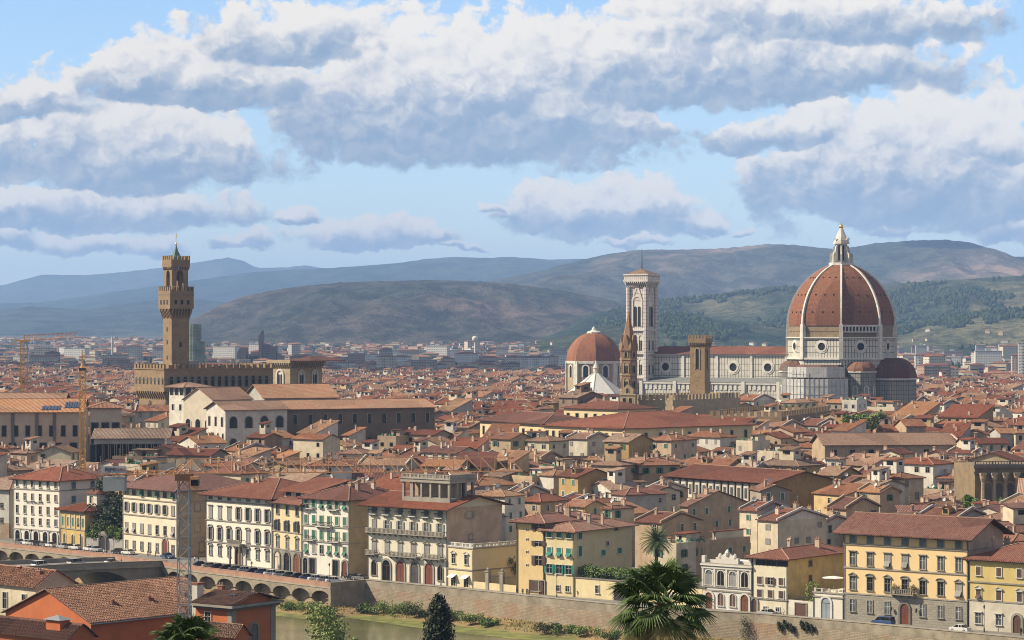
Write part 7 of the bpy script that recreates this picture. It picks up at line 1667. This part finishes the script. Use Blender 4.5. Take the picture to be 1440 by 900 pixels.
# big dark garden tree with ivy below, by the garden wall
q = GP(146, 772); q = (q[0] + 0.5, q[1] + 6)
t = tree('evergreen_tree', 'big dense dark evergreen tree between the narrow yellow house and the loggia palace', q[0], q[1], 0, 8.3, 20.0, LD, 9000, .75, 4, nb=26, z0=3)
t = thing('ivy', 'bright green ivy spilling over the garden wall and arched gateway', 'ivy', GWALL[0], GWALL[1]); L = GWALL[2]
leaves('leaves', t, [(L * (i + .5) / 13, 1.0 + .3 * math.sin(i * 2.2), 4.3 + .7 * math.sin(i * 1.7) + (1.6 if abs(i - 6) < 2 else 0), 1.25, 1.7 if abs(i - 6) > 1 else 1.0) for i in range(13)], 3800, .5, LM, 8)
b = MB(); b.tube((L * .15, 1, 0), (L * .2, 1, 4.3), .12, BARK); b.tube((L * .8, 1, 0), (L * .75, 1, 4.3), .12, BARK); b.build('stem', t)
# garden trees beside the wing
q = GP(690, 826); tree('garden_tree', 'dark leafy tree behind the stone gate piers', q[0] + 5, q[1] + 7, 0, 3.6, 9.5, LM, 2600, .5, 14, nb=14, z0=2); q = GP(680, 826); tree('garden_shrub', 'dark shrub against the balustraded wing', q[0] + 2, q[1] + 5, 0, 2.6, 6, LD, 1500, .45, 15, nb=10, z0=1)
# hedge on the terrace
L = (bc_ - ba).length; rz = math.atan2((bc_ - ba).y, (bc_ - ba).x)
t = thing('hedge', 'long clipped green hedge on top of the cream terrace wall', 'hedge', (ba[0], ba[1], 4.3), rz); leaves('leaves', t, [(1 + i * 1.35, 2.2 + .3 * math.sin(i * 2.1), 1.5 + .25 * math.sin(i * 1.3), 1.25, 1.25) for i in range(int(L * .52 / 1.35))], 7000, .5, LM, 18); b = MB()
for i in range(12): b.tube((1.5 + i * 1.5, 2.2, -.3), (1.5 + i * 1.5, 2.2, 1.6), .07, BARK, 5)
b.build('stem', t)
# feather palm
def feather_palm(x, y, z, H, L, n, seed, label):
    r = random.Random(seed); t = thing('date_palm', label, 'palm tree', (x, y, z)); b = MB(); k = 10
    for i in range(k): b.tube((0, 0, H * i / k), (0, 0, H * (i + 1) / k + .05), .42, BARK, 8, .34)
    b.build('trunk', t); b = MB()
    for i in range(n):
        a = 2.39996 * i; el = R(78 - 105 * i / n); p = Vector((0, 0, H)); d = Vector((math.cos(a) * math.cos(el), math.sin(a) * math.cos(el), math.sin(el))); seg = 9; w = Vector((-math.sin(a), math.cos(a), 0))
        for j in range(seg):
            q_ = p + d * L / seg; b.tube(p, q_, .05, LP, 3, .04)
            for s in (-1, 1):
                for f in (.0, .33, .66):
                    c = p + (q_ - p) * f; l = .75 * math.sin(math.pi * (j + f + .8) / (seg + 1.2)) + .2; e = c + (w * s + d * .55).normalized() * l + Vector((0, 0, -.22 * l)); k2 = d * .06
                    b.poly([c - k2, c + k2, e], LP)
            p = q_; d = (d + Vector((0, 0, -.13))).normalized()
    b.build('crown', t); return t
q = GP(902, 838); feather_palm(q[0] + 4, q[1] + 10, 0, ZY(762, q[1] + 10), 4.3, 70, 3, 'tall feathery date palm standing right of the teal shuttered yellow house')
# fan palms on our hillside
def fan_palm(x, y, z, H, rl, n, seed, label, dry=.3):
    r = random.Random(seed); t = thing('fan_palm', label, 'palm tree', (x, y, z)); b = MB()
    for i in range(8): b.tube((0, 0, H * i / 8), (0, 0, H * (i + 1) / 8 + .04), .2, BARK, 8, .17)
    b.build('trunk', t); b = MB()
    for i in range(n):
        f = i / n; a = 2.39996 * i + r.uniform(-.2, .2); el = R(80 - 135 * f ** .9 + r.uniform(-8, 8)); d = Vector((math.cos(a) * math.cos(el), math.sin(a) * math.cos(el), math.sin(el)))
        m = LPd if (f > 1 - dry and r.random() < .55) else LP
        L = rl * r.uniform(.42, .60); p0 = Vector((0, 0, H)) + d * .1; p1 = p0 + d * L + Vector((0, 0, -.12 * L)); b.tube(p0, p1, .02, LP, 4, .014)
        side = d.cross(Vector((0, 0, 1))); side = side.normalized() if side.length > .01 else Vector((1, 0, 0)); up = side.cross(d).normalized(); roll = r.uniform(-.5, .5); side, up = side * math.cos(roll) + up * math.sin(roll), up * math.cos(roll) - side * math.sin(roll)
        nl = 34; R_ = rl * r.uniform(.46, .58)
        for j in range(nl):
            g_ = R(-125 + 250 * j / (nl - 1)); l = R_ * (.72 + .28 * math.cos(g_ * .75)) * r.uniform(.92, 1.05); v = (d * math.cos(g_) + side * math.sin(g_)).normalized(); pe = (side * math.cos(g_) - d * math.sin(g_)).normalized() * (.028 * rl / 1.5)
            p2 = p1 + v * l * .55 + up * .05; tip = p1 + v * l + Vector((0, 0, -.22 * l * r.uniform(.5, 1.6))) 
            b.faces([p1, p2 + pe, tip, p2 - pe, p2 + up * .03], [(0, 1, 4), (1, 2, 4), (0, 4, 3), (4, 2, 3)], m)
    b.build('crown', t); return t
D = 72.0; q = P(930, 850, D); g0 = gz(q.x, D); fan_palm(q.x, D, g0, q.z - g0, 1.5, 42, 7, 'large fan palm rising at the bottom right of centre before the river wall', .18)
D = 62.0; q = P(262, 912, D); g0 = gz(q.x, D); fan_palm(q.x, D, g0, q.z - g0, .95, 44, 9, 'small bright fan palm at the bottom left in front of the crane mast', .15)
# conifer and broadleaf tree tops on the near bank
D = 345.0; q = P(617, 838, D); g0 = gz(q.x, D); H = q.z - g0
t = thing('conifer', 'dark dense cone shaped conifer in front of the algae covered river edge', 'tree', (q.x, D, g0)); MB().tube((0, 0, 0), (0, 0, H * .95), .35, BARK, 8, .05).build('trunk', t)
r = random.Random(3); bl = []
for i in range(90):
    f = 1 - (i / 90) ** 1.35; z = H * (.25 + .735 * f); rad = 3.2 * (1 - f) ** .36 + .08; a = i * 2.4; bl.append((rad * .62 * math.cos(a), rad * .62 * math.sin(a), z, rad * .48 + .12, .85))
leaves('crown', t, bl, 14000, .42, LC, 5, .3, .5)
D = 330.0; q = P(466, 850, D); g0 = gz(q.x, D); H = q.z - g0
tree('broadleaf_tree', 'light green leafy tree top in front of the river at bottom centre left', q.x, D, g0, 5.2, H, LLt, 12000, .4, 31, nb=34, z0=H * .35)
D = 300.0; q = P(548, 893, D); g0 = gz(q.x, D); tree('broadleaf_tree', 'olive shrub top just showing at the bottom edge beside the conifer', q.x, D, g0, 2.2, q.z - g0, LM, 2500, .35, 33, nb=14, z0=(q.z - g0) * .4)
D = 318.0; q = P(500, 884, D); g0 = gz(q.x, D); tree('broadleaf_tree', 'small light green tree top right beside the bottom centre left tree', q.x, D, g0, 2.0, q.z - g0, LLt, 2500, .35, 34, nb=14, z0=(q.z - g0) * .4)
# bushes along the river bank
r = random.Random(12); spots = []
for px, wd, hh in ((410, 3, 2), (432, 3.4, 2.6), (458, 3, 2), (510, 3, 2.2), (528, 3.6, 2.6), (548, 4, 3.2), (570, 4.4, 3.6), (590, 3.5, 2.6), (640, 3.4, 3.2), (662, 3, 2.4), (690, 2.4, 1.6), (770, 3.4, 2.4), (795, 3, 2), (826, 3, 2.2), (860, 2.6, 2)):
    x = (px - 720) * 590 / F; 
    for _ in range(4): y = interp(WL, x) - r.uniform(9.5, 12.5); x = (px - 720) * y / F
    spots.append((x, y, wd, hh))
WH = ['left end by the arches', 'under the third arch', 'before the end wall', 'below the ramp', 'left of the dense clump', 'in the dense clump, leftmost', 'in the dense clump, tallest', 'in the dense clump, right', 'left of the dark conifer', 'right beside the dark conifer', 'second right of the conifer', 'small and lone', 'left of three below the yellow houses', 'middle of three below the yellow houses', 'right of three below the yellow houses', 'beside the fan palm']
for i, (x, y, wd, hh) in enumerate(spots):
    t = thing('bank_bush', 'green river bank bush, ' + WH[i], 'bush', (x, y, -5.3), 0, 'bushes along the river bank'); b = MB()
    for k in range(4): b.tube((0, 0, -.4), (r.uniform(-.8, .8), r.uniform(-.5, .5), hh * .6), .06, BARK, 4, .02)
    b.build('stem', t); leaves('leaves', t, [(r.uniform(-wd, wd) * .8, r.uniform(-1, 1), hh * r.uniform(.25, .7), wd * .32, hh * .33) for k in range(9)], 1100, .38, (LM, LLt, LM, LD)[i % 4], 50 + i)
for i, (px, py, s) in enumerate(((1048, 882, 1.7), (1096, 880, .7), (1104, 877, .6), (1113, 883, .7), (1128, 878, .7), (1135, 880, .7), (1142, 882, .5), (876, 868, .9), (880, 884, .8))):
    D = interp(WL, (px - 720) * 530 / F) - .4; q = P(px, py, D); D = interp(WL, q.x) - .4; q = P(px, py, D)
    t = thing('wall_shrub', ('dark caper shrub hanging on the river wall, ' + ('biggest, left of the ornate house door', 'lowest left of the left trio', 'top of the left trio', 'right of the left trio', 'left of the right trio', 'middle of the right trio', 'right of the right trio', 'upper beside the fan palm', 'lower beside the fan palm')[i]), 'shrub', q, 0, 'shrubs growing out of the river wall'); leaves('leaves', t, [(0, -.3, 0, s * .7, s), (.2, -.3, -s * .8, s * .8, s * .9), (-.2, -.3, s * .7, s * .5, s * .7)], 500, .28, LD, 90 + i)
# reeds and dry grass tufts on the bank: one mass
rg = np.random.default_rng(4); V = []; Fc = []
for i in range(9000):
    x = rg.uniform(-75, 110); y = interp(WL, x) - rg.uniform(1.0, 12.5); v = (interp(WL, x) - y); z = float(np.interp(v, [.3, 10, 14.5], [-4.6, -5.3, -5.95])); s = rg.uniform(.15, .5); a = rg.uniform(0, 6.28); dx, dy = .12 * math.cos(a), .12 * math.sin(a); lx, ly = rg.normal(size=2) * .2
    o = len(V); V += [(x - dx, y - dy, z - .05), (x + dx, y + dy, z - .05), (x + lx, y + ly, z + s)]; Fc.append((o, o + 1, o + 2))
me = bpy.data.meshes.new('bank_grass'); me.from_pydata(V, [], Fc); me.materials.append(leafmat('grass_blade', (.16, .12, .045), (.27, .19, .08))); o = link('bank_grass', me); tag(o, 'dry golden grass tufts on the strip below the river wall', 'grass', kind='stuff')
# trees among the roofs and on the plain
r = random.Random(6); TR = []
for px, py, D, w, h, m in ((1196, 596, 900, 3.5, 5.5, LM), (1212, 594, 905, 3.5, 6, LM), (1226, 597, 900, 4, 6, LLt), (1235, 593, 910, 3.5, 6, LLt), (190, 672, 760, 3, 12, LM), (920, 655, 800, 4, 12, LD), (1362, 712, 672, 2.6, 5, LM), (1374, 714, 670, 2.4, 4, LLt), (1410, 712, 672, 2.4, 4, LM), (1425, 712, 672, 2, 3.5, LM)):
    TR.append((px, D, ZY(py, D) - h * .45, w, h, m, 'roof_garden_tree'))
for px, D in ((740, 2100), (752, 2050), (765, 2150), (778, 2000), (650, 2300), (664, 2350), (682, 2250), (700, 2300), (715, 2380), (1292, 1850), (1305, 1800), (1318, 1900), (1332, 1850), (1346, 1820), (1400, 1750), (1412, 1780), (1275, 2500), (1385, 2600), (545, 2600), (530, 2700), (600, 2500), (420, 2600), (330, 2700), (205, 2500), (150, 2400), (60, 2600)): TR.append((px, D, gz(0, D), r.uniform(6, 10), r.uniform(13, 21), r.choice((LD, LD, LM)), 'plain_tree'))
TREES = []
for i, (px, D, z, w, h, m, nm) in enumerate(TR): t = tree(nm, '', (px - 720) * D / F, D, z, w, h, m, 900, 1.0 if D < 1200 else 2.2, 200 + i, nb=10, z0=h * .2); TREES.append(dict(o=t, px=px, D=D, nm=nm, m=m, w=w))
# ------------------------------------------------------------------ cars
CARC = dict(white=(.72, .72, .70), silver=(.42, .43, .44), black=(.02, .02, .022), grey=(.16, .165, .17), blue=(.045, .09, .22), navy=(.02, .03, .07), green=(.10, .14, .08), beige=(.45, .40, .30))
TYRE = mat('tyre', (.02, .02, .02), orand=0, vary=.05); RIM = mat('rim', (.4, .4, .4), rough=.4, orand=0, vary=.03); LAMPW = mat('lamp_lens', (.7, .7, .65), rough=.2, orand=0, vary=.02); LAMPR = mat('tail_lens', (.35, .02, .02), rough=.25, orand=0, vary=.02)
def paint(c): return mat('car_paint_' + c, CARC[c], rough=.28, vary=.01, orand=0, spec=.6)
def car_mesh(kind, c):
    m = paint(c); L, W = (4.2, 1.7) if kind == 'car' else (4.8, 1.85); k = L / 4.2; hw = W / 2; b = MB()
    if kind == 'car': low = [(-2.1, .3), (-2.1, .75), (-1.95, .86), (-1.1, .95), (1.5, .97), (2.0, .92), (2.1, .75), (2.1, .3)]; cab = [(-1.15, .94), (-.45, 1.45), (.9, 1.47), (1.75, .96)]
    else: low = [(-2.1, .35), (-2.1, .8), (-1.9, 1.0), (-1.35, 1.1), (2.05, 1.15), (2.1, 1.05), (2.1, .35)]; cab = [(-1.4, 1.08), (-.7, 1.85), (1.95, 1.88), (2.05, 1.12)]
    def sec(pts, y0, y1, tw, mm):       # extrude an outline across the car with a slight tumblehome
        n = len(pts); v = []
        for y in (y0, y0 + .12, y1 - .12, y1):
            e = y in (y0, y1)
            for x, z in pts: v.append((x * k * (.985 if e else 1), y, z - (tw if e and z > .6 else 0)))
        f = [(j * n + i, j * n + (i + 1) % n, (j + 1) * n + (i + 1) % n, (j + 1) * n + i) for j in range(3) for i in range(n)] + [tuple(range(n - 1, -1, -1)), tuple(range(3 * n, 4 * n))]
        b.faces(v, f, mm)
    sec(low, -hw, hw, .04, m); sec(cab, -hw + .1, hw - .1, .05, GL)
    (xa, za), (xb, zb) = cab[1], cab[2]; b.box(xa * k + .05, xb * k - .05, -hw + .16, hw - .16, za - .02, max(za, zb) + .03, m)
    for x in (xa * k + .55, xb * k - .25): b.box(x - .06, x + .06, -hw + .085, hw - .085, .9, zb - .04, m)
    body = b.mesh('body')
    return body
def wheel_mesh():
    b = MB(); n = 12
    v = [(.31 * math.cos(2 * math.pi * i / n), y, .31 * math.sin(2 * math.pi * i / n)) for y in (-.1, .1) for i in range(n)]
    b.faces(v, [(i, (i + 1) % n, n + (i + 1) % n, n + i) for i in range(n)] + [tuple(range(n - 1, -1, -1)), tuple(range(n, 2 * n))], TYRE)
    v = [(.19 * math.cos(2 * math.pi * i / n), -.115, .19 * math.sin(2 * math.pi * i / n)) for i in range(n)]; b.faces(v, [tuple(range(n - 1, -1, -1))], RIM); v = [(p[0], .115, p[2]) for p in v]; b.faces(v, [tuple(range(n))], RIM); return b.mesh('wheel')
def car(kind, c, x, y, z, rz, label, group):
    t = thing('parked_' + kind if kind == 'car' else kind, label, kind, (x, y, z), rz, group); L = 2.1 if kind == 'car' else 2.4; hw = .85 if kind == 'car' else .92
    link('body', cached(('car', kind, c), lambda: car_mesh(kind, c)), t); wm = cached('wheel', wheel_mesh)
    for sx in (-.62, .62):
        for sy in (-1, 1): link('wheel', wm, t, (sx * L, sy * (hw - .08), .31))
    hl = cached(('hl',), lambda: MB().box(-.03, .03, -.16, .16, -.08, .08, LAMPW).mesh('headlight')); tl = cached(('tl',), lambda: MB().box(-.03, .03, -.12, .12, -.1, .1, LAMPR).mesh('taillight'))
    for sy in (-1, 1): link('headlight', hl, t, (-L, sy * (hw - .25), .68)); link('taillight', tl, t, (L, sy * (hw - .2), .78))
    return t
r = random.Random(8); row = []
# the long row parked along the arched embankment, between the crane mast and the ramp
colsA = ['navy', 'beige', 'black', 'black', 'grey', 'silver', 'navy', 'blue', 'white', 'silver', 'green', 'black', 'blue', 'white', 'silver', 'white']
ORD = ['first', 'second', 'third', 'fourth', 'fifth', 'sixth', 'seventh', 'eighth', 'ninth', 'tenth', 'eleventh', 'twelfth', '13th', '14th', '15th', '16th', '17th', '18th', '19th', '20th'] + ['%d%s' % (i, {1: 'st', 2: 'nd', 3: 'rd'}.get(i % 10, 'th')) for i in range(21, 130)]
for i, c in enumerate(colsA):
    px = 283 + (470 - 283) * i / (len(colsA) - 1); y = 640.0
    for _ in range(6): x = (px - 720) * y / F; y = interp(WL, x) + 9.5
    car('car', c, x, y, .01, math.atan2(-.66, .74) + math.pi + R(58) + r.uniform(-.06, .06), f'{c} car parked on the arched embankment, {ORD[i]} from the crane mast', 'cars parked along the arched embankment')
colsB = ['grey', 'white', 'silver', 'black', 'grey', 'white', 'silver', 'grey', 'white', 'white', 'silver', 'black', 'white', 'blue']
pxB = [28, 36, 44, 52, 60, 70, 88, 97, 106, 126, 134, 166, 180, 236]
for i, (c, px) in enumerate(zip(colsB, pxB)):
    y = 700.0
    for _ in range(6): x = (px - 720) * y / F; y = FLy(x) - 4.6
    car('car', c, x, y, .01, math.atan2(-.70, .72) + r.uniform(-.05, .05) + (math.pi if r.random() < .5 else 0), f'{c} car parked by the fronts, {ORD[i]} from the left frame edge', 'cars parked in front of the white hotel side of the quay')
for k, (px, off, lab, c, kind) in enumerate(((1242, 5.2, 'bright blue van before the rusticated base of the golden palace', 'blue', 'van'), (1350, 5.5, 'white car roof showing over the river wall before the olive palace', 'white', 'car'), (1078, 4.5, 'silver car parked at the brown shuttered cream house', 'silver', 'car'), (496, 4.0, 'dark car in the alley mouth by the loggia palace', 'black', 'car'), (506, 4.0, 'grey car in the alley mouth by the loggia palace', 'grey', 'car'))):
    y = 560.0
    for _ in range(6): x = (px - 720) * y / F; y = FLy(x) - off
    car(kind, c, x, y, .01, math.atan2(-.62, .78), lab, None)
for s, off, c, kind, lab in ((36, 5.5, 'white', 'van', 'white van crossing the bridge, nearest the left frame edge'), (23, 7.0, 'silver', 'van', 'silver estate van driving over the bridge behind the white van'), (10, 8, 'beige', 'car', 'beige car where the bridge meets the quay')):
    x, y, z = bridge_pt(s, off); car(kind, c, x, y, z + .02, math.atan2(BT.y, BT.x), lab, None)
# mopeds on the far left square
MOP = mat('moped_dark', (.03, .03, .035), rough=.4, orand=.4)
def moped():
    b = MB()
    for x in (-.6, .6): b.at(x, 0, 0); b.lathe([(0.0, 0)], TYRE, 3) if 0 else None; b.M = None; n = 10; v = [(x + .25 * math.cos(6.283 * i / n), y, .25 + .25 * math.sin(6.283 * i / n)) for y in (-.05, .05) for i in range(n)]; b.faces(v, [(i, (i + 1) % n, n + (i + 1) % n, n + i) for i in range(n)] + [tuple(range(n - 1, -1, -1)), tuple(range(n, 2 * n))], TYRE)
    b.xz([(-.55, .3), (.1, .28), (.2, .45), (.62, .5), (.62, .75), (.0, .82), (-.1, .5), (-.42, .5), (-.55, 1.0), (-.66, .98)], -.17, .17, MOP); b.tube((-.55, -.32, 1.05), (-.55, .32, 1.05), .03, METAL, 4); return b.mesh('moped')
for i in range(6):
    q = GP(3 + i * 2.4, 752 - .1 * i); o = link('moped', cached('moped', moped), None, (q.x, q.y, .02), R(40)); tag(o, 'dark moped in the row parked beside the white hotel', 'moped', 'mopeds parked beside the white hotel')
# ------------------------------------------------------------------ street lamps
def lamp_post(x, y, z, label):
    t = thing('street_lamp', label, 'street lamp', (x, y, z), R(-40), 'street lamps along the quay'); b = MB(); b.lathe([(.16, 0), (.12, .8), (.07, 1.0), (.05, 4.6), (.09, 4.7)], IRON, 8); b.build('post', t); b = MB(); b.lathe([(.12, 4.7), (.24, 5.2), (.26, 5.25), (.05, 5.5), (0, 5.6)], GLL, 6); b.build('lantern', t)
for px, lab in ((44, 'street lamp on the arched embankment, before the white hotel'), (70, 'street lamp on the arched embankment, before the hotel corner'), (113, 'street lamp on the arched embankment, before the narrow yellow house'), (160, 'street lamp on the arched embankment, before the gateway'), (343, 'street lamp before the columned porch'), (463, 'street lamp before the green shuttered white house')):
    y = 640.0
    for _ in range(6): x = (px - 720) * y / F; y = interp(WL, x) + 1.4
    lamp_post(x, y, .0, lab)
for px, lab in ((783, 'street lamp before the teal shuttered yellow house'), (1384, 'street lamp before the olive palace')):
    y = 560.0
    for _ in range(6): x = (px - 720) * y / F; y = FLy(x) - 2.8
    lamp_post(x, y, .0, lab)
# ------------------------------------------------------------------ people
SKIN = mat('skin', (.45, .28, .20), vary=.03, orand=0); HAIR = mat('hair', (.04, .025, .018), vary=.05, orand=0)
CLO = dict(black=(.02, .02, .022), navy=(.03, .04, .09), white=(.62, .61, .58), red=(.35, .04, .035), blue=(.10, .18, .35), beige=(.42, .34, .24), green=(.08, .14, .07), grey=(.2, .2, .2))
def cloth(c): return mat('cloth_' + c, CLO[c], vary=.05, orand=0)
def person_mesh(top, bot, walk):
    """one skin-grown body: legs, trunk, arms, neck and head"""
    s = .26 if walk else .05
    V = [(0, 0, .95), (0, 0, 1.15), (0, 0, 1.38), (0, 0, 1.50), (0, -.02, 1.60), (0, -.01, 1.70)]; Rr = [.15, .135, .155, .055, .095, .085]; E = [(0, 1), (1, 2), (2, 3), (3, 4), (4, 5)]
    for sd in (-1, 1):
        k = len(V); f = s * sd
        V += [(.10 * sd, 0, .88), (.10 * sd, -f * .55, .48), (.10 * sd, -f + .02, .09), (.11 * sd, -f - .14, .04)]; Rr += [.095, .065, .05, .04]; E += [(0, k), (k, k + 1), (k + 1, k + 2), (k + 2, k + 3)]
        k = len(V); V += [(.20 * sd, 0, 1.40), (.25 * sd, f * .3 + .03, 1.13), (.25 * sd, f * .7 - .06, .90), (.25 * sd, f * .8 - .08, .80)]; Rr += [.062, .048, .038, .04]; E += [(2, k), (k, k + 1), (k + 1, k + 2), (k + 2, k + 3)]
    me = bpy.data.meshes.new('tmp'); me.from_pydata(V, E, []); o = bpy.data.objects.new('tmp', me); COL.objects.link(o)
    md = o.modifiers.new('s', 'SKIN'); o.modifiers.new('u', 'SUBSURF').levels = 1
    for i, q in enumerate(me.skin_vertices[0].data): q.radius = (Rr[i], Rr[i] * (.75 if i < 3 else 1.0)); q.use_root = (i == 0)
    dg = bpy.context.evaluated_depsgraph_get(); r_ = bpy.data.meshes.new_from_object(o.evaluated_get(dg)); bpy.data.objects.remove(o); bpy.data.meshes.remove(me)
    r_.materials.clear()
    for m in (bot, top, SKIN, HAIR): r_.materials.append(m)
    for p in r_.polygons:
        c = p.center; p.use_smooth = True
        p.material_index = 0 if c.z < .93 and abs(c.x) < .2 else 3 if c.z > 1.66 or (c.z > 1.56 and c.y > .02) else 2 if c.z > 1.48 or (abs(c.x) > .2 and c.z < .92) else 1
    r_.name = 'person'; return r_
PE = [(146, 12.5, 'white', 'navy'), (150, 13, 'black', 'black'), (121, 3, 'black', 'beige'), (124.5, 3, 'red', 'black'), (208, 4.2, 'beige', 'navy'), (211, 3.4, 'white', 'blue'), (219, 3, 'navy', 'black'), (236, 4.5, 'black', 'navy'), (238.5, 3.2, 'red', 'grey'), (232.5, 6, 'green', 'black'), (164, 5, 'white', 'black'), (727, 4.2, 'black', 'navy'), (735, 4.4, 'grey', 'black'), (741, 4.0, 'black', 'black'), (744, 4.6, 'beige', 'navy'), (354, 3.0, 'navy', 'black'), (392, 3, 'white', 'navy'), (487, 3, 'black', 'grey'), (480, 3.4, 'blue', 'navy'), (620, 3, 'grey', 'navy'), (1436, 4.2, 'black', 'black'), (1102, 3.8, 'white', 'blue'), (268, 7, 'navy', 'black'), (274, 8, 'white', 'navy'), (279, 6, 'black', 'blue')]
def nearq(px):
    return min(QUAY, key=lambda q: 0 if q[1] <= px <= q[2] else min(abs(px - q[1]), abs(px - q[2])))[0]
seen = {}
for i, (px, off, a, c) in enumerate(PE):
    y = 620.0
    for _ in range(6):
        x = (px - 720) * y / F; y = FLy(x) - off
    z = .14 if off < 2.4 else .02; walk = i % 2
    me = cached(('man', a, c, walk), lambda: person_mesh(cloth(a), cloth(c), walk)); o = link('person', me, None, (x, y, z), r.uniform(0, 6.28))
    tag(o, f'person in {a} top and {c} trousers, {"walking" if walk else "standing"} by {nearq(px)}', 'person', 'people on the quay')
for s, off, a, c, lab in ((16, 1.6, 'black', 'black', 'person in black walking along the bridge railing'), (40, 1.6, 'navy', 'grey', 'person in navy top on the bridge footway near the white van'), (12, 2.2, 'red', 'navy', 'person in red top near the quay end of the bridge')):
    x, y, z = bridge_pt(s, off); o = link('person', cached(('man', a, c, 1), lambda: person_mesh(cloth(a), cloth(c), 1)), None, (x, y, z + .14), R(130)); tag(o, lab, 'person', 'people on the bridge')
# plants on the golden palace balcony
t, w, h = BIGPAL
for s, n_ in ((-1, 'left'), (1, 'right')):
    c = t.matrix_basis @ Vector((w * .5 + s * 1.9, -.8, h * .335 + .3)); k = thing('potted_plant', f'sprawling potted plant on the {n_} end of the golden palace balcony', 'plant', c); MB().lathe([(.2, -.3), (.3, .3)], BRICK, 8).build('pot', k); leaves('leaves', k, [(0, 0, .9, .9, .7), (.3 * s, 0, 1.2, .6, .5)], 300, .3, LPd, 300 + s)
q = GP(1141, 868); t = thing('creeper', 'bright green creeper round a window of the low white yard', 'creeper', (q[0] + .5, q[1] + 1.4, 4.2)); leaves('leaves', t, [(-1.0, 0, 1.0, .6, 1.6), (1.0, 0, 1.0, .6, 1.6), (0, 0, 2.6, 1.3, .6), (0, 0, -.8, 1.3, .5)], 900, .35, LLt, 77)
# ------------------------------------------------------------------ labels of the repeats
def qref(px): return nearq(px)
LM_ = [(60, 'the beige library'), (150, 'the yellow crane mast'), (245, 'the town hall tower'), (310, 'the white church gable'), (410, 'the grain church'), (510, 'the dark palace'), (640, 'the dark palace end'), (730, 'the yellow palace row'), (835, 'the red chapel dome'), (884, 'the brick spire'), (985, 'the fortress tower'), (1085, 'the nave'), (1183, 'the cathedral dome'), (1260, 'the barracks end'), (1360, 'the far right rooftops')]
def lref(px): return min(LM_, key=lambda q: abs(q[0] - px))[1]
PB = [(650, 720, 'roofs just behind the quay')]
lab = {}
for H_ in LISTH:
    if H_['fixed']: continue
    f = [dict(roof_room='roof room', dormer='dormer', satellite_dish='dish', antenna='aerial', skylight='skylight', terrace_room='roof terrace')[k] for k in H_['ft']]
    cnt = ('no chimney', 'one chimney', 'two chimneys', 'three chimneys', 'four chimneys')[H_['nch']]
    sz = 'big ' if H_['area'] > 190 else 'small ' if H_['area'] < 95 else ''
    base = f"{sz}{WNAME[H_['wall']]} {'flat roofed' if H_['kind'] == 'flat' else KNAME[H_['kind']]} house"
    if H_['kind'] != 'flat': base += f", {RNAME[H_['roof']]} tiles"
    loc = ('behind ' + qref(H_['px'])) if H_['D'] < 735 else ('below ' + lref(H_['px']))
    H_['lv'] = [base + ', ' + loc, base + ', ' + cnt + ', ' + loc, base + ', ' + ' and '.join([cnt] + f[:1]) + ', ' + loc]
    H_['key'] = H_['lv'][2] if len(H_['lv'][2].split()) <= 13 else H_['lv'][1]
    if len(H_['key'].split()) > 13: H_['key'] = H_['lv'][0]
    lab.setdefault(H_['key'], []).append(H_)
for key, L_ in lab.items():
    L_.sort(key=lambda q: q['px'])
    for i, H_ in enumerate(L_):
        s = key
        if len(L_) > 1: s = key + (', left one' if i == 0 else ', right one') if len(L_) == 2 else key + f', {ORD[i]} from left'
        H_['o']['label'] = s; H_['o']['group'] = 'tiled houses of the old town'
grp = {}
for q in FLATS:
    if q['c'] == 'villa': base = f"small {'wide' if q['w'] > 18 else 'compact'} pale villa on the {'far right' if q['px'] > 1180 else 'central' if q['px'] > 920 else 'middle'} green slope"
    else: base = f"{'long' if q['w'] > 50 else 'short'} {'tall' if q['h'] > 20 else 'low'} {q['c']} {'flat roofed' if q['fl'] else 'tile roofed'} apartment block {'below ' + lref(q['px']).replace('the ', 'the ')}"
    grp.setdefault(base.replace('below', 'beyond'), []).append(q)
for base, L_ in grp.items():
    L_.sort(key=lambda q: q['px'])
    for i, q in enumerate(L_): q['o']['label'] = base if len(L_) == 1 else base + f', {ORD[i]} from left'
grp = {}
for q in TREES:
    c = {LD.name: 'dark green', LM.name: 'mid green', LLt.name: 'light green'}[q['m'].name]
    base = f"{c} {'small tree among the roofs' if q['nm'] == 'roof_garden_tree' else 'bushy tree on the plain'} near {lref(q['px'])}"; grp.setdefault(base, []).append(q)
for base, L_ in grp.items():
    L_.sort(key=lambda q: q['px'])
    for i, q in enumerate(L_): q['o']['label'] = base if len(L_) == 1 else base + f', {ORD[i]} from left'; q['o']['group'] = 'trees among the roofs' if q['nm'] == 'roof_garden_tree' else 'trees on the plain'
